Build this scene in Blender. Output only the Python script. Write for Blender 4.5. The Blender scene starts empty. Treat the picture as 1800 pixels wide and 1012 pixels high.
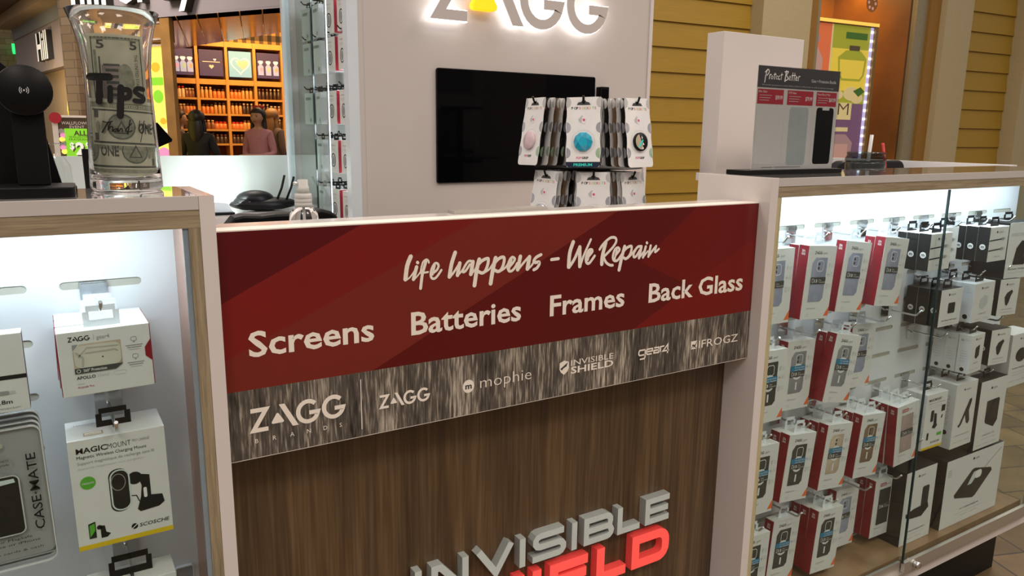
import bpy, bmesh, math, random
from math import sin, cos, pi, radians as RAD, asin, atan2, hypot, sqrt
from mathutils import Matrix, Vector
random.seed(7)
SC = bpy.context.scene
COL = SC.collection
H = 1.32            # lens height above the mall floor; coordinates below are metres from the lens, x along the kiosk front, y into the kiosk

# ------------------------------------------------------------------ camera, world, exposure
F = 1338.0
RX = Vector((0.8516, -0.5240, 0.0127)); RX.normalize()
RD = Vector((-0.0944, -0.1771, -0.9797)); RD = (RD - RX * RD.dot(RX)).normalized()
RF = RX.cross(RD)
cam = bpy.data.cameras.new('camera')
cam.sensor_width = 36.0; cam.lens = F / 1800 * 36; cam.clip_start = 0.05; cam.clip_end = 100
co = bpy.data.objects.new('camera', cam); COL.objects.link(co)
m4 = Matrix((RX, -RD, -RF)).transposed().to_4x4(); m4.translation = Vector((0, 0, H))
co.matrix_world = m4
SC.camera = co
def ray(u, v): return RX * (u - 900) + RD * (v - 506) + RF * F
def atY(u, v, y): r = ray(u, v); return r * (y / r.y)
def atZ(u, v, z): r = ray(u, v); return r * (z / r.z)
def onL(u, v, P, d):      # point of a vertical wall through P along d
    r = ray(u, v); det = -r.x * d[1] + d[0] * r.y
    t = (-P[0] * d[1] + d[0] * P[1]) / det
    return r * t

SC.view_settings.view_transform = 'Standard'; SC.view_settings.look = 'None'
SC.view_settings.gamma = 1.0; SC.view_settings.use_curve_mapping = False
SC.view_settings.exposure = 0.30

w = bpy.data.worlds.new('world'); SC.world = w; w.use_nodes = True
nt = w.node_tree; nt.nodes.clear()
out = nt.nodes.new('ShaderNodeOutputWorld'); bg = nt.nodes.new('ShaderNodeBackground')
tc = nt.nodes.new('ShaderNodeTexCoord'); sep = nt.nodes.new('ShaderNodeSeparateXYZ'); rp = nt.nodes.new('ShaderNodeValToRGB')
nt.links.new(tc.outputs['Generated'], sep.inputs[0]); nt.links.new(sep.outputs['Z'], rp.inputs[0])
rp.color_ramp.elements[0].position = 0.0; rp.color_ramp.elements[0].color = (0.12, 0.102, 0.09, 1)
rp.color_ramp.elements[1].position = 0.75; rp.color_ramp.elements[1].color = (0.80, 0.72, 0.665, 1)
nt.links.new(rp.outputs[0], bg.inputs[0]); nt.links.new(bg.outputs[0], out.inputs[0]); bg.inputs[1].default_value = 1.0

def area_light(name, loc, target, sx, sy, power, color, parent=None):
    l = bpy.data.lights.new(name, 'AREA'); l.shape = 'RECTANGLE'; l.size = sx; l.size_y = sy; l.energy = power; l.color = color
    o = bpy.data.objects.new(name, l); COL.objects.link(o)
    d = (Vector(target) - Vector(loc)).normalized()
    o.rotation_euler = d.to_track_quat('-Z', 'Y').to_euler(); o.location = Vector(loc) + Vector((0, 0, H))
    if parent: o.parent = parent; o.location = Vector(loc) - Vector(BASE[parent.name])
    return o
BASE = {}
WARM = (1.0, 0.86, 0.73)
for i, (x, y) in enumerate([(-1.2, -1.5), (1.8, -1.8), (4.0, 0.2), (-2.5, 2.5), (1.0, 4.6), (4.8, 2.4)]):
    area_light('mall_ceiling_light', (x, y, 2.9), (x, y, 0), 0.9, 0.9, 44, WARM)

# ------------------------------------------------------------------ materials
def srgb(r, g, b):
    f = lambda c: (c / 255 / 12.92) if c / 255 <= 0.04045 else ((c / 255 + 0.055) / 1.055) ** 2.4
    return (f(r), f(g), f(b))
def mat(name, c, rough=0.5, metal=0.0, spec=0.5, var=0.06, scale=40, emit=None, es=1.0, bump=0.0, stretch=None, coat=0.0):
    m = bpy.data.materials.new(name); m.use_nodes = True
    n = m.node_tree; b = n.nodes['Principled BSDF']
    b.inputs['Roughness'].default_value = rough; b.inputs['Metallic'].default_value = metal
    b.inputs['Specular IOR Level'].default_value = spec; b.inputs['Coat Weight'].default_value = coat
    t = n.nodes.new('ShaderNodeTexCoord'); mp = n.nodes.new('ShaderNodeMapping'); nz = n.nodes.new('ShaderNodeTexNoise')
    nz.inputs['Scale'].default_value = scale; nz.inputs['Detail'].default_value = 4
    if stretch: mp.inputs['Scale'].default_value = stretch
    n.links.new(t.outputs['Object'], mp.inputs[0]); n.links.new(mp.outputs[0], nz.inputs['Vector'])
    r = n.nodes.new('ShaderNodeValToRGB')
    a = tuple(max(0, x * (1 - var)) for x in c); d = tuple(min(1, x * (1 + var)) for x in c)
    r.color_ramp.elements[0].position = 0.3; r.color_ramp.elements[0].color = (*a, 1)
    r.color_ramp.elements[1].position = 0.7; r.color_ramp.elements[1].color = (*d, 1)
    n.links.new(nz.outputs['Fac'], r.inputs[0]); n.links.new(r.outputs[0], b.inputs['Base Color'])
    if emit: b.inputs['Emission Color'].default_value = (*emit, 1); b.inputs['Emission Strength'].default_value = es
    if bump:
        bp = n.nodes.new('ShaderNodeBump'); bp.inputs['Strength'].default_value = bump; bp.inputs['Distance'].default_value = 0.002
        n.links.new(nz.outputs['Fac'], bp.inputs['Height']); n.links.new(bp.outputs[0], b.inputs['Normal'])
    return m
def wood(name, c1, c2, c3, scale, stretch, rough=0.45, det=6, wscale=3.0, coat=0.0):
    m = bpy.data.materials.new(name); m.use_nodes = True
    n = m.node_tree; b = n.nodes['Principled BSDF']; b.inputs['Roughness'].default_value = rough; b.inputs['Coat Weight'].default_value = coat
    t = n.nodes.new('ShaderNodeTexCoord'); mp = n.nodes.new('ShaderNodeMapping'); mp.inputs['Scale'].default_value = stretch
    nz = n.nodes.new('ShaderNodeTexNoise'); nz.inputs['Scale'].default_value = scale; nz.inputs['Detail'].default_value = det; nz.inputs['Roughness'].default_value = 0.65
    n2 = n.nodes.new('ShaderNodeTexNoise'); n2.inputs['Scale'].default_value = scale * wscale; n2.inputs['Detail'].default_value = 8
    n.links.new(t.outputs['Object'], mp.inputs[0]); n.links.new(mp.outputs[0], nz.inputs['Vector']); n.links.new(mp.outputs[0], n2.inputs['Vector'])
    mx = n.nodes.new('ShaderNodeMath'); mx.operation = 'MULTIPLY_ADD'; mx.inputs[1].default_value = 0.55
    m2 = n.nodes.new('ShaderNodeMath'); m2.operation = 'MULTIPLY'; m2.inputs[1].default_value = 0.45
    n.links.new(n2.outputs['Fac'], m2.inputs[0]); n.links.new(nz.outputs['Fac'], mx.inputs[0]); n.links.new(m2.outputs[0], mx.inputs[2])
    r = n.nodes.new('ShaderNodeValToRGB'); r.color_ramp.elements[0].position = 0.36; r.color_ramp.elements[0].color = (*c1, 1)
    r.color_ramp.elements[1].position = 0.64; r.color_ramp.elements[1].color = (*c3, 1)
    e = r.color_ramp.elements.new(0.5); e.color = (*c2, 1)
    n.links.new(mx.outputs[0], r.inputs[0]); n.links.new(r.outputs[0], b.inputs['Base Color'])
    bp = n.nodes.new('ShaderNodeBump'); bp.inputs['Strength'].default_value = 0.08; bp.inputs['Distance'].default_value = 0.002
    n.links.new(mx.outputs[0], bp.inputs['Height']); n.links.new(bp.outputs[0], b.inputs['Normal'])
    return m
def glass(name, tint=(0.93, 0.97, 0.96), ior=1.45, rough=0.0, rim=False):
    m = bpy.data.materials.new(name); m.use_nodes = True
    n = m.node_tree; n.nodes.clear()
    o = n.nodes.new('ShaderNodeOutputMaterial'); tr = n.nodes.new('ShaderNodeBsdfTransparent'); gl = n.nodes.new('ShaderNodeBsdfGlossy')
    fr = n.nodes.new('ShaderNodeFresnel'); mx = n.nodes.new('ShaderNodeMixShader'); nz = n.nodes.new('ShaderNodeTexNoise'); nz.inputs['Scale'].default_value = 9
    mr = n.nodes.new('ShaderNodeMapRange'); mr.inputs[3].default_value = rough; mr.inputs[4].default_value = rough + 0.02
    n.links.new(nz.outputs['Fac'], mr.inputs[0]); n.links.new(mr.outputs[0], gl.inputs['Roughness'])
    tr.inputs[0].default_value = (*tint, 1); fr.inputs['IOR'].default_value = ior
    gm = n.nodes.new('ShaderNodeNewGeometry'); iv = n.nodes.new('ShaderNodeMath'); iv.operation = 'SUBTRACT'; iv.inputs[0].default_value = 1.0
    ml = n.nodes.new('ShaderNodeMath'); ml.operation = 'MULTIPLY'     # reflect on the entering surface only
    n.links.new(gm.outputs['Backfacing'], iv.inputs[1]); n.links.new(fr.outputs[0], ml.inputs[0]); n.links.new(iv.outputs[0], ml.inputs[1])
    if rim:      # thin curved wall: its edge-on parts bend and mirror the light more than a single face would
        lw = n.nodes.new('ShaderNodeLayerWeight'); lw.inputs[0].default_value = 0.25; pw = n.nodes.new('ShaderNodeMath'); pw.operation = 'POWER'; pw.inputs[1].default_value = 2.2
        sc_ = n.nodes.new('ShaderNodeMath'); sc_.operation = 'MULTIPLY_ADD'; sc_.inputs[1].default_value = 0.62; sc_.inputs[2].default_value = 0.045; sc_.use_clamp = True
        n.links.new(lw.outputs['Facing'], pw.inputs[0]); n.links.new(pw.outputs[0], sc_.inputs[0]); n.links.new(sc_.outputs[0], ml.inputs[0])
    n.links.new(ml.outputs[0], mx.inputs[0]); n.links.new(tr.outputs[0], mx.inputs[1]); n.links.new(gl.outputs[0], mx.inputs[2]); n.links.new(mx.outputs[0], o.inputs[0])
    return m
M = {}
def D(key, *a, **k): M[key] = mat(key, *a, **k); return M[key]
D('white_laminate', (0.72, 0.665, 0.64), rough=0.12, var=0.02, scale=6)
D('tower_white', (0.62, 0.565, 0.54), rough=0.16, var=0.02, scale=3)
D('panel_white', (0.76, 0.765, 0.79), rough=0.35, var=0.015)
D('partition_white', (0.52, 0.56, 0.55), rough=0.35, var=0.02, scale=5)
D('slot_beige', (0.44, 0.42, 0.36), rough=0.7)
D('chrome', (0.75, 0.75, 0.75), rough=0.18, metal=1.0, var=0.03)
D('steel', (0.60, 0.57, 0.52), rough=0.38, metal=0.85, var=0.05, stretch=(2, 40, 40))
D('alu_edge', (0.30, 0.38, 0.44), rough=0.25, metal=0.3)
D('glass_edge', (0.015, 0.035, 0.035), rough=0.1)
D('blue_white', (0.72, 0.80, 0.86), rough=0.25, var=0.02)  # bluish light on white aluminium, put into the base colour
D('black', (0.004, 0.004, 0.0045), rough=0.4, spec=0.18, var=0.15)
D('black_gloss', (0.002, 0.002, 0.0025), rough=0.06, spec=0.10, var=0.1)
D('black_card', (0.016, 0.0155, 0.014), rough=0.45, spec=0.3, var=0.1)
D('carton', (0.72, 0.71, 0.69), rough=0.4, var=0.02)
D('carton_side', (0.72, 0.72, 0.73), rough=0.45, var=0.02)
D('spine_red', (0.27, 0.006, 0.016), rough=0.3, var=0.05)
D('ink', (0.012, 0.012, 0.012), rough=0.5, spec=0.2)
D('ink_grey', (0.30, 0.30, 0.30), rough=0.5)
D('ink_light', (0.55, 0.55, 0.55), rough=0.5)
D('ink_white', (0.85, 0.83, 0.80), rough=0.5)
D('band_dark', (0.055, 0.055, 0.052), rough=0.45)
D('band_blue', (0.02, 0.20, 0.36), rough=0.45)
D('orange', (0.80, 0.15, 0.04), rough=0.45)
D('yellow', (0.72, 0.50, 0.01), rough=0.4)
D('green', (0.10, 0.42, 0.03), rough=0.45)
D('case_grey', (0.24, 0.24, 0.26), rough=0.25, var=0.25, scale=18)
D('case_blue', (0.30, 0.32, 0.42), rough=0.25, var=0.25, scale=18)
D('case_dark', (0.045, 0.048, 0.045), rough=0.2, var=0.25, scale=18)
D('case_pink', (0.40, 0.30, 0.28), rough=0.25, var=0.2, scale=18)
D('case_brown', (0.20, 0.13, 0.08), rough=0.25, var=0.3, scale=18)
D('case_gold', (0.50, 0.40, 0.30), rough=0.25, var=0.3, scale=18)
D('case_clear', (0.62, 0.61, 0.52), rough=0.3, var=0.05)
D('magnet_ring', (0.72, 0.72, 0.72), rough=0.4)
D('tab_clear', (0.74, 0.78, 0.83), rough=0.15, var=0.05)
D('red_label', (0.45, 0.015, 0.03), rough=0.4)
D('letter_cream', (0.93, 0.85, 0.76), rough=0.5, var=0.02)
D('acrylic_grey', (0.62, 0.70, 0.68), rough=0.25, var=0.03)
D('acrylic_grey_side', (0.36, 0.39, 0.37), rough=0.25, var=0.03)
D('acrylic_red', (0.95, 0.10, 0.085), rough=0.25, emit=(1.0, 0.09, 0.075), es=0.40, var=0.02)  # emission puts a coral glow into the red acrylic, faces and sides
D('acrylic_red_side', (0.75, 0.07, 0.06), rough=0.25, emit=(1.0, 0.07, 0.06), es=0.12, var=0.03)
D('deck', (0.26, 0.155, 0.08), rough=0.25, var=0.25, scale=9)
D('liner', (0.42, 0.225, 0.16), rough=0.3, var=0.15, stretch=(30, 30, 2))
M['oak'] = wood('oak', srgb(124, 110, 86), srgb(150, 135, 108), srgb(172, 156, 128), 14, (0.5, 14, 14))
M['oak_v'] = wood('oak_v', srgb(124, 110, 86), srgb(150, 135, 108), srgb(172, 156, 128), 14, (14, 14, 0.5))
M['oak_pale'] = wood('oak_pale', srgb(170, 155, 118), srgb(190, 178, 140), srgb(205, 192, 155), 14, (14, 14, 0.5))
M['walnut'] = wood('walnut', srgb(68, 50, 34), srgb(90, 70, 48), srgb(114, 91, 65), 9, (3.2, 3.2, 0.11), rough=0.35, wscale=6)
M['barn'] = wood('barn', srgb(34, 30, 27), srgb(96, 88, 80), srgb(205, 194, 176), 6, (4.5, 4.5, 0.42), rough=0.5, det=12, wscale=11)
M['pane'] = glass('pane')
M['vase_glass'] = glass('vase_glass', tint=(0.94, 0.95, 0.94), ior=1.5, rim=True)
def solid_glass(name):
    m = bpy.data.materials.new(name); m.use_nodes = True; n = m.node_tree; b = n.nodes['Principled BSDF']
    b.inputs['Transmission Weight'].default_value = 1.0; b.inputs['Roughness'].default_value = 0.0; b.inputs['IOR'].default_value = 1.5
    nz = n.nodes.new('ShaderNodeTexNoise'); nz.inputs['Scale'].default_value = 5; r = n.nodes.new('ShaderNodeValToRGB'); r.color_ramp.elements[0].color = (0.94, 0.96, 0.95, 1); r.color_ramp.elements[1].color = (0.99, 0.99, 0.99, 1)
    n.links.new(nz.outputs['Fac'], r.inputs[0]); n.links.new(r.outputs[0], b.inputs['Base Color']); return m
M['solid_glass'] = solid_glass('solid_glass')
M['smoke_plastic'] = glass('smoke_plastic', tint=(0.42, 0.46, 0.46), ior=1.5, rough=0.05, rim=True)
M['clear_plastic'] = glass('clear_plastic', tint=(0.88, 0.89, 0.90), ior=1.45, rough=0.05)
def flat_emit(key, c, s): D(key, tuple(min(1, x * 0.6) for x in c), rough=0.5, emit=c, es=s, var=0.02)
flat_emit('led_cool', (0.80, 0.92, 1.0), 6.0)
flat_emit('halo_white', (1.0, 0.96, 0.92), 2.6)
flat_emit('halo_yellow', (1.0, 0.50, 0.005), 1.0)

# ------------------------------------------------------------------ geometry helper
_tc = {}
def text_mesh(s, bold=0.0):
    k = (s, bold)
    if k in _tc: return _tc[k]
    c = bpy.data.curves.new('txt', 'FONT'); c.body = s; c.size = 1.0; c.offset = bold; c.resolution_u = 2
    o = bpy.data.objects.new('txt', c); COL.objects.link(o)
    dg = bpy.context.evaluated_depsgraph_get(); me = bpy.data.meshes.new_from_object(o.evaluated_get(dg))
    v = [(p.co.x, p.co.y) for p in me.vertices]; f = [tuple(p.vertices) for p in me.polygons]
    bpy.data.objects.remove(o); bpy.data.curves.remove(c); bpy.data.meshes.remove(me)
    _tc[k] = (v, f); return _tc[k]
class G:
    def __init__(s): s.v = []; s.f = []; s.m = []; s.sm = []
    def face(s, pts, m=0, sm=False):
        b = len(s.v); s.v += [tuple(p) for p in pts]; s.f.append(tuple(range(b, b + len(pts)))); s.m.append(m); s.sm.append(sm); return s
    def raw(s, vs, fs, m=0, sm=False):
        b = len(s.v); s.v += [tuple(p) for p in vs]
        for f in fs: s.f.append(tuple(b + i for i in f)); s.m.append(m); s.sm.append(sm)
        return s
    def box(s, x0, x1, y0, y1, z0, z1, m=0, ms=None):   # ms: materials of -x +x -y +y -z +z
        v = [(x, y, z) for x in (x0, x1) for y in (y0, y1) for z in (z0, z1)]
        fs = [(0, 1, 3, 2), (4, 6, 7, 5), (0, 4, 5, 1), (2, 3, 7, 6), (0, 2, 6, 4), (1, 5, 7, 3)]
        b = len(s.v); s.v += v
        for i, f in enumerate(fs): s.f.append(tuple(b + j for j in f)); s.m.append(ms[i] if ms else m); s.sm.append(False)
        return s
    def prism(s, p, y0, y1, m=0, ms=None):              # outline in x,z; front y0, back y1
        n = len(p); ms = m if ms is None else ms
        s.face([(x, y0, z) for x, z in p], m)
        if y1 is not None:
            s.face([(x, y1, z) for x, z in reversed(p)], ms)
            for i in range(n):
                a, c = p[i], p[(i + 1) % n]
                s.face([(a[0], y0, a[1]), (a[0], y1, a[1]), (c[0], y1, c[1]), (c[0], y0, c[1])], ms)
        return s
    def stroke(s, p, w, y0, y1=None, m=0, ms=None, closed=False):
        n = len(p); L = []; R = []; ms = m if ms is None else ms
        for i in range(n):
            pa = p[i - 1] if (i > 0 or closed) else None; pb = p[(i + 1) % n] if (i < n - 1 or closed) else None
            def nm(a, c):
                d = hypot(c[0] - a[0], c[1] - a[1]) or 1e-9; return (-(c[1] - a[1]) / d, (c[0] - a[0]) / d)
            n1 = nm(pa, p[i]) if pa else nm(p[i], pb); n2 = nm(p[i], pb) if pb else n1
            dt = max(-0.75, n1[0] * n2[0] + n1[1] * n2[1]); k = (w / 2) / (1 + dt)
            ox, oz = (n1[0] + n2[0]) * k, (n1[1] + n2[1]) * k
            L.append((p[i][0] + ox, p[i][1] + oz)); R.append((p[i][0] - ox, p[i][1] - oz))
        if y1 is None:
            for i in range(n if closed else n - 1):
                j = (i + 1) % n; s.face([(q[0], y0, q[1]) for q in (L[i], R[i], R[j], L[j])], m)
        else:
            vs = []
            for i in range(n): vs += [(L[i][0], y0, L[i][1]), (R[i][0], y0, R[i][1]), (R[i][0], y1, R[i][1]), (L[i][0], y1, L[i][1])]
            b = len(s.v); s.v += vs
            for i in range(n if closed else n - 1):
                j = (i + 1) % n; A = b + 4 * i; B = b + 4 * j
                for q, mm in (((0, 1), m), ((1, 2), ms), ((2, 3), ms), ((3, 0), ms)):
                    s.f.append((A + q[0], A + q[1], B + q[1], B + q[0])); s.m.append(mm); s.sm.append(False)
            if not closed:
                for e in (b, b + 4 * (n - 1)): s.f.append((e, e + 1, e + 2, e + 3)); s.m.append(ms); s.sm.append(False)
        return s
    def brush(s, p, w, y, m=0, dy=0.0):                 # round-ended brush stroke, flat at y
        q = []
        for i in range(len(p) - 1):                      # smooth the path
            p0 = p[max(0, i - 1)]; p1 = p[i]; p2 = p[i + 1]; p3 = p[min(len(p) - 1, i + 2)]
            for t in (0, 0.25, 0.5, 0.75):
                q.append(tuple(0.5 * (2 * p1[k] + (p2[k] - p0[k]) * t + (2 * p0[k] - 5 * p1[k] + 4 * p2[k] - p3[k]) * t * t + (3 * p1[k] - p0[k] - 3 * p2[k] + p3[k]) * t ** 3) for k in (0, 1)))
        q.append(p[-1])
        for i in range(len(q) - 1):
            d = hypot(q[i + 1][0] - q[i][0], q[i + 1][1] - q[i][1]) or 1e-9
            nx, nz = -(q[i + 1][1] - q[i][1]) / d * w / 2, (q[i + 1][0] - q[i][0]) / d * w / 2
            a = atan2(nz, nx)
            o = [(q[i][0] + cos(a + t) * w / 2, q[i][1] + sin(a + t) * w / 2) for t in [k * pi / 6 for k in range(7)]]
            o += [(q[i + 1][0] - cos(a + t) * w / 2, q[i + 1][1] - sin(a + t) * w / 2) for t in [k * pi / 6 for k in range(7)]]
            s.face([(x, y - dy * (i % 5), z) for x, z in o], m)
        return s
    def disc(s, cx, cz, rx, rz, y, m=0, n=28, a0=0):
        return s.face([(cx + rx * cos(a0 + 2 * pi * i / n), y, cz + rz * sin(a0 + 2 * pi * i / n)) for i in range(n)], m)
    def rect(s, x0, x1, z0, z1, y, m=0): return s.face([(x0, y, z0), (x1, y, z0), (x1, y, z1), (x0, y, z1)], m)
    def lathe(s, prof, cx=0, cy=0, seg=32, m=0, sm=True, sx=1, sy=1):
        b = len(s.v); n = len(prof)
        for i in range(seg):
            a = 2 * pi * i / seg
            for r, z in prof: s.v.append((cx + r * cos(a) * sx, cy + r * sin(a) * sy, z))
        for i in range(seg):
            j = (i + 1) % seg
            for k in range(n - 1):
                s.f.append((b + i * n + k, b + j * n + k, b + j * n + k + 1, b + i * n + k + 1)); s.m.append(m); s.sm.append(sm)
        for k in (0, n - 1):
            if prof[k][0] > 1e-6: s.f.append(tuple(b + i * n + k for i in range(seg))); s.m.append(m); s.sm.append(False)
        return s
    def tube(s, pts, r, m=0, seg=8):
        pts = [Vector(p) for p in pts]; b = len(s.v); n = len(pts); up = None
        for i, p in enumerate(pts):
            d = ((pts[min(i + 1, n - 1)] - pts[max(i - 1, 0)])).normalized()
            if up is None: up = d.orthogonal().normalized()
            up = (up - d * up.dot(d)).normalized(); sd = d.cross(up)
            rr = r[i] if isinstance(r, (list, tuple)) else r
            for k in range(seg):
                a = 2 * pi * k / seg; s.v.append(tuple(p + (up * cos(a) + sd * sin(a)) * rr))
        for i in range(n - 1):
            for k in range(seg):
                l = (k + 1) % seg; s.f.append((b + i * seg + k, b + i * seg + l, b + (i + 1) * seg + l, b + (i + 1) * seg + k)); s.m.append(m); s.sm.append(True)
        for e in (0, n - 1): s.f.append(tuple(b + e * seg + k for k in range(seg))); s.m.append(m); s.sm.append(False)
        return s
    def ell(s, c, rx, ry, rz, m=0, seg=16, rings=10):
        return s.add(G().lathe([(max(1e-7, sin(pi * i / rings)), -cos(pi * i / rings)) for i in range(rings + 1)], seg=seg), lambda p: (c[0] + p[0] * rx, c[1] + p[1] * ry, c[2] + p[2] * rz), m)
    def text(s, t, x0, z0, cap, y, m=0, x1=None, bold=0.0, slant=0.0, sx=1.0, center=False):
        v, f = text_mesh(t, bold); k = cap / 0.727
        xs = [p[0] for p in v]
        if not xs: return s
        lo, hi = min(xs), max(xs); kx = k * sx if x1 is None else (x1 - x0) / max(1e-6, hi - lo)
        if center: x0 = x0 - (hi - lo) * kx / 2
        return s.raw([(x0 + (p[0] - lo) * kx + slant * p[1] * k, y, z0 + p[1] * k) for p in v], f, m)
    def add(s, g, fn, m=None):
        b = len(s.v); s.v += [tuple(fn(p)) for p in g.v]
        s.f += [tuple(b + i for i in f) for f in g.f]; s.m += g.m if m is None else [m] * len(g.m); s.sm += g.sm
        return s
def rrect(x0, x1, z0, z1, r, n=5):
    p = []
    for cx, cz, a in ((x1 - r, z1 - r, 0), (x0 + r, z1 - r, 90), (x0 + r, z0 + r, 180), (x1 - r, z0 + r, 270)):
        for k in range(n + 1): t = RAD(a + 90 * k / n); p.append((cx + r * cos(t), cz + r * sin(t)))
    return p
def obj(name, g, mats, parent=None, loc=None, bevel=0.0, fix=True):
    me = bpy.data.meshes.new(name)
    base = BASE[parent.name] if parent else (loc or (0, 0, 0))
    me.from_pydata([(x - base[0], y - base[1], z - base[2]) for x, y, z in g.v], [], g.f)
    for k in (mats if isinstance(mats, (list, tuple)) else [mats]): me.materials.append(M[k] if isinstance(k, str) else k)
    for p, mi, sm in zip(me.polygons, g.m, g.sm): p.material_index = mi; p.use_smooth = sm
    if fix:
        bm = bmesh.new(); bm.from_mesh(me); bmesh.ops.remove_doubles(bm, verts=bm.verts, dist=1e-7) if bevel else None
        bmesh.ops.recalc_face_normals(bm, faces=bm.faces); bm.to_mesh(me); bm.free()
    o = bpy.data.objects.new(name, me); COL.objects.link(o)
    if parent: o.parent = parent
    else: o.location = (base[0], base[1], base[2] + H)
    BASE[o.name] = tuple(base)
    if bevel:
        b = o.modifiers.new('bevel', 'BEVEL'); b.width = bevel; b.segments = 2; b.limit_method = 'ANGLE'; b.angle_limit = RAD(40)
    return o
def thing(name, label, cat, loc=(0, 0, 0), group=None):
    o = bpy.data.objects.new(name, None); COL.objects.link(o); o.empty_display_size = 0.05
    o.location = (loc[0], loc[1], loc[2] + H); BASE[o.name] = tuple(loc)
    return tag(o, label, cat, group)
def tag(o, label, cat, group=None, kind=None):
    o['label'] = label; o['category'] = cat
    if group: o['group'] = group
    if kind: o['kind'] = kind
    return o
def struct(o, label, cat='structure'): o['kind'] = 'structure'; o['label'] = label; o['category'] = cat; return o
def plabel(o, t): o['label'] = t; return o
def dup(root, label, group=None):
    r = root.copy(); COL.objects.link(r); r['label'] = label
    if group: r['group'] = group
    for ch in list(root.children):
        c = ch.copy(); COL.objects.link(c); c.parent = r
        for g in list(ch.children):
            d = g.copy(); COL.objects.link(d); d.parent = c
    return r
def place(o, x, y, z, rot=(0, 0, 0)): o.location = (x, y, z + H); o.rotation_euler = rot; return o
PROTO = {}
def instance(key, build, label, group, x, y, z, rot=(0, 0, 0)):
    """first call builds the thing, later calls copy it"""
    if key not in PROTO: o = PROTO[key] = build(); o['label'] = label; o['group'] = group
    else: o = dup(PROTO[key], label, group)
    return place(o, x, y, z, rot)
# ================================================================== floor of the mall
fl = bpy.data.materials.new('floor_tile'); fl.use_nodes = True
n = fl.node_tree; b = n.nodes['Principled BSDF']; b.inputs['Roughness'].default_value = 0.4
t = n.nodes.new('ShaderNodeTexCoord'); mp = n.nodes.new('ShaderNodeMapping'); mp.inputs['Rotation'].default_value = (0, 0, RAD(20)); mp.inputs['Scale'].default_value = (1, 1, 1)
br = n.nodes.new('ShaderNodeTexBrick'); br.inputs['Scale'].default_value = 3.2; br.inputs['Mortar Size'].default_value = 0.012; br.inputs['Brick Width'].default_value = 0.9; br.inputs['Row Height'].default_value = 0.6
br.inputs['Color1'].default_value = (0.155, 0.10, 0.04, 1); br.inputs['Color2'].default_value = (0.09, 0.058, 0.022, 1); br.inputs['Mortar'].default_value = (0.03, 0.022, 0.012, 1)
nz = n.nodes.new('ShaderNodeTexNoise'); nz.inputs['Scale'].default_value = 7; nz.inputs['Detail'].default_value = 8
mx = n.nodes.new('ShaderNodeMixRGB'); mx.blend_type = 'OVERLAY'; mx.inputs[0].default_value = 0.75
n.links.new(t.outputs['Object'], mp.inputs[0]); n.links.new(mp.outputs[0], br.inputs['Vector']); n.links.new(mp.outputs[0], nz.inputs['Vector'])
n.links.new(br.outputs['Color'], mx.inputs[1]); n.links.new(nz.outputs['Fac'], mx.inputs[2]); n.links.new(mx.outputs[0], b.inputs['Base Color'])
M['floor_tile'] = fl
struct(obj('floor', G().box(-7, 12, -3, 19, -1.36, -1.32), 'floor_tile'), 'brown slate tile floor of the shopping mall', 'floor')

# ================================================================== slotted wall panel
def slot_panel(x0, x1, zt, zb, cols, rows, y0, y1, back):
    """white panel with stadium slots cut through it, beige board behind"""
    g = G(); L, hh = 0.0485, 0.0052
    xs = [x0] + [(a + c) / 2 for a, c in zip(cols, cols[1:])] + [x1]
    zs = [zt] + [(a + c) / 2 for a, c in zip(rows, rows[1:])] + [zb]
    N = 6
    for i, cx in enumerate(cols):
        for j, cz in enumerate(rows):
            X0, X1, Z1, Z0 = xs[i], xs[i + 1], zs[j], zs[j + 1]
            st = [(cx + L - hh + hh * sin(k * pi / N), cz + hh * cos(k * pi / N)) for k in range(N + 1)]
            st += [(cx - L + hh - hh * sin(k * pi / N), cz - hh * cos(k * pi / N)) for k in range(N + 1)]
            h2 = N + 1; md = N // 2
            ring = [(X1 - (X1 - p[0]) * 0, Z1 if k < md else Z0) for k, p in enumerate(st[:h2])]
            F_ = lambda q, y: [(p[0], y, p[1]) for p in q]
            g.face(F_([st[0], st[-1], (X0, Z1), (X1, Z1)], y0), 0)
            g.face(F_([st[h2 - 1], st[h2], (X0, Z0), (X1, Z0)], y0), 0)
            g.face(F_(st[:h2] + [(X1, Z0), (X1, Z1)], y0), 0)
            g.face(F_(st[h2:] + [(X0, Z1), (X0, Z0)], y0), 0)
            for k in range(len(st)):
                a, c = st[k], st[(k + 1) % len(st)]
                g.face([(a[0], y0, a[1]), (a[0], y1, a[1]), (c[0], y1, c[1]), (c[0], y0, c[1])], 1)
    g.box(x0, x1, y1, back, zb, zt, 1)
    return g
ROWS = [-0.204 - 0.0717 * k for k in range(13)]
# ------------------------------------------------------------------ left display cabinet
lc = thing('display_cabinet', 'white glass-fronted display cabinet carrying the tip vase and black charger', 'display cabinet', (-0.3, 1.09, -1.32), 'display cabinets either side of the gate')
XL0, XL1 = -0.80, 0.1826
obj('side_panel', G().box(0.1645, XL1, 1.0, 1.174, -1.157, -0.0812), 'white_laminate', lc)
obj('side_panel', G().box(XL0, XL0 + 0.018, 1.0, 1.174, -1.157, -0.0812), 'white_laminate', lc)
D('counter_gloss', (0.60, 0.56, 0.54), rough=0.04, spec=0.8, coat=1.0, var=0.01, scale=6)
M['counter_gloss'].node_tree.nodes['Principled BSDF'].inputs['Coat Roughness'].default_value = 0.02
obj('countertop', G().box(XL0 + 0.0182, 0.1642, 1.0, 1.174, -0.0985, -0.081), 'counter_gloss', lc, bevel=0.0006)
obj('frame', G().box(XL0 + 0.0182, 0.1643, 1.0008, 1.02, -0.1208, -0.0987), 'oak', lc)
obj('frame', G().box(0.1505, 0.1643, 1.0008, 1.025, -1.117, -0.1210), 'oak_v', lc)
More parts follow.
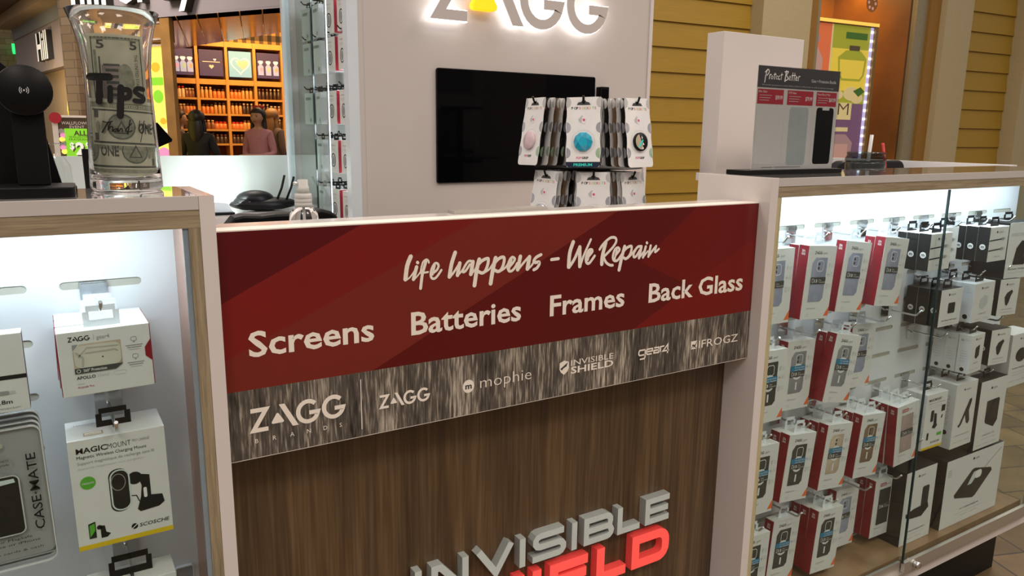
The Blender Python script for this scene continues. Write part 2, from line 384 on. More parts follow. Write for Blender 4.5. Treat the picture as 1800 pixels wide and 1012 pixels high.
obj('edge_strip', G().box(0.1440, 0.1504, 1.003, 1.0075, -1.117, -0.1208), 'alu_edge', lc)
obj('glass_door', G().box(XL0 + 0.02, 0.1439, 1.003, 1.0075, -1.117, -0.1208), 'pane', lc)
obj('slotted_panel', slot_panel(XL0 + 0.0182, 0.1505, -0.0990, -1.075, [0.0573 - 0.1326 * k for k in range(5, -1, -1)], ROWS, 1.1325, 1.1340, 1.145), ['panel_white', 'slot_beige'], lc)
obj('inner_side', G().box(0.1506, 0.1643, 1.0255, 1.1455, -1.075, -0.0990), 'liner', lc)
obj('back_board', G().box(XL0 + 0.0182, 0.1643, 1.1462, 1.174, -1.117, -0.0988), 'white_laminate', lc)
obj('deck', G().box(XL0 + 0.0182, 0.1643, 1.026, 1.1455, -1.117, -1.0755), 'deck', lc)
obj('base', G().box(XL0 + 0.0182, 0.1643, 1.0, 1.174, -1.157, -1.118), 'white_laminate', lc)
obj('toe_kick', G().box(XL0 + 0.03, 0.17, 1.04, 1.16, -1.32, -1.158), 'black', lc)
obj('light_strip', G().box(XL0 + 0.03, 0.14, 1.03, 1.045, -0.1040, -0.0990), 'led_cool', lc)
area_light('cabinet_light', (-0.32, 1.038, -0.106), (-0.32, 1.085, -0.4), 0.9, 0.012, 1.35, (0.76, 0.88, 1.0), lc)

# ------------------------------------------------------------------ right display cabinet
rc = thing('display_cabinet', 'long white glass-fronted display cabinet full of red-spined phone case boxes', 'display cabinet', (1.85, 1.1, -1.32), 'display cabinets either side of the gate')
XR0, XR1 = 1.207, 2.50
obj('side_panel', G().box(XR0, 1.2289, 1.0, 1.195, -1.157, -0.0805), 'white_laminate', rc, bevel=0.0006)
obj('countertop', G().box(1.2292, XR1, 1.0, 1.225, -0.0978, -0.081), 'counter_gloss', rc, bevel=0.0006)
obj('frame', G().box(1.2291, XR1, 1.0008, 1.02, -0.1190, -0.0980), 'oak', rc)
obj('frame', G().box(1.2291, 1.2416, 1.0008, 1.025, -1.117, -0.1192), 'oak_pale', rc)
obj('slotted_panel', slot_panel(1.2292, 2.448, -0.0990, -1.0752, [1.2738 * 1.1325 + 0.13195 * k for k in range(-1, 8)], ROWS, 1.1325, 1.1340, 1.145), ['panel_white', 'slot_beige'], rc)
obj('back_board', G().box(1.2292, 2.448, 1.1462, 1.195, -1.117, -0.0988), 'white_laminate', rc)
obj('deck', G().box(1.2292, 2.455, 1.006, 1.1455, -1.117, -1.0755), 'deck', rc)
obj('base', G().box(1.2292, XR1, 1.0, 1.195, -1.157, -1.118), 'white_laminate', rc)
obj('toe_kick', G().box(1.24, 2.44, 1.05, 1.17, -1.32, -1.158), 'black', rc)
obj('light_strip', G().box(1.26, 2.42, 1.03, 1.045, -0.1040, -0.0990), 'led_cool', rc)
area_light('cabinet_light', (1.84, 1.038, -0.106), (1.84, 1.085, -0.4), 1.15, 0.012, 2.2, (0.74, 0.88, 1.0), rc)
gd = obj('glass_door', G().box(1.2417, 1.83, 0.9950, 1.0000, -1.080, -0.1195), 'pane', rc)
obj('shoe', G().box(1.2417, 1.812, 0.9935, 1.0005, -1.116, -1.080), 'steel', gd)
gd = obj('glass_door', G().box(1.8155, 2.455, 0.9860, 0.9910, -1.082, -0.1185), 'pane', rc)
obj('shoe', G().box(1.8155, 2.455, 0.9825, 0.9925, -1.108, -1.080), 'steel', gd)
obj('glass_edge', G().box(1.8115, 1.8154, 0.9860, 0.9910, -1.082, -0.1185), 'glass_edge', gd)
k_ = G().lathe([(0.0, 0), (0.0085, 0), (0.0095, 0.002), (0.0095, 0.012), (0.008, 0.014), (0.0, 0.014)], seg=24)
obj('lock_knob', G().add(k_, lambda p: (1.861 + p[0], 0.9824 - p[2], -1.0945 + p[1])), 'chrome', gd)
obj('end_glass', G().box(2.450, 2.455, 1.0, 1.14, -1.0755, -0.0990), 'pane', rc)
obj('rail', G().box(1.2292, 2.455, 0.9835, 0.9995, -1.1175, -1.1085), 'steel', rc)
obj('corner_strip', G().box(2.4555, 2.475, 0.985, 1.0, -1.117, -0.1195), 'alu_edge', rc)

# ------------------------------------------------------------------ gate with walnut door and printed sign
gate = thing('gate', 'low walnut gate between the two white display cabinets', 'gate', (0.7, 1.08, -1.32))
obj('door', G().box(0.186, 1.2065, 1.085, 1.108, -1.26, -0.16), 'walnut', gate)
obj('top_cap', G().box(0.186, 1.2065, 1.0630, 1.108, -0.16, -0.1295), 'white_laminate', gate)
obj('edge_strip', G().box(0.56, 0.74, 1.083, 1.108, -0.1293, -0.1245), 'steel', gate)
obj('shelf', G().box(0.19, 1.20, 1.109, 1.30, -0.226, -0.208), 'white_laminate', gate)
# cut acrylic letters on the door
Y0, Y1 = 1.066, 1.0848
wv = 0.0125
def L3(name, label, strokes, w, y0, y1, mats):
    g = G()
    for i, s_ in enumerate(strokes):
        pts, cl = s_ if isinstance(s_, tuple) and isinstance(s_[1], bool) else (s_, False)
        g.stroke(pts, w, y0 - 0.00001 * i, y1, 0, 1, cl)
    return plabel(obj(name, g, mats, gate), label)
zt, zb, zm = -0.7265 - wv / 2, -0.7835 + wv / 2, -0.7550
def arc(cx, cz, r, a0, a1, n=5): return [(cx + r * cos(RAD(a0 + (a1 - a0) * k / n)), cz + r * sin(RAD(a0 + (a1 - a0) * k / n))) for k in range(n + 1)]
def I_(x): return [[(x, zt + wv / 2), (x, zb - wv / 2)]]
def S_(x0, x1, zt, zm, zb):
    r = (zt - zm) / 2; q = (zm - zb) / 2
    return [[(x1, zt)] + arc(x0 + r, zm + r, r, 90, 270) + arc(x1 - q, zb + q, q, 90, -90) + [(x0 - wv / 2, zb)]]
def E_(x0, x1, zt, zm, zb): return [[(x1, zt), (x0, zt), (x0, zb), (x1, zb)], [(x0, zm), (x1 - 0.003, zm)]]
g_ = ['acrylic_grey', 'acrylic_grey_side']; r_ = ['acrylic_red', 'acrylic_red_side']
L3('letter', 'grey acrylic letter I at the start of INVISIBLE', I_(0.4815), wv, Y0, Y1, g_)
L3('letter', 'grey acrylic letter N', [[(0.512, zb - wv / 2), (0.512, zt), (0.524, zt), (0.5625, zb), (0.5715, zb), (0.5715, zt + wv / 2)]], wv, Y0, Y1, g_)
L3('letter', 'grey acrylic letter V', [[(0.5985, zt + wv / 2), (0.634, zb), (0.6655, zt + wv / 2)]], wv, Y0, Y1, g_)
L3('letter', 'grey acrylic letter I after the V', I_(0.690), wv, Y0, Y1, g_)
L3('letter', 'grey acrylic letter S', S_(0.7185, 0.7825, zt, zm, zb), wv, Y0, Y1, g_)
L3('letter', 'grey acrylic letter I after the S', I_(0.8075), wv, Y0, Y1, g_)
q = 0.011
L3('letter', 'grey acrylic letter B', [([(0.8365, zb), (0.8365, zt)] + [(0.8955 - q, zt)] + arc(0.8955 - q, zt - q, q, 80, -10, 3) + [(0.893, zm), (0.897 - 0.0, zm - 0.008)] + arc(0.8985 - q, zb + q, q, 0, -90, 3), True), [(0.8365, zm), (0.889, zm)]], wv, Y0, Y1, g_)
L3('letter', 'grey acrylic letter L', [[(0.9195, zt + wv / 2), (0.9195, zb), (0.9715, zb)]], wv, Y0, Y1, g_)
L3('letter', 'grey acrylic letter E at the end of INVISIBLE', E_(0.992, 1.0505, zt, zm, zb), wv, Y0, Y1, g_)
wr = 0.0195
Zt, Zb, Zm = -0.8005 - wr / 2, -0.8735 + wr / 2, -0.837
w0 = wv; wv = wr
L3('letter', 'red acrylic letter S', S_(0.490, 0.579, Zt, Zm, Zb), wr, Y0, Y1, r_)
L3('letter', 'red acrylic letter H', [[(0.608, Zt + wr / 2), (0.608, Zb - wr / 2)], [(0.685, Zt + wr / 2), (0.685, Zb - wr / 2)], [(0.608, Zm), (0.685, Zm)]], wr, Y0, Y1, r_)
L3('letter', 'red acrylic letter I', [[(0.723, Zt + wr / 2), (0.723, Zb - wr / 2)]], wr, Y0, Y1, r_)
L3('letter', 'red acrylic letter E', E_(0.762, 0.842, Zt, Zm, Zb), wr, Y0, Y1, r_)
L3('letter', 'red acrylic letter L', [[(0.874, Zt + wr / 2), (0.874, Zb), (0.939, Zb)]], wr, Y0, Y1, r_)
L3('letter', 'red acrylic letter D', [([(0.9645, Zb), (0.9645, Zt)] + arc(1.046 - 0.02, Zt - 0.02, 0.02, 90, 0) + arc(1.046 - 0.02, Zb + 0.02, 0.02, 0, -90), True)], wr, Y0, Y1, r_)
wv = w0

# sign board on the gate: it is fixed to the gate, so a part of it
SY = 1.0265
SX0, SX1, SZT, SZB, SZM = 0.1865, 1.2065, -0.1310, -0.4488, -0.3483
sign = obj('sign_board', G().box(SX0, SX1, SY + 0.0004, 1.0625, SZB, -0.1293), 'letter_cream', gate)
def clip(poly, a, c, keep):
    f = lambda p: ((c[0] - a[0]) * (p[1] - a[1]) - (c[1] - a[1]) * (p[0] - a[0])) * keep
    o = []
    for i in range(len(poly)):
        p, q = poly[i], poly[(i + 1) % len(poly)]
        fp, fq = f(p), f(q)
        if fp >= 0: o.append(p)
        if fp * fq < 0: t = fp / (fp - fq); o.append((p[0] + (q[0] - p[0]) * t, p[1] + (q[1] - p[1]) * t))
    return o
for i, c in enumerate([(0.105, 0.006, 0.008), (0.205, 0.013, 0.010), (0.190, 0.022, 0.015), (0.260, 0.017, 0.009), (0.115, 0.007, 0.006), (0.155, 0.008, 0.006), (0.185, 0.009, 0.007), (0.135, 0.008, 0.007)]):
    D('sign_red_%d' % i, c, rough=0.24, spec=0.4, var=0.03, scale=8)
g = G()
full = [(SX0, SZM), (SX1, SZM), (SX1, SZT), (SX0, SZT)]
l1 = ((0.1889, -0.2251), (0.3614, -0.1412)); l2 = ((0.1924, -0.3014), (0.5694, -0.1337)); l3 = ((0.5579, -0.2704), (0.8132, -0.1485))
l4 = ((0.9079, -0.3429), (1.2007, -0.1996)); l5 = ((0.9062, -0.226), (1.0349, -0.1341)); l6 = ((0.8967, -0.2217), (1.1819, -0.3451))
P3 = lambda p: [(x, SY, z) for x, z in p]
def put(p, m):
    if len(p) > 2: g.face(P3(p), m)
a_ = clip(full, *l1, 1); put(a_, 0)
rest = clip(full, *l1, -1); put(clip(rest, *l2, 1), 1); rest = clip(rest, *l2, -1)
mid = clip(rest, *l3, 1)
mid_hi = clip(mid, (0.40, -0.40), (0.83, -0.20), 1); put(mid_hi, 3 if False else 2); put(clip(mid, (0.40, -0.40), (0.83, -0.20), -1), 3)
rest = clip(rest, *l3, -1)
lo = clip(rest, *l4, -1); put(lo, 6); hi = clip(rest, *l4, 1)
put(clip(hi, *l6, -1) and clip(clip(hi, *l6, -1), *l5, 1), 4)
put(clip(clip(hi, *l6, -1), *l5, -1), 4)
up = clip(hi, *l6, 1); put(clip(up, *l5, 1), 4); put(clip(up, *l5, -1), 5)
obj('red_print', g, ['sign_red_%d' % i for i in range(8)], sign, fix=False)
obj('timber_print', G().rect(SX0, SX1, SZB + 0.0012, SZM, SY), 'barn', sign, fix=False)
SCRIPT = [([(4579,-1823),(4520,-1959),(4490,-2155)],69),([(4497,-2174),(4567,-2127),(4646,-2030)],24),([(4671,-1986),(4619,-2166)],57),([(4627,-2175),(4694,-2111),(4745,-2046)],24),([(4687,-1917),(4693,-1924)],48),([(4875,-1937),(4863,-1902),(4830,-1884),(4780,-1918),(4750,-2001),(4736,-2084)],29),([(4830,-1899),(4795,-2004),(4761,-2117),(4733,-2316)],48),([(4761,-2086),(4857,-2077)],31),([(4954,-2095),(5005,-2060),(5035,-2008),(5023,-1965),(4976,-1955),(4925,-2023),(4903,-2114),(4919,-2174),(4962,-2188),(5013,-2155),(5082,-2067)],38),([(4972,-1988),(4933,-2124)],34),([(5318,-1815),(5255,-1987),(5219,-2181)],65),([(5228,-2189),(5307,-2101),(5386,-1993)],37),([(5399,-1986),(5359,-2169)],62),([(5359,-2177),(5430,-2112),(5500,-2022)],32),([(5622,-1975),(5555,-1965),(5499,-2020),(5452,-2101),(5461,-2131),(5508,-2105),(5574,-2018)],40),([(5627,-1983),(5592,-2172)],67),([(5594,-2181),(5670,-2102),(5708,-2037)],34),([(5741,-1954),(5699,-2104),(5658,-2358)],69),([(5718,-2037),(5795,-1975),(5882,-1948),(5906,-1971),(5887,-2068),(5844,-2151),(5791,-2172),(5728,-2145)],53),([(5834,-2167),(5922,-2123),(6000,-2025)],35),([(6038,-1953),(5991,-2128),(5950,-2355)],71),([(6010,-2043),(6088,-1972),(6167,-1947),(6198,-1973),(6184,-2066),(6140,-2149),(6085,-2173),(6030,-2149)],54),([(6130,-2170),(6219,-2121),(6279,-2047)],36),([(6300,-2110),(6360,-2054),(6395,-1995),(6348,-1961),(6298,-2005),(6264,-2099),(6281,-2174),(6331,-2187),(6392,-2144),(6442,-2069)],44),([(6337,-1999),(6290,-2153)],36),([(6501,-1964),(6454,-2171)],69),([(6459,-2176),(6555,-2078),(6657,-1984)],42),([(6675,-1985),(6640,-2173)],74),([(6650,-2183),(6722,-2127),(6783,-2042)],37),([(6903,-1962),(6814,-1996),(6763,-2054),(6790,-2083),(6863,-2080),(6870,-2120),(6823,-2179),(6766,-2202)],53),([(7114,-2059),(7253,-2054)],54),([(7548,-1795),(7482,-1974),(7467,-2209)],73),([(7478,-2220),(7586,-2085),(7685,-1891)],57),([(7689,-1892),(7702,-2218)],72),([(7711,-2218),(7774,-2047),(7919,-1773)],44),([(7877,-2065),(7957,-1988),(7936,-1947),(7873,-1968),(7826,-2082),(7843,-2169),(7907,-2177),(8012,-2063)],49),([(7912,-1979),(7866,-2121)],47),([(8245,-1850),(8183,-2077),(8176,-2219)],74),([(8118,-1957),(8193,-1868),(8334,-1774),(8447,-1774),(8477,-1839),(8421,-1925),(8319,-2013),(8217,-2090)],48),([(8203,-2089),(8261,-2189),(8343,-2246),(8418,-2260)],48),([(8483,-2078),(8559,-1998),(8517,-1955),(8451,-1993),(8417,-2105),(8447,-2176),(8528,-2177),(8618,-2077)],49),([(8498,-1994),(8459,-2151)],39),([(8672,-1947),(8620,-2120),(8567,-2352)],69),([(8643,-2036),(8721,-1972),(8816,-1946),(8833,-1996),(8797,-2101),(8718,-2165),(8663,-2145)],51),([(8759,-2157),(8852,-2083),(8957,-1982)],42),([(9054,-1967),(8971,-1975),(8893,-2075),(8894,-2146),(8952,-2134),(9030,-2031)],48),([(9059,-1973),(9017,-2171)],60),([(9024,-2170),(9117,-2069)],38),([(9165,-1980),(9112,-2169)],53),([(9116,-2168),(9216,-2066)],35),([(9182,-1908),(9190,-1918)],50),([(9278,-1971),(9236,-2163)],53),([(9250,-2150),(9330,-2063),(9412,-1986)],46),([(9412,-1986),(9393,-2094),(9481,-2045)],44)]
g = G()
for i, (p, wd) in enumerate(SCRIPT):
    g.brush([(x / 1e4, z / 1e4) for x, z in p], wd / 1e4 * 1.0, SY - 0.0003 - 0.0001 * (i % 4), 0, 2e-5)
plabel(obj('lettering', g, 'letter_cream', sign, fix=False), 'cream brush lettering reading life happens - We Repair')
for t_, xa, xb in (('Screens', 0.2190, 0.3980), ('Batteries', 0.4571, 0.6533), ('Frames', 0.7105, 0.8722), ('Back Glass', 0.9293, 1.1766)):
    plabel(obj('lettering', G().text(t_, xa, -0.3020, 0.0360, SY - 0.0004, 0, xb, bold=0.020), 'letter_cream', sign, fix=False), 'cream bold lettering reading ' + t_)
def zagg(g, x, z, h, y0, y1=None, m=0, ms=None, tri=None, tris=None, grow=0.0):
    """the wordmark, built from strokes; height h, left end x, foot z"""
    T = lambda p: [(x + a * h, z + c * h) for a, c in p]
    w_ = 0.172 * h + 2 * grow; q = grow / h
    g.stroke(T([(0.02 - q, 0.895), (0.60, 0.895), (0.10, 0.10), (0.655 + q, 0.10)]), w_, y0, y1, m, ms)
    g.prism(T([(1.085 - 1.6 * q, 0.985 + q), (1.586 - 1.1 * q, 0.02 - q), (1.815 + 1.6 * q, 0.02 - q), (1.300 + 1.1 * q, 0.985 + q)]), y0, y1, m, ms)
    for cx in (2.208, 3.237):
        a = [(cx + 0.395 * cos(RAD(t)), 0.5 + 0.415 * sin(RAD(t))) for t in range(44, 352, 14)]
        g.stroke(T(a + [(cx + 0.395, 0.44), (cx + 0.04 - q, 0.44)]), w_, y0 - 1e-5, y1, m, ms)
    tr = []
    for cx, cz, a0 in ((1.02, 0.60, 30), (0.84, 0.30, 150), (1.20, 0.30, 270)): tr += [(cx + (0.055 + q) * cos(RAD(a0 + k * 24)), cz + (0.055 + q) * sin(RAD(a0 + k * 24))) for k in range(6)]
    g.prism(T(tr), y0, y1, m if tri is None else tri, ms if tris is None else tris)
    return g
LY = SY - 0.0005
def mark(lb, *gs):
    plabel(obj('lettering', gs[0], 'letter_cream', sign, fix=False), lb)
    if len(gs) > 1: obj('cut_out', gs[1], 'band_dark', sign, fix=False)
PL = lambda p, d=0: [(x, LY - d, z) for x, z in p]
lg = zagg(G(), 0.2155, -0.4115, 0.0363, LY)
for i, ch in enumerate('BRANDS'): lg.text(ch, 0.2205 + i * 0.0241, -0.4263, 0.0066, LY)
mark('cream mark ZAGG BRANDS', lg)
obj('divider', G().rect(0.3745, 0.3757, -0.4367, -0.3590, LY), 'letter_cream', sign, fix=False)
mark('cream mark ZAGG, smaller', zagg(G(), 0.4037, -0.4110, 0.0224, LY))
mark('cream mark mophie', G().disc(0.5553, -0.4000, 0.0104, 0.0110, LY).text('mophie', 0.5768, -0.4070, 0.0205, LY, 0, 0.6757, bold=-0.012), G().text('m', 0.5495, -0.4040, 0.0100, LY - 0.0003, 0, 0.5612, bold=0.03))
mark('cream mark INVISIBLE SHIELD with a shield', G().face(PL([(0.7335, -0.3885), (0.7432, -0.3850), (0.7532, -0.3885), (0.7532, -0.4000), (0.7500, -0.4060), (0.7433, -0.4108), (0.7367, -0.4060), (0.7335, -0.4000)])).text('INVISIBLE', 0.7578, -0.3968, 0.0108, LY, 0, 0.8518).text('SHIELD', 0.7576, -0.4112, 0.0125, LY, 0, 0.8524, bold=0.02), G().face(PL([(0.7350, -0.3990), (0.7510, -0.3890), (0.7480, -0.3960), (0.7420, -0.3985), (0.7385, -0.4020)], 0.0003)))
lg = G(); s4 = 0.0028
for p, cl in (([(0.9275, -0.3915), (0.9140, -0.3915), (0.9120, -0.3945), (0.9120, -0.3985), (0.9140, -0.4010), (0.9275, -0.4010)], False), ([(0.9275, -0.3915), (0.9275, -0.4055), (0.9255, -0.4085), (0.9150, -0.4085)], False),
              ([(0.9330, -0.3962), (0.9450, -0.3962), (0.9450, -0.3915), (0.9325, -0.3915), (0.9310, -0.3940), (0.9310, -0.3995), (0.9330, -0.4015), (0.9440, -0.4015)], False),
              ([(0.9490, -0.3912), (0.9610, -0.3912), (0.9610, -0.4012), (0.9490, -0.4012), (0.9490, -0.3962), (0.9610, -0.3962)], False), ([(0.9650, -0.4012), (0.9650, -0.3912), (0.9745, -0.3905)], False),
              ([(0.9835, -0.4060), (0.9835, -0.3885), (0.9715, -0.4005), (0.9868, -0.4005)], False)):
    lg.stroke(p, s4, LY, None, 0, None, cl)
mark('cream mark gear4', lg)
mark('cream mark IFROGZ with a square emblem', G().rect(1.0436, 1.0604, -0.4078, -0.3917, LY).text('IFROGZ', 1.0645, -0.4080, 0.0163, LY, 0, 1.1735), G().stroke([(1.0450, -0.4060), (1.0500, -0.3985), (1.0550, -0.4020), (1.0595, -0.3930)], 0.0014, LY - 0.0003).stroke([(1.0470, -0.3990), (1.0590, -0.4062)], 0.0014, LY - 0.0003).stroke([(1.0500, -0.4050), (1.0580, -0.3960)], 0.0012, LY - 0.0003))

# ================================================================== tower with illuminated sign
tw = thing('kiosk_tower', 'tall pale kiosk tower with illuminated letters above the dark screen', 'kiosk tower', (1.18, 2.18, -1.32))
TY = 1.90; ZT = 0.95
obj('front_panel', G().box(0.7122, 1.666, TY, TY + 0.02, -1.32, ZT), 'tower_white', tw)
obj('corner_post', G().box(0.684, 0.7120, TY - 0.002, TY + 0.03, -1.32, ZT), 'blue_white', tw)
obj('seam', G().box(0.7268, 0.7276, TY - 0.0006, TY + 0.001, -1.3, ZT), 'ink_light', tw)
obj('right_trim', G().box(1.6665, 1.679, TY - 0.004, TY + 0.57, -1.32, ZT), 'white_laminate', tw)
obj('side_back', G().box(0.82, 0.83, TY + 0.021, 2.469, -1.32, ZT), 'panel_white', tw)
obj('back_panel', G().box(0.684, 1.666, 2.47, 2.49, -1.32, ZT), 'white_laminate', tw)
obj('corner_post', G().box(0.680, 0.70, 2.452, 2.4695, -1.32, ZT), 'blue_white', tw)
obj('glass_door', G().box(0.684, 0.688, 2.19, 2.451, -1.2, ZT), 'pane', tw)
obj('glass_door', G().box(0.692, 0.696, 2.09, 2.36, -1.2, ZT), 'pane', tw)
obj('glass_edge', G().box(0.684, 0.688, 2.185, 2.1898, -1.2, ZT), 'glass_edge', tw)
obj('glass_edge', G().box(0.692, 0.696, 2.085, 2.0898, -1.2, ZT), 'glass_edge', tw)
lt = G(); zagg(lt, 0.9044, 0.2835, 0.153, TY - 0.034, TY - 0.030, 0, 0, 2, 2)
zagg(lt, 0.9044, 0.2835, 0.153, TY - 0.0297, TY - 0.012, 1, 1, 2, 2, grow=0.0022)
plabel(obj('letter', lt, ['tower_white', 'halo_white', 'halo_yellow'], tw, fix=False), 'halo-lit letters reading ZAGG with a yellow triangle')
area_light('case_light', (0.745, 1.96, 0.1), (0.80, 2.25, 0.1), 0.03, 0.8, 2.2, (0.86, 0.94, 1.0), tw)
tv = thing('television', 'black flat screen on the pale kiosk tower under the lit letters', 'television', (1.193, 1.89, 0.012))
obj('bezel', G().prism(rrect(0.9275, 1.4585, -0.1395, 0.1660, 0.006), 1.8935, 1.8995, 0), 'black', tv)
obj('screen', G().rect(0.930, 1.456, -0.1365, 0.1635, 1.8932), 'black_gloss', tv, fix=False)
sb = thing('wall_sensor', 'small black box on the tower beside the screen edge', 'sensor', (1.49, 1.88, 0.1))
obj('body', G().prism(rrect(1.468, 1.500, 0.02, 0.138, 0.003), 1.878, 1.8995), 'black', sb)
obj('face', G().rect(1.472, 1.496, 0.03, 0.131, 1.8777), 'black_gloss', sb, fix=False)
# ------------------------------------------------------------------ kiosk back wall, side return, work counters
o = obj('back_partition', G().box(-2.2, 0.683, 2.47, 2.49, -1.32, -0.081), 'partition_white', loc=(-0.7, 2.48, -1.32)); tag(o, 'low white back partition of the kiosk left of the tower', 'partition')
o = obj('side_partition', G().box(2.62, 2.645, 1.24, 2.5, -1.32, -0.081), 'panel_white', loc=(2.63, 1.9, -1.32)); tag(o, 'low white side partition behind the right counter', 'partition')
wc = thing('work_counter', 'white work counter along the inside of the low back partition', 'counter', (-0.6, 2.3, -1.32))
obj('countertop', G().box(-2.1, 0.66, 2.17, 2.4695, -0.262, -0.238), 'white_laminate', wc); obj('body', G().box(-2.08, 0.65, 2.2, 2.4695, -1.32, -0.263), 'white_laminate', wc)
ic = thing('inner_counter', 'low white inner counter in front of the kiosk tower', 'counter', (1.3, 1.65, -1.32))
obj('countertop', G().box(0.95, 1.75, 1.40, 1.895, -0.315, -0.29), 'white_laminate', ic); obj('body', G().box(0.97, 1.73, 1.44, 1.895, -1.32, -0.316), 'white_laminate', ic)
rs = thing('inner_counter', 'low inner shelf behind the right display counter', 'counter', (2.1, 1.35, -1.32))
obj('countertop', G().box(1.78, 2.61, 1.24, 1.50, -0.215, -0.20), 'white_laminate', rs); obj('body', G().box(1.80, 2.60, 1.26, 1.48, -1.32, -0.216), 'white_laminate', rs)
wb = thing('white_display_block', 'tall plain white slab standing behind the right counter', 'display block', (1.51, 1.33, -1.32))
obj('body', G().box(1.3674, 1.647, 1.30, 1.352, -1.32, 0.2335), 'white_laminate', wb, bevel=0.001)
# ================================================================== boxed goods on hooks
CX = lambda i: 1.2738 * 1.1325 + 0.13195 * i          # hook columns of the right cabinet
CL = lambda i: 0.0505 - 0.1326 * i                    # and of the left one
def hang_tab(t, D, mt, wd=0.036, hh=0.028, lab=None):
    g = G(); y = D * 0.5
    o = [(-wd / 2, -0.001), (wd / 2, -0.001), (wd / 2, hh * 0.75), (wd / 2 - 0.005, hh), (-wd / 2 + 0.005, hh), (-wd / 2, hh * 0.75)]
    for z0, z1 in ((-0.001, hh * 0.32), (hh * 0.72, hh)):
        g.box(-wd / 2 + (0.004 if z1 == hh else 0), wd / 2 - (0.004 if z1 == hh else 0), y - 0.0005, y + 0.0005, z0, z1)
    g.box(-wd / 2, -wd / 2 + 0.007, y - 0.0005, y + 0.0005, hh * 0.32, hh * 0.72); g.box(wd / 2 - 0.007, wd / 2, y - 0.0005, y + 0.0005, hh * 0.32, hh * 0.72)
    o = obj('hang_tab', g, mt, t)
    return o
EPS = 0.0004
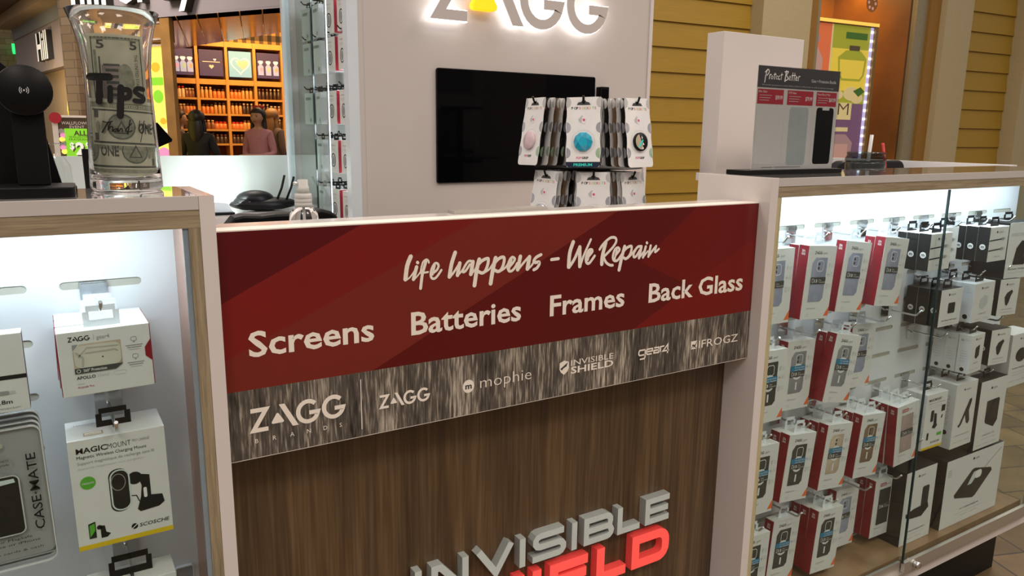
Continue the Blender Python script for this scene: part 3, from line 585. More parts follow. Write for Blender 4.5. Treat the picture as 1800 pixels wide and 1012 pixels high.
def case_box(kind):
    """phone case box: front face at y=0, top at z=0, centred on x"""
    W, Ht, Dp = 0.0955, 0.163, 0.0255
    def build():
        t = thing('phone_case_box', 'x', 'box')
        g = G(); xl, xr = -W / 2, W / 2
        g.box(xl + 0.0006, xr, 0, Dp, -Ht, 0, 0)
        obj('carton', g, 'carton', t)
        sp = G().box(xl - 0.0004, xl + 0.0006, 0.0006, Dp - 0.0006, -Ht + 0.0006, -0.0006)
        sp.face([(xl + 0.0005, -EPS, -0.062), (xl + 0.0005, -EPS, -0.088), (xl - 0.0035, -EPS, -0.083), (xl - 0.0035, -EPS, -0.067)]) if kind == 'x' else None
        so = obj('spine', sp, 'spine_red', t)
        mk = G(); z_ = Dp / 2
        for r_, s_ in ((-0.010, 'ZA'), (-0.0165, 'GG')): mk.text(s_, 0, r_ - 0.0045, 0.0048, 0, 0, None, bold=0.03, center=True)
        ms_ = G().add(mk, lambda p: (xl - 0.0008, z_ - p[0] * 0.95, p[2]))
        obj('lettering', ms_, 'ink_white', so, fix=False)
        ph = {'grey': 'case_blue', 'snap': 'case_grey', 'dark': 'case_dark', 'pink': 'case_pink', 'black': 'case_dark', 'brown': 'case_brown', 'gold': 'case_gold'}[kind]
        red = kind in ('pink', 'black'); snap = kind in ('snap', 'dark', 'brown', 'gold')
        x0, x1, z1, z0 = (-0.030, 0.020, -0.026, -0.124) if not red else (-0.026, 0.024, -0.028, -0.130)
        win = [(x0 + 0.010, z1), (x1, z1), (x1, z0 + 0.008), (x1 - 0.008, z0), (x0, z0), (x0, z1 - 0.012)] if not red else [(x0, z1), (x1, z1), (x1, z0), (x0, z0)]
        wg = G().face([(x, -EPS, z) for x, z in win], 0)
        # camera bump, ring and label inside the window picture
        yy = -2 * EPS
        if not red:
            wg.stroke(rrect(x0 + 0.016, x1 - 0.012, z1 - 0.030, z1 - 0.007, 0.006), 0.0016, yy, None, 1, None, True)
            wg.disc(x0 + 0.023, z1 - 0.014, 0.0032, 0.0032, yy, 2, 14); wg.disc(x0 + 0.023, z1 - 0.023, 0.0032, 0.0032, yy, 2, 14)
        if snap:
            wg.stroke([(x0 + 0.025 + 0.0165 * cos(RAD(a)), -0.073 + 0.0165 * sin(RAD(a))) for a in range(0, 360, 15)], 0.005, yy, None, 1, None, True)
            wg.stroke([(x0 + 0.025, -0.098), (x0 + 0.025, -0.116)], 0.005, yy, None, 1)
            wg.rect(x0, x1, -0.071, -0.0585, 2 * yy, 3); wg.rect(x0, x1, -0.0845, -0.071, 2 * yy, 2)
            wg.text('Compatible', x0 + 0.012, -0.0640, 0.0032, 3 * yy, 4, x1 - 0.004).text('with MagSafe', x0 + 0.012, -0.0695, 0.0032, 3 * yy, 4, x1 - 0.004)
            zb_ = -0.0845
        else:
            wg.rect(x0, x1, -0.084, -0.069, 2 * yy, 2); zb_ = -0.084
        wg.text('16' if kind == 'black' else '13', x0 + 0.011, zb_ + 0.0035, 0.0068, 3 * yy, 4, x0 + 0.021, bold=0.02)
        wg.text('Drop', x0 + 0.026, zb_ + 0.0075, 0.0030, 3 * yy, 4, x0 + 0.034).text('Protection', x0 + 0.026, zb_ + 0.0028, 0.0030, 3 * yy, 4, x1 - 0.002)
        wg.stroke(rrect(x0 + 0.003, x0 + 0.008, zb_ + 0.003, zb_ + 0.0115, 0.001), 0.0008, 3 * yy, None, 4, None, True)
        obj('window', wg, [ph, 'magnet_ring', 'band_dark', 'band_blue', 'ink_white'], t, fix=False)
        pg = G()
        if red:
            pg.rect(-0.026, 0.000, -0.020, -0.011, -EPS, 2); zagg(pg, -0.0245, -0.0182, 0.0058, -2 * EPS, None, 3)
        else: zagg(pg, -0.026, -0.0185, 0.0066, -EPS, None, 0)
        pg.text('gear4', 0.003, -0.0183, 0.0052, -EPS, 1, 0.0165)
        for k, zz in enumerate((-0.045, -0.064, -0.090)):
            if k == 0: pg.stroke([(0.0265, zz + 0.004), (0.0290, zz - 0.003), (0.0315, zz + 0.004), (0.0290, zz + 0.006)], 0.0008, -EPS, None, 1, None, True)
            elif k == 1: pg.stroke([(0.0285, zz - 0.004), (0.0285, zz + 0.004)], 0.001, -EPS, None, 1).stroke([(0.0245, zz), (0.0325, zz)], 0.001, -EPS, None, 1)
            else: pg.stroke(rrect(0.0265, 0.0310, zz - 0.005, zz + 0.005, 0.001), 0.0008, -EPS, None, 1, None, True)
            for l in range(3): pg.rect(0.0350, 0.0445 - 0.002 * (l % 2), zz + 0.0035 - 0.0032 * l, zz + 0.0047 - 0.0032 * l, -EPS, 4)
        pg.text('CRYSTAL PALACE' if kind in ('grey', 'snap', 'pink') else 'MILAN SNAP', -0.030, -0.1405, 0.0034, -EPS, 1, 0.001)
        for l in range(2): pg.rect(-0.030, -0.018 - 0.004 * l, -0.1525 - 0.004 * l, -0.1512 - 0.004 * l, -EPS, 4)
        pg.face([(x, -EPS, z) for x, z in ((W / 2 - 0.0005, -Ht + 0.006), (W / 2 - 0.0005, -Ht + 0.028), (W / 2 - 0.0165, -Ht + 0.006))], 5)
        obj('print', pg, ['ink', 'ink_grey', 'red_label', 'ink_white', 'ink_light', 'orange'], t, fix=False)
        hang_tab(t, Dp, 'tab_clear')
        return t
    return build
ORD = ['front', 'second', 'third', 'fourth']
HK = ['first', 'second', 'third', 'fourth', 'fifth', 'sixth', 'seventh', 'eighth']
CASES = [  # row name, hook index, kind, front y, top z, tilt, how many, look
    ('top', -1, 'grey', 1.050, -0.232, 1, 1, 'grey-blue case'), ('top', 0, 'grey', 1.042, -0.2335, 4.2, 2, 'grey-blue case'), ('top', 1, 'grey', 1.045, -0.2335, 6.9, 1, 'grey-blue case'), ('top', 2, 'grey', 1.036, -0.2315, 6.4, 2, 'grey case'),
    ('second', -1, 'dark', 1.046, -0.453, 1, 1, 'dark case'), ('second', 0, 'snap', 1.074, -0.4545, 2.8, 1, 'clear case and blue label'), ('second', 1, 'snap', 1.046, -0.4520, 11.0, 2, 'clear case and blue label'), ('second', 2, 'grey', 1.095, -0.452, 3.0, 1, 'plain case'),
    ('third', -1, 'dark', 1.046, -0.671, 3, 1, 'dark case'), ('third', 0, 'dark', 1.048, -0.6700, 6.2, 2, 'dark case and blue label'), ('third', 1, 'gold', 1.044, -0.6710, 6.6, 3, 'gold-edged case and blue label'), ('third', 2, 'brown', 1.044, -0.6710, 5.7, 3, 'brown case and blue label'), ('third', 3, 'pink', 1.036, -0.6660, -3.5, 3, 'pink case and red logo'),
    ('bottom', -1, 'dark', 1.05, -0.890, 3, 1, 'dark case'), ('bottom', 0, 'dark', 1.070, -0.8930, 5.0, 1, 'dark case and blue label'), ('bottom', 1, 'dark', 1.046, -0.8910, 4.7, 3, 'dark case and blue label'), ('bottom', 2, 'grey', 1.092, -0.889, 2.5, 1, 'dark window'), ('bottom', 3, 'black', 1.070, -0.8840, 1.5, 2, 'black phone and red logo')]
for row, i, kind, y, z, tilt, nb, look in CASES:
    for k in range(nb):
        hk = 'nearest the left post' if i < 0 else HK[i] + ' hook from the left'
        lb = f"{ORD[k] + ' ' if nb > 1 else ''}phone case box, {look}, {row} row, {hk}"
        instance('case_' + kind, case_box(kind), lb, 'phone case boxes in the right cabinet', CX(i), y + k * 0.0268, z - 0.0008 * k, (0, RAD(tilt * (1 - 0.35 * k)), 0))

def goods_box(name, W, Ht, Dp, sides, front, picture, tab, mats, top=None):
    def build():
        t = thing(name, 'x', 'box')
        g = G().box(-W / 2, W / 2, 0, Dp, -Ht, 0, 0, [0, 0, 1, 0, 0, 2])
        c = obj('carton', g, [sides, front, top or sides], t, bevel=0.0006)
        p = G(); picture(p); obj('print', p, mats, t, fix=False)
        if tab: hang_tab(t, Dp, tab, 0.040, 0.024)
        return t
    return build
PM = ['ink', 'ink_grey', 'ink_light', 'ink_white', 'green', 'yellow', 'black_card', 'acrylic_grey']
def brand(p, W, z, s=0.0055):
    p.disc(-0.012, z + s / 2, s * 0.55, s * 0.55, -EPS, 0, 14); p.text('mophie', -0.006, z, s * 1.1, -EPS, 1, 0.018)
def badge(p, x, Dp, z):                              # round white mark on the dark left side
    q = G().disc(0, 0, 0.0075, 0.0075, 0, 3, 18).text('m', 0, -0.003, 0.008, -0.0002, 0, None, bold=0.03, center=True)
    p.add(q, lambda a: (x - 0.0006 + a[1], Dp / 2 - a[0], z + a[2]))
def cable_pic(p):
    brand(p, 0.09, -0.016)
    for z in (-0.032, -0.058):
        p.stroke([(-0.045, z - 0.003), (0.005, z - 0.001), (0.018, z)], 0.003, -EPS, None, 0); p.rect(0.012, 0.026, z - 0.0035, z + 0.0035, -2 * EPS, 1); p.rect(0.026, 0.034, z - 0.002, z + 0.002, -EPS, 2)
    p.text('USB-C cable', -0.015, -0.079, 0.0035, -EPS, 1, 0.020); badge(p, -0.0455, 0.030, -0.052)
def puck_pic(p):
    brand(p, 0.1, -0.017); p.prism(rrect(-0.012, 0.020, -0.064, -0.036, 0.004), -EPS, None, 6)
    p.text('fast charge wall charger', -0.035, -0.083, 0.0042, -EPS, 0, 0.035); p.rect(-0.03, 0.03, -0.091, -0.0895, -EPS, 2); badge(p, -0.05, 0.030, -0.055)
def white_pic(p):
    brand(p, 0.1, -0.017); p.prism([(-0.018, -0.045), (0.004, -0.034), (0.020, -0.040), (0.020, -0.060), (0.0, -0.072), (-0.018, -0.064)], -EPS, None, 2)
    p.text('speedport 20', -0.018, -0.085, 0.0045, -EPS, 1, 0.016)
    for x in (-0.035, 0.008): p.rect(x, x + 0.026, -0.0985, -0.0965, -EPS, 2)
    q = G().disc(0, 0, 0.0065, 0.0065, 0, 0, 16)
    for l in range(4): q.rect(-0.010, 0.010 - 0.003 * l, 0.075 + 0.005 * l - 0.01, 0.0765 + 0.005 * l - 0.01, 0, 2)
    p.add(q, lambda a: (-0.0506, 0.017 - a[0], -0.09 + a[2]))
def vent_pic(p):
    brand(p, 0.085, -0.017); p.prism([(-0.010, -0.070), (-0.016, -0.050), (-0.008, -0.038), (0.012, -0.030), (0.018, -0.036), (0.010, -0.048), (0.004, -0.066), (-0.003, -0.075)], -EPS, None, 6)
    p.text('snap+ vent mount', -0.025, -0.085, 0.0040, -EPS, 1, 0.022); p.rect(-0.03, 0.03, -0.093, -0.0915, -EPS, 2); badge(p, -0.0425, 0.040, -0.055)
def slim_pic(p):
    brand(p, 0.077, -0.015); p.prism([(-0.010, -0.036), (0.012, -0.030), (0.014, -0.034), (0.014, -0.060), (0.0, -0.068), (-0.010, -0.062)], -EPS, None, 6)
    p.text('speedport', -0.014, -0.080, 0.0042, -EPS, 1, 0.016)
    for x in (-0.03, 0.004): p.rect(x, x + 0.022, -0.0965, -0.0945, -EPS, 2)
    q = G().disc(0, 0, 0.0055, 0.0055, 0, 0, 16).text('2x', -0.010, 0.078, 0.005, 0, 0, -0.002).rect(0.0, 0.010, 0.080, 0.0815, 0, 2)
    for l in range(5): q.rect(-0.008, 0.008, 0.022 + 0.007 * l, 0.0235 + 0.007 * l, 0, 2)
    p.add(q, lambda a: (-0.0392, 0.0165 - a[0], -0.095 + a[2]))
def mount_pic(p, W=0.109, Ht=0.146, small=False):
    p.text('MAGIC', -0.046, -0.0175, 0.0072, -EPS, 0, -0.012, bold=0.02).text('MOUNT', -0.0115, -0.0175, 0.0072, -EPS, 0, 0.0145, bold=-0.012).text('PRO CHARGE', 0.0165, -0.0140, 0.0036, -EPS, 1, 0.036)
    p.text('Magnetic Wireless Charging Mount', -0.046, -0.0245, 0.0042, -EPS, 0, 0.032).text('Support magnétique de recharge sans fil', -0.046, -0.0320, 0.0040, -EPS, 1, 0.040).text('Soporte magnético con cargador', -0.046, -0.0385, 0.0030, -EPS, 2, 0.028)
    p.disc(-0.037, -0.057, 0.0085, 0.0085, -EPS, 4, 24).text('MAGSAFE', -0.0435, -0.0585, 0.0028, -2 * EPS, 3, -0.0305)
    # picture: charging head on arm
    p.prism(rrect(-0.0145, 0.0075, -0.104, -0.046, 0.010), -EPS, None, 6); p.stroke(rrect(-0.0125, 0.0085, -0.102, -0.048, 0.010), 0.0018, -1.5 * EPS, None, 7, None, True)
    p.stroke([(-0.004 + 0.008 * cos(RAD(a)), -0.064 + 0.011 * sin(RAD(a))) for a in range(0, 360, 20)], 0.0009, -2 * EPS, None, 1, None, True)
    p.disc(0.0150, -0.0630, 0.0085, 0.0085, -EPS, 0, 18); p.prism([(0.018, -0.058), (0.032, -0.062), (0.032, -0.090), (0.045, -0.092), (0.047, -0.103), (0.040, -0.108), (0.018, -0.110), (0.015, -0.106), (0.020, -0.090), (0.022, -0.075)], -1.2 * EPS, None, 0)
    p.prism(rrect(0.0235, 0.0275, -0.092, -0.078, 0.002), -2 * EPS, None, 3); p.stroke([(0.008, -0.086), (0.015, -0.087), (0.018, -0.096)], 0.0012, -EPS, None, 0)
    p.prism([(-0.042, -0.112), (-0.034, -0.110), (-0.034, -0.132), (-0.042, -0.132)], -EPS, None, 6); p.face([(-0.041, -2 * EPS, -0.114), (-0.035, -2 * EPS, -0.112), (-0.035, -2 * EPS, -0.122), (-0.041, -2 * EPS, -0.130)], 4)
    p.disc(-0.030, -0.119, 0.003, 0.003, -EPS, 0, 12); p.prism([(-0.029, -0.117), (-0.024, -0.118), (-0.023, -0.127), (-0.018, -0.130), (-0.022, -0.134), (-0.029, -0.134)], -EPS, None, 0)
    p.disc(0.0095, -0.1285, 0.0038, 0.0038, -EPS, 0, 16).stroke([(0.0065, -0.131), (0.0125, -0.126)], 0.001, -2 * EPS, None, 3).text('SCOSCHE', 0.0150, -0.1310, 0.0050, -EPS, 0, 0.050, bold=0.01, slant=0.2)
    p.rect(-W / 2, W / 2, -Ht + 0.0002, -Ht + 0.0065, -EPS, 5)
def car_pic(p):
    p.text('MAGICMOUNT', -0.038, -0.020, 0.0075, -EPS, 0, 0.020, bold=0.01); p.text('Magnetic mount for dash & window', -0.038, -0.027, 0.0035, -EPS, 1, 0.038)
    for l in range(2): p.rect(-0.038, 0.025, -0.0345 - 0.005 * l, -0.0333 - 0.005 * l, -EPS, 2)
    p.rect(0.026, 0.043, -0.055, -0.037, -EPS, 6); p.prism(rrect(-0.022, -0.008, -0.078, -0.046, 0.004), -EPS, None, 6); p.prism([(-0.006, -0.055), (0.006, -0.058), (0.010, -0.085), (0.014, -0.092), (0.004, -0.100), (-0.010, -0.096), (-0.004, -0.085)], -EPS, None, 0)
    p.prism([(0.030, -0.066), (0.036, -0.064), (0.034, -0.074), (0.028, -0.074)], -EPS, None, 0); p.prism(rrect(-0.030, -0.021, -0.128, -0.108, 0.002), -EPS, None, 0); p.rect(0.018, 0.040, -0.122, -0.113, -EPS, 4)
    p.text('SCOSCHE', -0.008, -0.140, 0.0055, -EPS, 0, 0.034, bold=0.01); p.rect(-0.049, 0.049, -0.1545, -0.148, -EPS, 5)
def stand_pic(p):
    brand(p, 0.105, -0.022); p.prism([(-0.028, -0.122), (-0.020, -0.118), (0.020, -0.052), (0.030, -0.050), (0.032, -0.058), (0.022, -0.085), (0.030, -0.115), (0.024, -0.124), (0.014, -0.120), (0.004, -0.095), (-0.008, -0.118), (-0.020, -0.128)], -EPS, None, 6)
    p.text('snap+ powerstation stand', -0.036, -0.152, 0.0045, -EPS, 1, 0.036)
    for x in (-0.04, -0.012, 0.016): p.rect(x, x + 0.022, -0.171, -0.1685, -EPS, 2)
    q = G().disc(0, -0.14, 0.0065, 0.0065, 0, 0, 16)
    for l in range(5): q.stroke(rrect(-0.004, 0.004, -0.045 - 0.018 * l, -0.036 - 0.018 * l, 0.001), 0.0008, 0, None, 1, None, True).rect(-0.007, 0.007, -0.048 - 0.018 * l, -0.047 - 0.018 * l, 0, 2)
    p.add(q, lambda a: (-0.0531, 0.02 - a[0], a[2]))
def power_pic(p):
    brand(p, 0.143, -0.028, 0.007); p.prism([(-0.028, -0.062), (0.034, -0.060), (0.040, -0.064), (0.040, -0.128), (0.022, -0.146), (-0.024, -0.128), (-0.028, -0.122)], -EPS, None, 6)
    p.text('powerstation XXL', -0.030, -0.166, 0.0055, -EPS, 1, 0.036); p.rect(-0.04, 0.045, -0.176, -0.1745, -EPS, 2)
    for x in (-0.06, -0.02, 0.02): p.rect(x, x + 0.032, -0.192, -0.1895, -EPS, 2)
def mic_pic(p):
    p.rect(-0.05, 0.05, -0.036, -0.028, -EPS, 2); p.prism([(-0.02, -0.070), (0.0, -0.050), (0.02, -0.052), (0.018, -0.095), (0.030, -0.108), (0.020, -0.118), (-0.03, -0.116), (-0.028, -0.104)], -EPS, None, 6)
    p.text('wireless charger', -0.045, -0.130, 0.005, -EPS, 0, 0.03); p.rect(-0.045, 0.03, -0.1385, -0.137, -EPS, 2); badge(p, -0.06, 0.05, -0.07)
def round_pic(p):
    brand(p, 0.12, -0.018); p.disc(0.0, -0.065, 0.030, 0.021, -EPS, 6, 28); p.text('wireless charging pad', -0.04, -0.105, 0.005, -EPS, 0, 0.04)
    for l in range(2): p.rect(-0.04, 0.03, -0.116 - 0.008 * l, -0.1145 - 0.008 * l, -EPS, 2)
    for x in (-0.05, -0.015, 0.02): p.rect(x, x + 0.028, -0.143, -0.140, -EPS, 2)
def chairpad_pic(p):
    brand(p, 0.14, -0.022, 0.006); p.prism(rrect(0.012, 0.044, -0.125, -0.055, 0.006), -EPS, None, 6); p.prism([(-0.055, -0.120), (-0.02, -0.112), (0.045, -0.108), (0.050, -0.122), (0.020, -0.142), (-0.03, -0.138), (-0.055, -0.130)], -2 * EPS, None, 0)
    p.text('wireless charging stand', -0.045, -0.177, 0.005, -EPS, 0, 0.04); p.rect(-0.045, 0.04, -0.186, -0.1845, -EPS, 2)
    for x in (-0.04, 0.0): p.rect(x, x + 0.032, -0.199, -0.196, -EPS, 2)
def mat_pic(p):
    brand(p, 0.3, -0.022, 0.0075); p.prism([(-0.095, -0.112), (-0.012, -0.052), (0.002, -0.050), (0.092, -0.068), (0.098, -0.078), (0.020, -0.138), (0.006, -0.142), (-0.090, -0.122)], -EPS, None, 6)
    p.stroke([(0.050, -0.062), (0.138, -0.015)], 0.0022, -EPS, None, 1); p.prism([(-0.030, -0.096), (-0.004, -0.062), (0.008, -0.060), (0.020, -0.072), (-0.010, -0.096)], -2 * EPS, None, 7); p.prism(rrect(0.004, 0.040, -0.084, -0.060, 0.011), -3 * EPS, None, 3)
    p.text('3-in-1 wireless charging mat', -0.055, -0.165, 0.0060, -EPS, 0, 0.045); p.rect(-0.08, 0.08, -0.1755, -0.174, -EPS, 2)
    for x in (-0.05, 0.0): p.rect(x, x + 0.040, -0.186, -0.183, -EPS, 2)
    for l in range(4): p.rect(-0.140, -0.122, -0.030 - 0.006 * l, -0.0285 - 0.006 * l, -EPS, 1)
GOODS = [  # key, builder, x column, front y, top z, depth, count, tilt, yaw, label core, group
    ('cable', goods_box('cable_box', 0.091, 0.090, 0.030, 'black_card', 'carton', cable_pic, 'black', PM, 'carton_side'), [(3, 1.006, -0.2245, 3), (4, 1.062, -0.224, 1), (5, 1.004, -0.2225, 3)], 'black-sided charging cable box, top row, {h}', 'black-sided cable boxes'),
    ('wall', goods_box('charger_box', 0.0995, 0.097, 0.030, 'black_card', 'carton', puck_pic, 'black', PM), [(4, 1.034, -0.379, 3)], 'black-sided wall charger box, upper row, {h}', 'black-sided wall charger boxes'),
    ('white', goods_box('charger_box', 0.100, 0.105, 0.034, 'carton_side', 'carton', white_pic, 'black', PM), [(5, 1.021, -0.372, 3)], 'all-white wall charger box beside the black-sided chargers, {h}', 'white wall charger boxes'),
    ('vent', goods_box('vent_mount_box', 0.085, 0.101, 0.045, 'black_card', 'carton', vent_pic, None, PM), [(6, 1.022, -0.375, 2), (6, 1.026, -0.517, 2)], 'black-sided car vent mount box, {r}, seventh hook', 'black-sided vent mount boxes'),
    ('slim', goods_box('charger_box', 0.077, 0.106, 0.033, 'carton_side', 'carton', slim_pic, 'black', PM), [(5, 1.019, -0.513, 3)], 'narrow white charger box below the all-white chargers, {h}', 'narrow white charger boxes'),
    ('car', goods_box('phone_mount_box', 0.098, 0.155, 0.060, 'carton_side', 'carton', car_pic, 'black', PM), [(4, 1.036, -0.660, 1)], 'white phone mount box with yellow foot in right cabinet', None),
    ('stand', goods_box('phone_stand_box', 0.105, 0.186, 0.042, 'carton_side', 'carton', stand_pic, 'black', PM), [(5, 1.030, -0.650, 2)], 'tall white phone stand box with black folding stand picture', 'phone stand boxes'),
    ('power', goods_box('power_bank_box', 0.141, 0.202, 0.050, 'black_card', 'carton', power_pic, 'black', PM), [(6, 1.024, -0.660, 1)], 'large white power bank box with black block picture, right end', None),
    ('mic', goods_box('charger_box', 0.120, 0.155, 0.090, 'black_card', 'carton', mic_pic, 'black', PM), [(6.32, 1.028, -0.222, 1)], 'large black-sided charger box, top row, right end', None),
    ('round', goods_box('charging_pad_box', 0.120, 0.158, 0.060, 'carton_side', 'carton', round_pic, None, PM), [(7.05, 1.030, -0.546, 1)], 'white box with round black charging pad, right end', None),
]
for key, bd, spots, lb, grp in GOODS:
    for si, (i, y, z, nb) in enumerate(spots):
        for k in range(nb):
            dpt = {'cable': 0.0306, 'wall': 0.0306, 'white': 0.0346, 'vent': 0.0456, 'slim': 0.0336, 'stand': 0.0426}.get(key, 0.06)
            l_ = lb.format(h=(HK[int(i)] + ' hook'), r='upper row' if si == 0 else 'lower row')
            l_ = (ORD[k] + ' ' if nb > 1 else '') + l_
            instance(key, bd, l_, grp or 'single boxes in the right cabinet', CX(i), y + k * dpt, z - 0.001 * k, (0, RAD(random.uniform(-0.8, 0.8)), RAD({'vent': -6, 'mic': -6, 'slim': 5}.get(key, 0) * (1 if k == 0 else 0.4))))
t = instance('cstand', goods_box('charging_stand_box', 0.141, 0.211, 0.062, 'black_card', 'carton', chairpad_pic, None, PM), 'black-sided charging stand box standing on the cabinet floor', 'boxes on the cabinet floor', 1.935, 1.032, -1.0750 + 0.211, (0, 0, 0))
t = instance('cmat', goods_box('charging_mat_box', 0.299, 0.205, 0.098, 'black_card', 'carton', mat_pic, None, PM), 'largest black-sided charging mat box standing on the cabinet floor', 'boxes on the cabinet floor', 2.195, 1.026, -1.0750 + 0.205, (0, 0, 0))

# ------------------------------------------------------------------ peg hooks
def hook_proto(L):
    def build():
        t = thing('peg_hook', 'x', 'hook')
        obj('bracket', G().box(-0.0165, 0.0165, -0.003, -0.0004, -0.036, 0.004).box(-0.015, 0.015, -0.0055, -0.003, -0.006, 0.002), 'chrome', t)
        obj('wire', G().tube([(0, -0.003, -0.018), (0, -0.010, -0.0155), (0, -L + 0.012, -0.0155), (0, -L + 0.006, -0.0135), (0, -L - 0.006, 0.0005)], 0.0024), 'chrome', t)
        return t
    return build
def hooks(lst, side):
    for x, z, L, lb in lst:
        instance('hook%d' % int(L * 1000), hook_proto(L), lb, 'chrome peg hooks in the cabinets', x, 1.1323, z)
rn = {0: 'top row', 3: 'fourth slot row', 6: 'seventh slot row', 9: 'bottom row'}
HL = []
for i in range(-1, 7): HL.append((CX(i), ROWS[0], 0.094, f"chrome peg hook, top row, {'left end' if i < 0 else HK[i] + ' hook'}, right cabinet"))
for i in range(-1, 4): HL.append((CX(i), ROWS[3] - 0.002, 0.094, f"{'empty ' if i > 1 else ''}chrome peg hook, second row, {'left end' if i < 0 else HK[i] + ' hook'}, right cabinet"))
for i in range(-1, 4): HL.append((CX(i), ROWS[6] - 0.006, 0.094, f"chrome peg hook, third row, {'left end' if i < 0 else HK[i] + ' hook'}, right cabinet"))
for i in range(-1, 4): HL.append((CX(i), ROWS[9] - 0.012, 0.094, f"chrome peg hook, bottom row, {'left end' if i < 0 else HK[i] + ' hook'}, right cabinet"))
HL += [(CX(4), ROWS[2] + 0.002, 0.094, 'chrome peg hook holding the black-sided wall charger boxes'), (CX(5), ROWS[2] + 0.006, 0.100, 'chrome peg hook holding the all-white wall charger boxes'), (CX(4), ROWS[4] - 0.006, 0.094, 'empty chrome peg hook behind the glass door edge'),
       (CX(5), ROWS[4] - 0.002, 0.100, 'chrome peg hook holding the narrow white charger boxes'), (CX(6), ROWS[4] + 0.010, 0.100, 'chrome peg hook above the lower vent mount boxes'), (CX(4), ROWS[6] - 0.001, 0.094, 'chrome peg hook holding the small yellow-footed phone mount box'),
       (CX(5), ROWS[6] + 0.008, 0.094, 'chrome peg hook holding the phone stand boxes'), (CX(6), ROWS[6] - 0.001, 0.094, 'chrome peg hook holding the large power bank box'), (CX(6), ROWS[2] + 0.008, 0.100, 'chrome peg hook above the upper vent mount boxes'), (CX(3.6), ROWS[8], 0.094, 'empty chrome peg hook above the charging stand box')]
hooks(HL, 'R')
LHOOK = [(0.048, ROWS[0], 0.120, 'chrome peg hook holding the white earbud case boxes'), (0.052, ROWS[2] - 0.006, 0.128, 'chrome peg hook holding the big yellow-footed phone mount box'), (0.056, ROWS[5] - 0.006, 0.120, 'chrome peg hook below the yellow-footed phone mount box'),
         (-0.083, ROWS[0] + 0.0, 0.100, 'chrome peg hook holding the cable box in left cabinet'), (-0.083, ROWS[2] - 0.002, 0.100, 'chrome peg hook holding the clear wallet packs')]
hooks(LHOOK, 'L')

# ------------------------------------------------------------------ left cabinet goods
def apollo():
    t = thing('earbud_case_box', 'x', 'box'); W, Ht, Dp = 0.100, 0.080, 0.033
    obj('carton', G().box(-W / 2, W / 2, 0, Dp, -Ht, 0), 'carton', t, bevel=0.0006)
    sl = G().box(W / 2 + 0.0001, W / 2 + 0.0009, 0.001, Dp - 0.001, -Ht + 0.001, -0.001).box(-W / 2 - 0.0009, -W / 2 - 0.0001, 0.001, Dp - 0.001, -Ht + 0.001, -0.001)
    sl.face([(x, -EPS, z) for x, z in ((W / 2, -0.020), (W / 2 - 0.007, -0.030), (W / 2 - 0.007, -0.041), (W / 2, -0.048))])
    obj('sleeve', sl, 'spine_red', t, fix=False)
    wg = G().face([(x, -EPS, z) for x, z in ((-0.027, -0.016), (0.017, -0.016), (0.017, -0.046), (0.009, -0.052), (-0.035, -0.052), (-0.035, -0.025))], 0)
    wg.prism(rrect(-0.034, 0.016, -0.0455, -0.018, 0.007), -2 * EPS, None, 1); wg.stroke([(-0.030, -0.032), (-0.020, -0.021), (0.014, -0.0225)], 0.0012, -3 * EPS, None, 2).stroke([(-0.022, -0.0275), (0.010, -0.027), (0.013, -0.0295)], 0.0016, -3 * EPS, None, 2)
    wg.stroke([(-0.032, -0.026), (-0.025, -0.033), (-0.026, -0.044)], 0.0022, -3 * EPS, None, 2); wg.disc(-0.004, -0.0345, 0.0009, 0.0009, -3 * EPS, 3, 10)
    wg.face([(x, -3 * EPS, z) for x, z in ((-0.035, -0.0455), (0.017, -0.0455), (0.0165, -0.0465), (0.009, -0.052), (-0.035, -0.052))], 4)
    wg.text('360° Protection', -0.026, -0.0505, 0.0036, -4 * EPS, 5, -0.001, bold=0.01); wg.stroke([(-0.031 + 0.002 * cos(k), -0.0488 + 0.002 * sin(k)) for k in [j * pi / 4 for j in range(8)]], 0.0006, -4 * EPS, None, 5, None, True)
    wg.face([(x, -EPS, z) for x, z in ((-0.035, -0.016), (-0.0285, -0.016), (-0.035, -0.0235))], 6)
    obj('window', wg, ['case_gold', 'case_clear', 'slot_beige', 'ink', 'band_dark', 'ink_white', 'ink_grey'], t, fix=False)
    p = G(); zagg(p, -0.0385, -0.0122, 0.0062, -EPS, None, 0); p.rect(-0.0115, -0.0112, -0.0125, -0.005, -EPS, 1); p.text('gear4', -0.0085, -0.0120, 0.0052, -EPS, 1, 0.0055)
    p.text('APOLLO', -0.034, -0.0595, 0.0040, -EPS, 0, -0.014, bold=0.015).text('SNAP', -0.012, -0.0595, 0.0040, -EPS, 2, 0.0015, bold=-0.01).rect(-0.034, -0.026, -0.0655, -0.0648, -EPS, 2).text('Airpods Pro', -0.034, -0.0705, 0.0028, -EPS, 3, -0.0165)
    p.stroke(rrect(0.006, 0.0195, -0.0597, -0.0550, 0.0015), 0.0004, -EPS, None, 2, None, True)
    for zc_, n_ in ((-0.0175, 0), (-0.0395, 1)):
        p.stroke(rrect(0.0285, 0.0345, zc_ - 0.0025, zc_ + 0.0025, 0.0015), 0.0006, -EPS, None, 1, None, True); p.rect(0.0305, 0.0325, zc_ - 0.0045, zc_ - 0.0035, -EPS, 1)
        for l in range(3): p.rect(0.0220 + 0.0015 * l, 0.0410 - 0.0015 * l, zc_ - 0.0085 - 0.0026 * l, zc_ - 0.0075 - 0.0026 * l, -EPS, 1 if l < 2 else 2)
    obj('print', p, ['ink', 'ink_grey', 'ink_light', 'red_label'], t, fix=False)
    hang_tab(t, Dp, 'tab_clear', 0.040, 0.026)
    return t
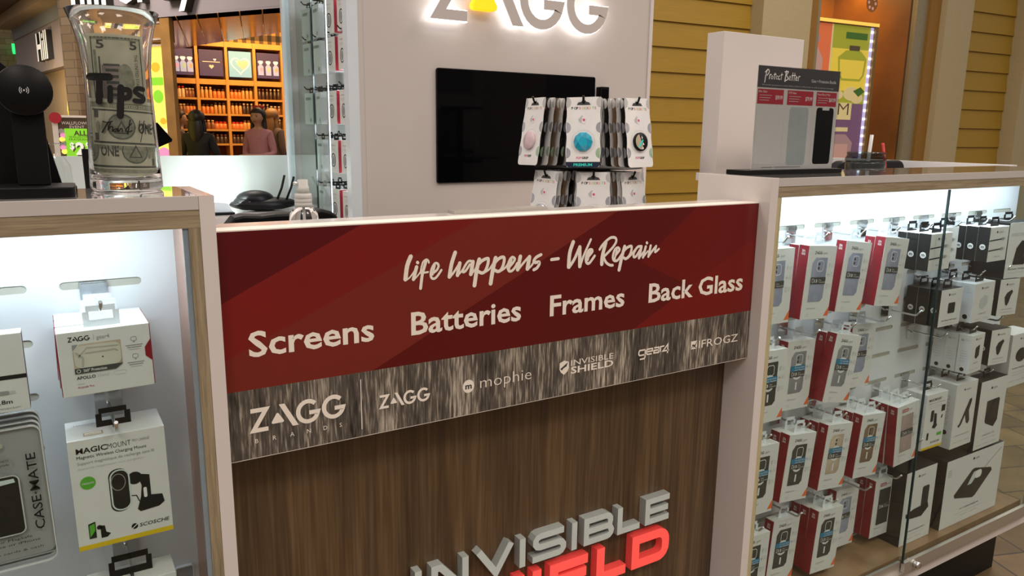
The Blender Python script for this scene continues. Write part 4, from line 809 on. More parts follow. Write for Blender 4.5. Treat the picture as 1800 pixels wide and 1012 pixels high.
for k in range(3):
    instance('apollo', apollo, f"{ORD[k]} white earbud case box on the upper hook, left cabinet", 'white earbud case boxes', 0.0490, 1.018 + k * 0.0345, -0.2385 + 0.0004 * k, (0, RAD(-1.0 + k), 0))
mm = goods_box('phone_mount_box', 0.109, 0.146, 0.072, 'carton_side', 'carton', mount_pic, 'black', PM)()
mm['label'] = 'big white phone mount box with yellow foot in left cabinet'; mm['group'] = 'single boxes in the left cabinet'; place(mm, 0.0525, 1.020, -0.3755, (0, RAD(-0.5), 0))
tp = G().text('MAGICMOUNT', -0.045, 0.050, 0.0055, 0, 1, 0.0, bold=0.0).rect(-0.036, -0.014, 0.010, 0.022, 0, 4).rect(-0.034, -0.016, 0.012, 0.020, -0.0001, 2).text('awarded', -0.033, 0.0135, 0.0045, -0.0002, 0, -0.017)
obj('top_print', G().add(tp, lambda p: (p[0], p[2], 0.0003 - p[1])), ['ink', 'ink_grey', 'letter_cream', 'ink_white', 'case_gold'], mm, fix=False)
plabel(obj('security_tag', G().box(0.0546, 0.0560, 0.018, 0.040, -0.074, -0.056), 'black', mm), 'small black square tag stuck on the side')
def cablepack():
    t = thing('cable_box', 'x', 'box'); W, Ht, Dp = 0.098, 0.094, 0.024
    obj('carton', G().box(-W / 2, W / 2, 0, Dp, -Ht, 0, 0, [0, 0, 1, 0, 0, 1]), ['black_card', 'carton'], t, bevel=0.0006)
    p = G().rect(-W / 2, W / 2, -0.0545, -0.0495, -EPS, 0).prism(rrect(0.014, 0.030, -0.073, -0.068, 0.002), -EPS, None, 1).rect(0.030, 0.036, -0.0725, -0.0685, -EPS, 2).stroke([(-0.04, -0.073), (0.014, -0.0705)], 0.003, -EPS, None, 1)
    p.text('1.8m', 0.016, -0.0838, 0.0052, -EPS, 0, 0.032, bold=0.01).text('USB-C connector', -0.010, -0.0905, 0.0032, -EPS, 1, 0.040)
    obj('print', p, PM, t, fix=False)
    return t
c = cablepack(); c['label'] = 'white cable box with black band at the left cabinet edge'; c['group'] = 'single boxes in the left cabinet'; place(c, -0.084, 1.030, -0.236, (0, RAD(-0.6), 0))
D('wallet_card', (0.60, 0.58, 0.56), rough=0.4, var=0.03)
def wallet():
    t = thing('phone_wallet_pack', 'x', 'pack'); W, Ht = 0.112, 0.180
    obj('clear_shell', G().prism(rrect(-W / 2, W / 2, -Ht, 0, 0.010), 0.0, 0.0035), 'clear_plastic', t)
    obj('shell_edge', G().stroke(rrect(-W / 2 + 0.0006, W / 2 - 0.0006, -Ht + 0.0006, -0.0006, 0.010), 0.0011, -0.0006, 0.0047, 0, 0, True), 'carton', t)
    obj('card', G().prism(rrect(-W / 2 + 0.001, W / 2 - 0.001, -Ht + 0.012, -0.001, 0.009), 0.0036, 0.0046), 'wallet_card', t)
    p = G().prism(rrect(-0.050, 0.027, -0.134, -0.058, 0.007), -0.0012, None, 0).stroke(rrect(-0.050, 0.027, -0.134, -0.058, 0.007), 0.0015, -0.0014, None, 4, None, True)
    p.prism([(-0.045, -0.062), (0.022, -0.062), (0.023, -0.067), (0.008, -0.068), (0.002, -0.073), (-0.045, -0.076)], -0.0016, None, 3)
    p.add(G().text('CASE·MATE', 0, 0, 0.0105, 0, 0, 0.100, bold=0.008), lambda a: (0.047 - a[2], -0.0012, -0.134 + a[0]), 1)
    p.stroke([(0.012 + 0.0100 * cos(RAD(a)), -0.040 + 0.0090 * sin(RAD(a))) for a in range(0, 360, 15)], 0.001, -0.0012, None, 2, None, True).text('MAGNETS', 0.0045, -0.0395, 0.0026, -0.0012, 1, 0.0195).text('MagSafe', 0.0045, -0.0445, 0.0026, -0.0012, 1, 0.0195)
    p.text('card holder', -0.045, -0.046, 0.0065, -0.0012, 2, -0.003).text('for MagSafe', -0.045, -0.0535, 0.0042, -0.0012, 1, -0.006, bold=0.01)
    p.text('Attaches to your MagSafe', -0.05, -0.142, 0.0032, -0.0012, 1, 0.032).text('compatible case or iPhone', -0.05, -0.148, 0.0032, -0.0012, 1, 0.040).text('Securely holds cards & cash', -0.05, -0.158, 0.0030, -0.0012, 1, 0.042).rect(-W / 2 + 0.002, W / 2 - 0.002, -Ht + 0.0115, -Ht + 0.0135, -0.0012, 2)
    obj('print', p, ['black_card', 'ink', 'ink_grey', 'acrylic_grey', 'ink_light'], t, fix=False)
    obj('hang_hole', G().prism(rrect(-0.016, 0.016, -0.022, -0.015, 0.003), -0.0011, None, 0), 'slot_beige', t, fix=False)
    return t
for k in range(4):
    instance('wallet', wallet, f"{ORD[k]} clear phone wallet pack lettered CASE-MATE, left cabinet edge", 'clear phone wallet packs', -0.0835, 1.038 + k * 0.007, -0.354 + 0.004 * k, (0, RAD(-1.2), 0))
def plainbox():
    t = thing('charger_box', 'x', 'box')
    obj('carton', G().box(-0.052, 0.052, 0, 0.05, -0.15, 0), 'carton', t, bevel=0.0008); hang_tab(t, 0.05, 'black', 0.052, 0.030)
    return t
c = plainbox(); c['label'] = 'white box with black hang tab at the bottom of left cabinet'; c['group'] = 'single boxes in the left cabinet'; place(c, 0.056, 1.030, -0.588, (0, 0, 0))
ph = thing('price_holder', 'small clear price holder on the left cabinet back panel', 'price holder', (0.130, 1.13, -0.64))
obj('pocket', G().box(0.118, 0.142, 1.128, 1.1322, -0.70, -0.640), 'clear_plastic', ph)
obj('frame', G().stroke(rrect(0.118, 0.142, -0.70, -0.640, 0.003), 0.0016, 1.1265, 1.1322, 0, 0, True), 'tab_clear', ph)
# ================================================================== things on and behind the counters
ZC = -0.081
# ------------------------------------------------------------------ tip vase with bills
D('bill_paper', (0.62, 0.62, 0.46), rough=0.8, var=0.08, scale=60)
D('bill_ink', (0.085, 0.095, 0.075), rough=0.8, var=0.2, scale=200)
D('bill_mid', (0.30, 0.32, 0.23), rough=0.8, var=0.25, scale=160)
D('bill_purple', (0.36, 0.30, 0.27), rough=0.8, var=0.2, scale=60)
VX, VY = 0.0985, 1.128
vase = thing('tip_vase', 'tall flared glass vase of banknotes lettered Tips Thank You', 'vase', (VX, VY, ZC))
prof = [(0.0, 0.0005), (0.040, 0.0005), (0.0432, 0.004), (0.0432, 0.010), (0.0425, 0.03), (0.0405, 0.08), (0.0390, 0.125), (0.0395, 0.155), (0.0425, 0.185), (0.0480, 0.208), (0.0535, 0.2235)]
inn = [(0.0530, 0.2245), (0.0525, 0.2240), (0.0465, 0.208), (0.0410, 0.185), (0.0378, 0.155), (0.0374, 0.125), (0.0388, 0.08), (0.0405, 0.03), (0.0405, 0.0165), (0.030, 0.0135), (0.0, 0.013)]
tz = lambda P_: [(r, z + ZC) for r, z in P_]
obj('glass_body', G().lathe(tz(prof + inn), VX, VY, 72, 0), 'solid_glass', vase)
rv = lambda z: next((r0 + (r1 - r0) * (z - z0) / (z1 - z0) for (r0, z0), (r1, z1) in zip(prof[1:], prof[2:]) if z0 <= z <= z1), 0.04)
def on_vase(g, off):
    return G().add(g, lambda p: (VX + (rv(p[2]) + off) * sin(asin(max(-0.98, min(0.98, p[0] / 0.043)))), VY - (rv(p[2]) + off - 0.0002 * p[1]) * cos(asin(max(-0.98, min(0.98, p[0] / 0.043)))), ZC + p[2]))
TIPS = [([(-333,1404),(-226,1402),(-118,1401)],95),([(-233,1381),(-260,1105)],81),([(-119,1272),(-132,1115)],71),([(8,1277),(-28,938)],90),([(19,1254),(99,1251),(109,1203),(82,1160),(10,1152)],71),([(289,1268),(217,1275),(184,1235),(229,1198),(282,1166),(260,1121),(169,1124)],66)]
TY_ = [([(-233,866),(-184,850),(-125,868)],13),([(-176,858),(-212,794),(-249,729)],15),([(-144,863),(-184,760),(-150,799),(-127,795),(-135,743)],14),([(-85,778),(-118,761),(-116,739),(-87,757),(-81,778),(-76,740)],13),([(-65,778),(-65,740),(-34,779),(-19,770),(-21,740)],13),([(85,884),(40,710)],14),([(98,841),(20,762),(50,737),(95,754)],13),([(205,878),(180,764),(222,782),(262,879)],9),([(262,879),(227,747),(189,615)],9),([(290,818),(271,791),(295,783),(301,814),(290,818)],9),([(330,810),(339,766),(365,793),(375,762)],9)]
g = G()
for i, (p, wd) in enumerate(TIPS + TY_): g.brush([(x / 1e4 - 0.002, z / 1e4 + 0.0015) for x, z in p], wd / 1e4 * (0.95 if i < 6 else 1.0), 0.1 * (i % 5), 0, 0.1)
plabel(obj('marker_lettering', on_vase(g, 0.0005), 'ink', vase, fix=False), 'black hand lettering reading Tips, Thank You')
def bill(name, label, wd, ht, pat, xc, zc_, r, yc, tilt=0.0, turn=0.0):
    """banknote curled round a vertical axis: pattern in its own flat plane"""
    g = G(); nx, nz = 28, 6
    for i in range(nx):
        for j in range(nz):
            x0, x1 = -wd / 2 + wd * i / nx, -wd / 2 + wd * (i + 1) / nx; z0, z1 = -ht / 2 + ht * j / nz, -ht / 2 + ht * (j + 1) / nz
            g.face([(x0, 0, z0), (x1, 0, z0), (x1, 0, z1), (x0, 0, z1)], 0, True)
    pat(g)
    def bend(p):
        x = p[0] * cos(tilt) - p[2] * sin(tilt); z = p[0] * sin(tilt) + p[2] * cos(tilt)
        a = (x + turn) / r; rr = r - p[1] * 0 + (-p[1])
        return (xc + rr * sin(a), yc - rr * cos(a), zc_ + z)
    t = thing(name, label, 'banknote', (xc, yc, zc_), 'banknotes in the tip vase')
    obj('note', G().add(g, bend), ['bill_paper', 'bill_ink', 'bill_mid', 'bill_purple'], t, fix=False)
def sub(g, p, w_, m, y=-0.0003, cl=False):
    q = []
    for i in range(len(p) - (0 if cl else 1)):
        a, c = p[i], p[(i + 1) % len(p)]; k = max(1, int(hypot(c[0] - a[0], c[1] - a[1]) / 0.004))
        q += [(a[0] + (c[0] - a[0]) * t / k, a[1] + (c[1] - a[1]) * t / k) for t in range(k)]
    if not cl: q.append(p[-1])
    g.stroke(q, w_, y, None, m, None, cl)
def fillr(g, x0, x1, z0, z1, m, y=-0.0003):
    n_ = max(1, int((x1 - x0) / 0.004))
    for i in range(n_): g.rect(x0 + (x1 - x0) * i / n_, x0 + (x1 - x0) * (i + 1) / n_, z0, z1, y, m)
def oval(g, cx, cz, rx, rz, m, y, mi=None):
    for i in range(6): 
        x0, x1 = cx - rx + 2 * rx * i / 6, cx - rx + 2 * rx * (i + 1) / 6
        h0, h1 = rz * sqrt(max(0, 1 - ((x0 - cx) / rx) ** 2)), rz * sqrt(max(0, 1 - ((x1 - cx) / rx) ** 2))
        xm = (x0 + x1) / 2; hm = rz * sqrt(max(0, 1 - ((xm - cx) / rx) ** 2))
        g.face([(x, y, z) for x, z in ((x0, cz - h0), (xm, cz - hm), (x1, cz - h1), (x1, cz + h1), (xm, cz + hm), (x0, cz + h0))], m)
def five(g):   # stood on end: numerals along the top edge
    sub(g, [(-0.028, -0.074), (0.028, -0.074), (0.028, 0.073), (-0.028, 0.073)], 0.0012, 1, cl=True)
    fillr(g, -0.029, 0.029, 0.0705, 0.0738, 2)
    for s_ in (-0.0225, 0.0150): g.text('5', s_, 0.0600, 0.0105, -0.0005, 1, s_ + 0.009, bold=0.02)
    g.add(G().text('THE UNITED STATES OF AMERICA', 0, 0, 0.0042, 0, 1, 0.075), lambda a: (0.0195 + a[2], -0.0005, 0.054 - a[0]))
    sub(g, [(-0.0245, 0.058), (-0.0245, -0.02)], 0.003, 2); sub(g, [(-0.020, 0.050), (-0.020, 0.0)], 0.002, 1)
    fillr(g, -0.018, 0.010, -0.004, 0.040, 3); 
    for k in range(5): fillr(g, -0.014, 0.000, 0.002 + 0.0075 * k, 0.0055 + 0.0075 * k, 1, -0.0006)
    fillr(g, -0.016, 0.002, 0.039, 0.0415, 1, -0.0006); oval(g, 0.008, 0.020, 0.010, 0.022, 2, -0.0005)
def one(g):
    fillr(g, -0.072, 0.072, -0.029, 0.029, 2); fillr(g, -0.069, 0.069, -0.0235, 0.0225, 0, -0.0005)
    for z0, z1 in ((-0.0215, -0.019), (0.0185, 0.0205)): fillr(g, -0.066, 0.066, z0, z1, 1, -0.0007)
    for c_ in (-0.030, 0.030):
        oval(g, c_, 0, 0.0165, 0.0165, 2, -0.0007); sub(g, [(c_ + 0.0150 * cos(RAD(a)), 0.0150 * sin(RAD(a))) for a in range(0, 360, 15)], 0.001, 1, -0.0009, True)
        sub(g, [(c_ - 0.007, -0.008), (c_, 0.006), (c_ + 0.007, -0.008)], 0.0014, 1, -0.0010, True)
    g.text('ONE', -0.011, -0.007, 0.013, -0.0008, 1, 0.011, bold=0.03)
    for x in (-0.063, 0.053): g.text('1', x, 0.010, 0.009, -0.0009, 1, x + 0.006, bold=0.03); g.text('1', x, -0.018, 0.009, -0.0009, 1, x + 0.006, bold=0.03)
    for x in (-0.058, -0.050, 0.048, 0.056): oval(g, x, -0.002, 0.0035, 0.008, 2, -0.0008)
    g.text('THE UNITED STATES OF AMERICA', -0.045, 0.0235, 0.0038, -0.0006, 0, 0.045, bold=0.02)
bill('banknote', 'five dollar banknote standing upright in the tip vase', 0.066, 0.155, five, VX - 0.001, ZC + 0.117, 0.060, VY + 0.036)
bill('banknote', 'upper one dollar banknote curled across the tip vase', 0.150, 0.066, one, VX, ZC + 0.080, 0.0370, VY, RAD(-3), 0.026)
bill('banknote', 'lower one dollar banknote curled at the foot of the tip vase', 0.150, 0.064, one, VX, ZC + 0.0525, 0.0365, VY, RAD(-2), -0.020)
# ------------------------------------------------------------------ chargers
def charger():
    t = thing('charging_stand', 'x', 'charger')
    obj('base', G().add(G().prism(rrect(-0.041, 0.041, -0.040, 0.040, 0.008), 0.0, 0.0125), lambda p: (p[0], p[2], p[1])), 'black', t, bevel=0.0015)
    st = G().box(-0.0165, 0.0165, 0.0, 0.006, 0.0128, 0.10); rk = 0.26
    obj('stem', G().add(st, lambda p: (p[0], -0.004 + p[1] + (p[2] - 0.0128) * 0.05, p[2])), 'black', t, bevel=0.001)
    obj('brace', G().prism([(-0.004, 0.0128), (0.030, 0.0128), (0.012, 0.085), (-0.004, 0.085)], -0.012, 0.012) and G().add(G().prism([(0.0, 0.0128), (0.034, 0.0128), (0.012, 0.090), (0.0, 0.090)], -0.014, 0.014), lambda p: (p[1], p[0] + 0.004, p[2])), 'black', t)
    dk = G().lathe([(0.0, 0), (0.0275, 0), (0.0285, 0.001), (0.0285, 0.007), (0.0275, 0.008), (0.0, 0.008)], seg=40)
    d_ = obj('charging_disc', G().add(dk, lambda p: (p[0], -0.012 + p[2] + p[1] * 0.05, 0.121 + p[1])), 'black', t)
    mk = G()
    for s_ in (1, -1):
        for r_ in (0.0028, 0.0046): mk.stroke([(s_ * r_ * cos(RAD(a)), r_ * 1.1 * sin(RAD(a))) for a in range(-45, 46, 15)], 0.0007, 0)
    mk.disc(0, 0, 0.001, 0.001, 0, 0, 10)
    obj('symbol', G().add(mk, lambda p: (p[0], -0.0124 + p[2] * 0.05, 0.121 + p[2])), 'ink_light', d_, fix=False)
    return t
instance('charger', charger, 'black round-headed charging stand at the left counter edge', 'black charging stands', -0.0045, 1.068, ZC, (0, 0, RAD(-3)))
# tall black stand behind it
t = thing('tablet_stand', 'tall black tablet stand behind the round-headed charging stand', 'tablet stand', (-0.03, 1.135, ZC))
obj('base', G().box(-0.075, 0.040, 1.112, 1.168, ZC, ZC + 0.008), 'black', t, bevel=0.001)
obj('panel', G().prism([(-0.075, ZC + 0.0082), (0.025, ZC + 0.0082), (0.000, ZC + 0.130), (-0.028, ZC + 0.158), (-0.075, ZC + 0.158)], 1.130, 1.140), 'black', t, bevel=0.001)
# black point-of-sale tablet behind the vase
t = thing('payment_tablet', 'black tablet on a thin leg leaning behind the tip vase', 'tablet', (0.20, 1.45, -0.238))
XZ = lambda u, v, y=1.45: (atY(u, v, y).x, atY(u, v, y).z)
obj('tablet', G().prism([XZ(276, 215), XZ(302.5, 245), XZ(302, 248.5), XZ(276, 260), XZ(215, 285), XZ(180, 240)], 1.445, 1.457), 'black_gloss', t, bevel=0.001)
lx = XZ(154, 290)[0]
obj('leg', G().prism([(lx - 0.006, XZ(150, 262)[1]), (lx + 0.004, XZ(156, 262)[1]), (lx + 0.006, -0.232), (lx - 0.004, -0.232)], 1.460, 1.470), 'black', t)
obj('arm', G().tube([(lx, 1.465, XZ(150, 270)[1]), (XZ(200, 262)[0], 1.465, XZ(200, 262)[1])], 0.004), 'black', t)
obj('foot', G().box(0.06, 0.13, 1.43, 1.50, -0.238, -0.2325), 'black', t)
sh = thing('inner_counter', 'narrow inner shelf behind the left display cabinet', 'counter', (-0.3, 1.4, -1.32))
obj('countertop', G().box(-0.78, 0.178, 1.178, 1.62, -0.256, -0.2385), 'white_laminate', sh); obj('body', G().box(-0.76, 0.16, 1.18, 1.60, -1.32, -0.2565), 'white_laminate', sh)
# small glass carafe behind the chargers
bt = thing('glass_carafe', 'small clear glass carafe standing behind the black charger', 'carafe', (0.055, 1.50, -0.2385))
c = atY(93, 290, 1.50); 
obj('glass_body', G().lathe([(0.0, -0.2383), (0.026, -0.2383), (0.028, -0.232), (0.028, -0.10), (0.026, -0.065), (0.015, -0.045), (0.013, -0.036), (0.019, -0.028)], c.x, 1.50, 32), 'vase_glass', bt)
obj('rim', G().tube([(c.x + 0.0185 * cos(a * pi / 16), 1.50 + 0.0185 * sin(a * pi / 16), -0.028) for a in range(33)], 0.0012, 0, 6), 'clear_plastic', bt)
# ------------------------------------------------------------------ spray bottle
sp = thing('spray_bottle', 'clear spray bottle with frosted pump standing behind the sign', 'spray bottle', (0.392, 1.19, -0.208))
c = atY(533, 350, 1.19); bx, by = c.x, 1.19
D('frosted', (0.50, 0.50, 0.48), rough=0.35, var=0.05)
D('liquid', (0.55, 0.56, 0.56), rough=0.1)
obj('bottle', G().lathe([(0.0, -0.2078), (0.0220, -0.2078), (0.0230, -0.205), (0.0230, -0.142), (0.0215, -0.130), (0.0150, -0.1195), (0.012, -0.117), (0.0, -0.117)], bx, by, 40), 'solid_glass', sp)
obj('collar', G().lathe([(0.0, -0.1185), (0.0134, -0.1185), (0.0134, -0.1125), (0.0128, -0.1120), (0.0134, -0.1115), (0.0134, -0.1065), (0.0128, -0.106), (0.0134, -0.1055), (0.0132, -0.0985), (0.0095, -0.0970), (0.0, -0.0970)], bx, by, 32), 'frosted', sp)
hd = obj('pump', G().lathe([(0.0, -0.0969), (0.0098, -0.0969), (0.0095, -0.0865), (0.0080, -0.0860), (0.0080, -0.0765), (0.0, -0.0765)], bx, by, 28), 'frosted', sp)
obj('nozzle', G().tube([(bx - 0.006, by, -0.0820), (bx - 0.0145, by, -0.0820)], 0.0028), 'chrome', hd)
obj('dip_tube', G().tube([(bx, by, -0.117), (bx + 0.0015, by, -0.2070)], 0.0016), 'frosted', sp)
# ------------------------------------------------------------------ dark chair, bag and lamp behind the gate
ch = thing('office_chair', 'black office chair with rounded back behind the spray bottle', 'chair', (0.62, 1.62, -1.32))
a, b_ = atY(415, 378, 1.62), atY(592, 372, 1.62)
bp_ = [(a.x - 0.03, -0.62), (b_.x, -0.62)] + [(atY(u, v, 1.62).x, atY(u, v, 1.62).z) for u, v in ((592, 388), (588, 378), (578, 370), (560, 366), (530, 372), (480, 374), (455, 377), (425, 376), (408, 380), (392, 400))]
obj('backrest', G().prism(bp_, 1.60, 1.645), 'black', ch, bevel=0.006)
obj('seat', G().prism(rrect(a.x - 0.04, b_.x + 0.04, -0.80, -0.73, 0.03), 1.52, 1.92), 'black', ch, bevel=0.01)
obj('column', G().lathe([(0.0, -1.22), (0.03, -1.22), (0.03, -0.80), (0.0, -0.80)], (a.x + b_.x) / 2, 1.72, 16), 'black', ch)
for k in range(5):
    an = k * 2 * pi / 5; X_, Y_ = (a.x + b_.x) / 2, 1.72
    obj('leg', G().tube([(X_, Y_, -1.22), (X_ + 0.2 * cos(an), Y_ + 0.2 * sin(an), -1.27), (X_ + 0.25 * cos(an), Y_ + 0.25 * sin(an), -1.30)], [0.025, 0.02, 0.02]), 'black', ch)
bg_ = thing('black_bag', 'black padded bag with straps lying on the work counter', 'bag', (0.56, 2.33, -0.238))
c = atY(470, 360, 2.33)
body = G().ell((c.x - 0.010, 2.33, -0.218), 0.100, 0.06, 0.020).ell((c.x - 0.035, 2.33, -0.203), 0.055, 0.045, 0.026).ell((c.x - 0.062, 2.33, -0.214), 0.035, 0.045, 0.022)
obj('body', body, 'black', bg_)
for k, (dx, dz) in enumerate(((0.040, 0.035), (0.068, 0.030))):
    obj('strap', G().tube([(c.x + dx - 0.02, 2.30, -0.21), (c.x + dx, 2.31, -0.17), (c.x + dx + 0.012, 2.32, -0.17 + dz)], 0.0035), 'black', bg_)
lp = thing('desk_light', 'bright desk light panel on the work counter behind the gate', 'lamp', (0.37, 2.25, -0.238))
c = atY(392, 381, 2.25)
obj('foot', G().box(c.x - 0.055, c.x + 0.030, 2.235, 2.275, -0.238, -0.231), 'black', lp)
obj('panel', G().prism([(c.x - 0.07, -0.2305), (c.x + 0.028, -0.2305), (c.x + 0.015, -0.207), (c.x - 0.01, -0.203), (c.x - 0.07, -0.203)], 2.25, 2.262), 'blue_white', lp)
area_light('panel_light', (c.x + 0.02, 2.30, -0.19), (c.x + 0.05, 2.47, -0.16), 0.10, 0.05, 0.5, (0.86, 1.0, 0.95), lp)
# ------------------------------------------------------------------ card spinner
D('card_white', (0.88, 0.88, 0.88), rough=0.3, var=0.03)
D('card_edge', (0.42, 0.42, 0.40), rough=0.3, var=0.2, scale=90)
D('holo', (0.50, 0.52, 0.58), rough=0.2, metal=0.4, var=0.25, scale=25)
D('holo_green', (0.45, 0.65, 0.45), rough=0.2, metal=0.3, var=0.2, scale=25)
D('gem_blue', (0.01, 0.42, 0.60), rough=0.08, coat=0.6)
D('gem_blue_b', (0.01, 0.30, 0.48), rough=0.08, coat=0.6)
D('navy', (0.01, 0.02, 0.05), rough=0.3)
D('teal_text', (0.05, 0.75, 0.65), rough=0.3)
D('pink', (0.75, 0.10, 0.25), rough=0.4); D('pale_pink', (0.72, 0.55, 0.58), rough=0.3, var=0.15); D('pastel_yellow', (0.75, 0.60, 0.20), rough=0.4); D('pastel_green', (0.25, 0.60, 0.35), rough=0.4)
def grip_card(kind):
    def build():
        t = thing('phone_grip_card', 'x', 'packaged phone grip'); W, Ht = 0.078, 0.158
        o = []
        for (xa, za), (xb, zb_) in (((W / 2, -0.008), (W / 2, -Ht + 0.008)), ((-W / 2, -Ht + 0.008), (-W / 2, -0.008))):
            o += [(xa + (xb - xa) * k / 12 + (0.0012 * cos(k * pi / 2.4) if 0 < k < 12 else 0), za + (zb_ - za) * k / 12) for k in range(13)]
            s_ = -1 if xa > 0 else 1
            cx_, cz_ = (W / 2 - 0.008, -Ht + 0.008) if xa > 0 else (-W / 2 + 0.008, -0.008)
            a0 = 0 if xa > 0 else 180
            o += [(cx_ + 0.008 * cos(RAD(a0 - 90 * k / 4)), cz_ + 0.008 * sin(RAD(a0 - 90 * k / 4))) for k in range(1, 4)]
            cx_ = -W / 2 + 0.008 if xa > 0 else W / 2 - 0.008
            a0 = 270 if xa > 0 else 90
            o += [(cx_ + 0.008 * cos(RAD(a0 - 90 * k / 4)), cz_ + 0.008 * sin(RAD(a0 - 90 * k / 4))) for k in range(0, 4)]
        card = obj('card', G().prism(o, 0.0, 0.0012, 0, 1), ['card_white', 'card_edge'] if kind not in ('brown', 'navy') else [{'brown': 'case_brown', 'navy': 'black_card'}[kind]] * 2, t, fix=False)
        p = G(); e = -0.0003
        p.prism([(-0.016, -0.018), (-0.012, -0.012), (-0.006, -0.011), (-0.004, -0.008), (0.004, -0.008), (0.006, -0.011), (0.012, -0.012), (0.016, -0.018)], e, None, 0)
        for i, ch_ in enumerate('POPSOCKETS'): p.text(ch_, -0.0275 + 0.0058 * i, -0.0275, 0.0058, e, [1, 1, 1, 2, 3, 4, 2, 3, 4, 2][i], None, bold=0.02)
        p.prism([(-0.012, -0.050), (-0.004, -0.041), (0.000, -0.043), (-0.001, -0.058), (-0.009, -0.056)], e, None, 5).prism([(-0.003, -0.044), (0.005, -0.041), (0.008, -0.045), (0.003, -0.060), (-0.004, -0.058)], 2 * e, None, 6).disc(0.001, -0.051, 0.003, 0.003, 3 * e, 2, 12)
        for cx_, cz_, m_ in ((-0.036, -0.068, 7), (0.036, -0.068, 7), (-0.036, -0.125, 7), (0.036, -0.125, 8), (-0.036, -0.012, 5), (0.036, -0.012, 5)):
            sg = -1 if cx_ < 0 else 1
            p.face([(sg * 0.0385 - sg * 0.010 * cos(RAD(a)), e, cz_ + 0.012 * sin(RAD(a))) for a in range(-90, 91, 15)], m_)
        p.stroke([(0.0265 * cos(RAD(a)), -0.100 + 0.0265 * sin(RAD(a))) for a in range(0, 360, 12)], 0.0005, e, None, 5, None, True)
        p.text('POP', -0.0155, -0.1385, 0.0052, e, 2, -0.004, bold=0.03).text('GRIP', -0.003, -0.1385, 0.0052, e, 1, 0.0125, bold=0.03)
        if kind == 'gem': p.prism([(-W / 2, -0.145), (W / 2, -0.145), (W / 2, -Ht + 0.006), (W / 2 - 0.006, -Ht), (-W / 2 + 0.006, -Ht), (-W / 2, -Ht + 0.006)], e, None, 9).text('PREMIUM', -0.0215, -0.1545, 0.0062, 2 * e, 10, 0.021, bold=0.03)
        obj('print', p, ['band_dark', 'ink', 'pink', 'pastel_yellow', 'pastel_green', 'ink_light', 'card_white', 'holo', 'holo_green', 'navy', 'teal_text'], card, fix=False)
        gr = G()
        if kind == 'gem':
            n_ = 10; ring = [(0.0218 * cos(2 * pi * k / n_), 0.0218 * sin(2 * pi * k / n_)) for k in range(n_)]; inn_ = [(0.012 * cos(2 * pi * (k + 0.5) / 5), 0.012 * sin(2 * pi * (k + 0.5) / 5)) for k in range(5)]
            gr.face([(x, -0.009, -0.1 + z) for x, z in inn_], 0)
            for k in range(5):
                a_, c_ = inn_[k], inn_[(k + 1) % 5]
                r0, r1, r2 = ring[(2 * k + 1) % n_], ring[(2 * k + 2) % n_], ring[(2 * k + 3) % n_]
                gr.face([(a_[0], -0.009, -0.1 + a_[1]), (r0[0], -0.0045, -0.1 + r0[1]), (r1[0], -0.0045, -0.1 + r1[1])], k % 2); gr.face([(a_[0], -0.009, -0.1 + a_[1]), (r1[0], -0.0045, -0.1 + r1[1]), (c_[0], -0.009, -0.1 + c_[1])], 1 - k % 2); gr.face([(c_[0], -0.009, -0.1 + c_[1]), (r1[0], -0.0045, -0.1 + r1[1]), (r2[0], -0.0045, -0.1 + r2[1])], k % 2)
            for k in range(n_): r0, r1 = ring[k], ring[(k + 1) % n_]; gr.face([(r0[0], -0.0045, -0.1 + r0[1]), (r1[0], -0.0045, -0.1 + r1[1]), (r1[0], -0.0005, -0.1 + r1[1]), (r0[0], -0.0005, -0.1 + r0[1])], 1)
            mats_ = ['gem_blue', 'gem_blue_b']
        else:
            lz = G().lathe([(0.0, 0), (0.0205, 0), (0.0212, 0.002), (0.0212, 0.0050), (0.020, 0.0062), (0.0, 0.0066)], seg=28)
            gr.add(lz, lambda p: (p[0], -0.0003 - p[2], -0.1 + p[1]))
            if kind == 'dark':
                gr.face([(0.018 * cos(RAD(a)), -0.0072, -0.1 + 0.018 * sin(RAD(a))) for a in range(110, 291, 15)], 1)
                for q_ in (((-0.012, -0.112), (0.004, -0.094), (0.006, -0.098), (-0.008, -0.114)),): gr.face([(x, -0.0075, z) for x, z in q_], 2)
                for q_ in (((0.001, -0.086), (0.004, -0.092), (0.000, -0.094)), ((0.004, -0.101), (0.008, -0.107), (0.002, -0.108)), ((0.002, -0.112), (0.006, -0.115), (0.000, -0.117))): gr.face([(x, -0.0076, z) for x, z in q_], 3)
            mats_ = [{'dark': 'black', 'pinkish': 'pale_pink', 'plain': 'holo', 'brown': 'case_brown', 'navy': 'navy'}[kind], 'case_gold', 'teal_text', 'card_white']
        obj('grip', gr, mats_, t, fix=False)
        return t
    return build
SXc, SYc, SR = 1.178, 1.548, 0.165
rack = thing('spinner_rack', 'black wire spinner rack holding packaged phone grips before the screen', 'display rack', (SXc, SYc, -0.29))
obj('base', G().lathe([(0.0, -0.29), (0.12, -0.29), (0.12, -0.284), (0.02, -0.278), (0.0, -0.278)], SXc, SYc, 32), 'black', rack)
obj('pole', G().lathe([(0.0, -0.278), (0.012, -0.278), (0.012, 0.07), (0.0, 0.07)], SXc, SYc, 16), 'black', rack)
TIERS = [(0.0805, [-50, -5, 40], ['pinkish', 'gem', 'dark'], 7), (-0.0885, [-40, 5, 44], ['plain', 'plain', 'plain'], 7)]
vw = atan2(SXc, SYc)      # direction from the lens to the rack
pos = {-50: 'left', -5: 'middle', 40: 'right', -40: 'left', 5: 'middle', 44: 'right'}
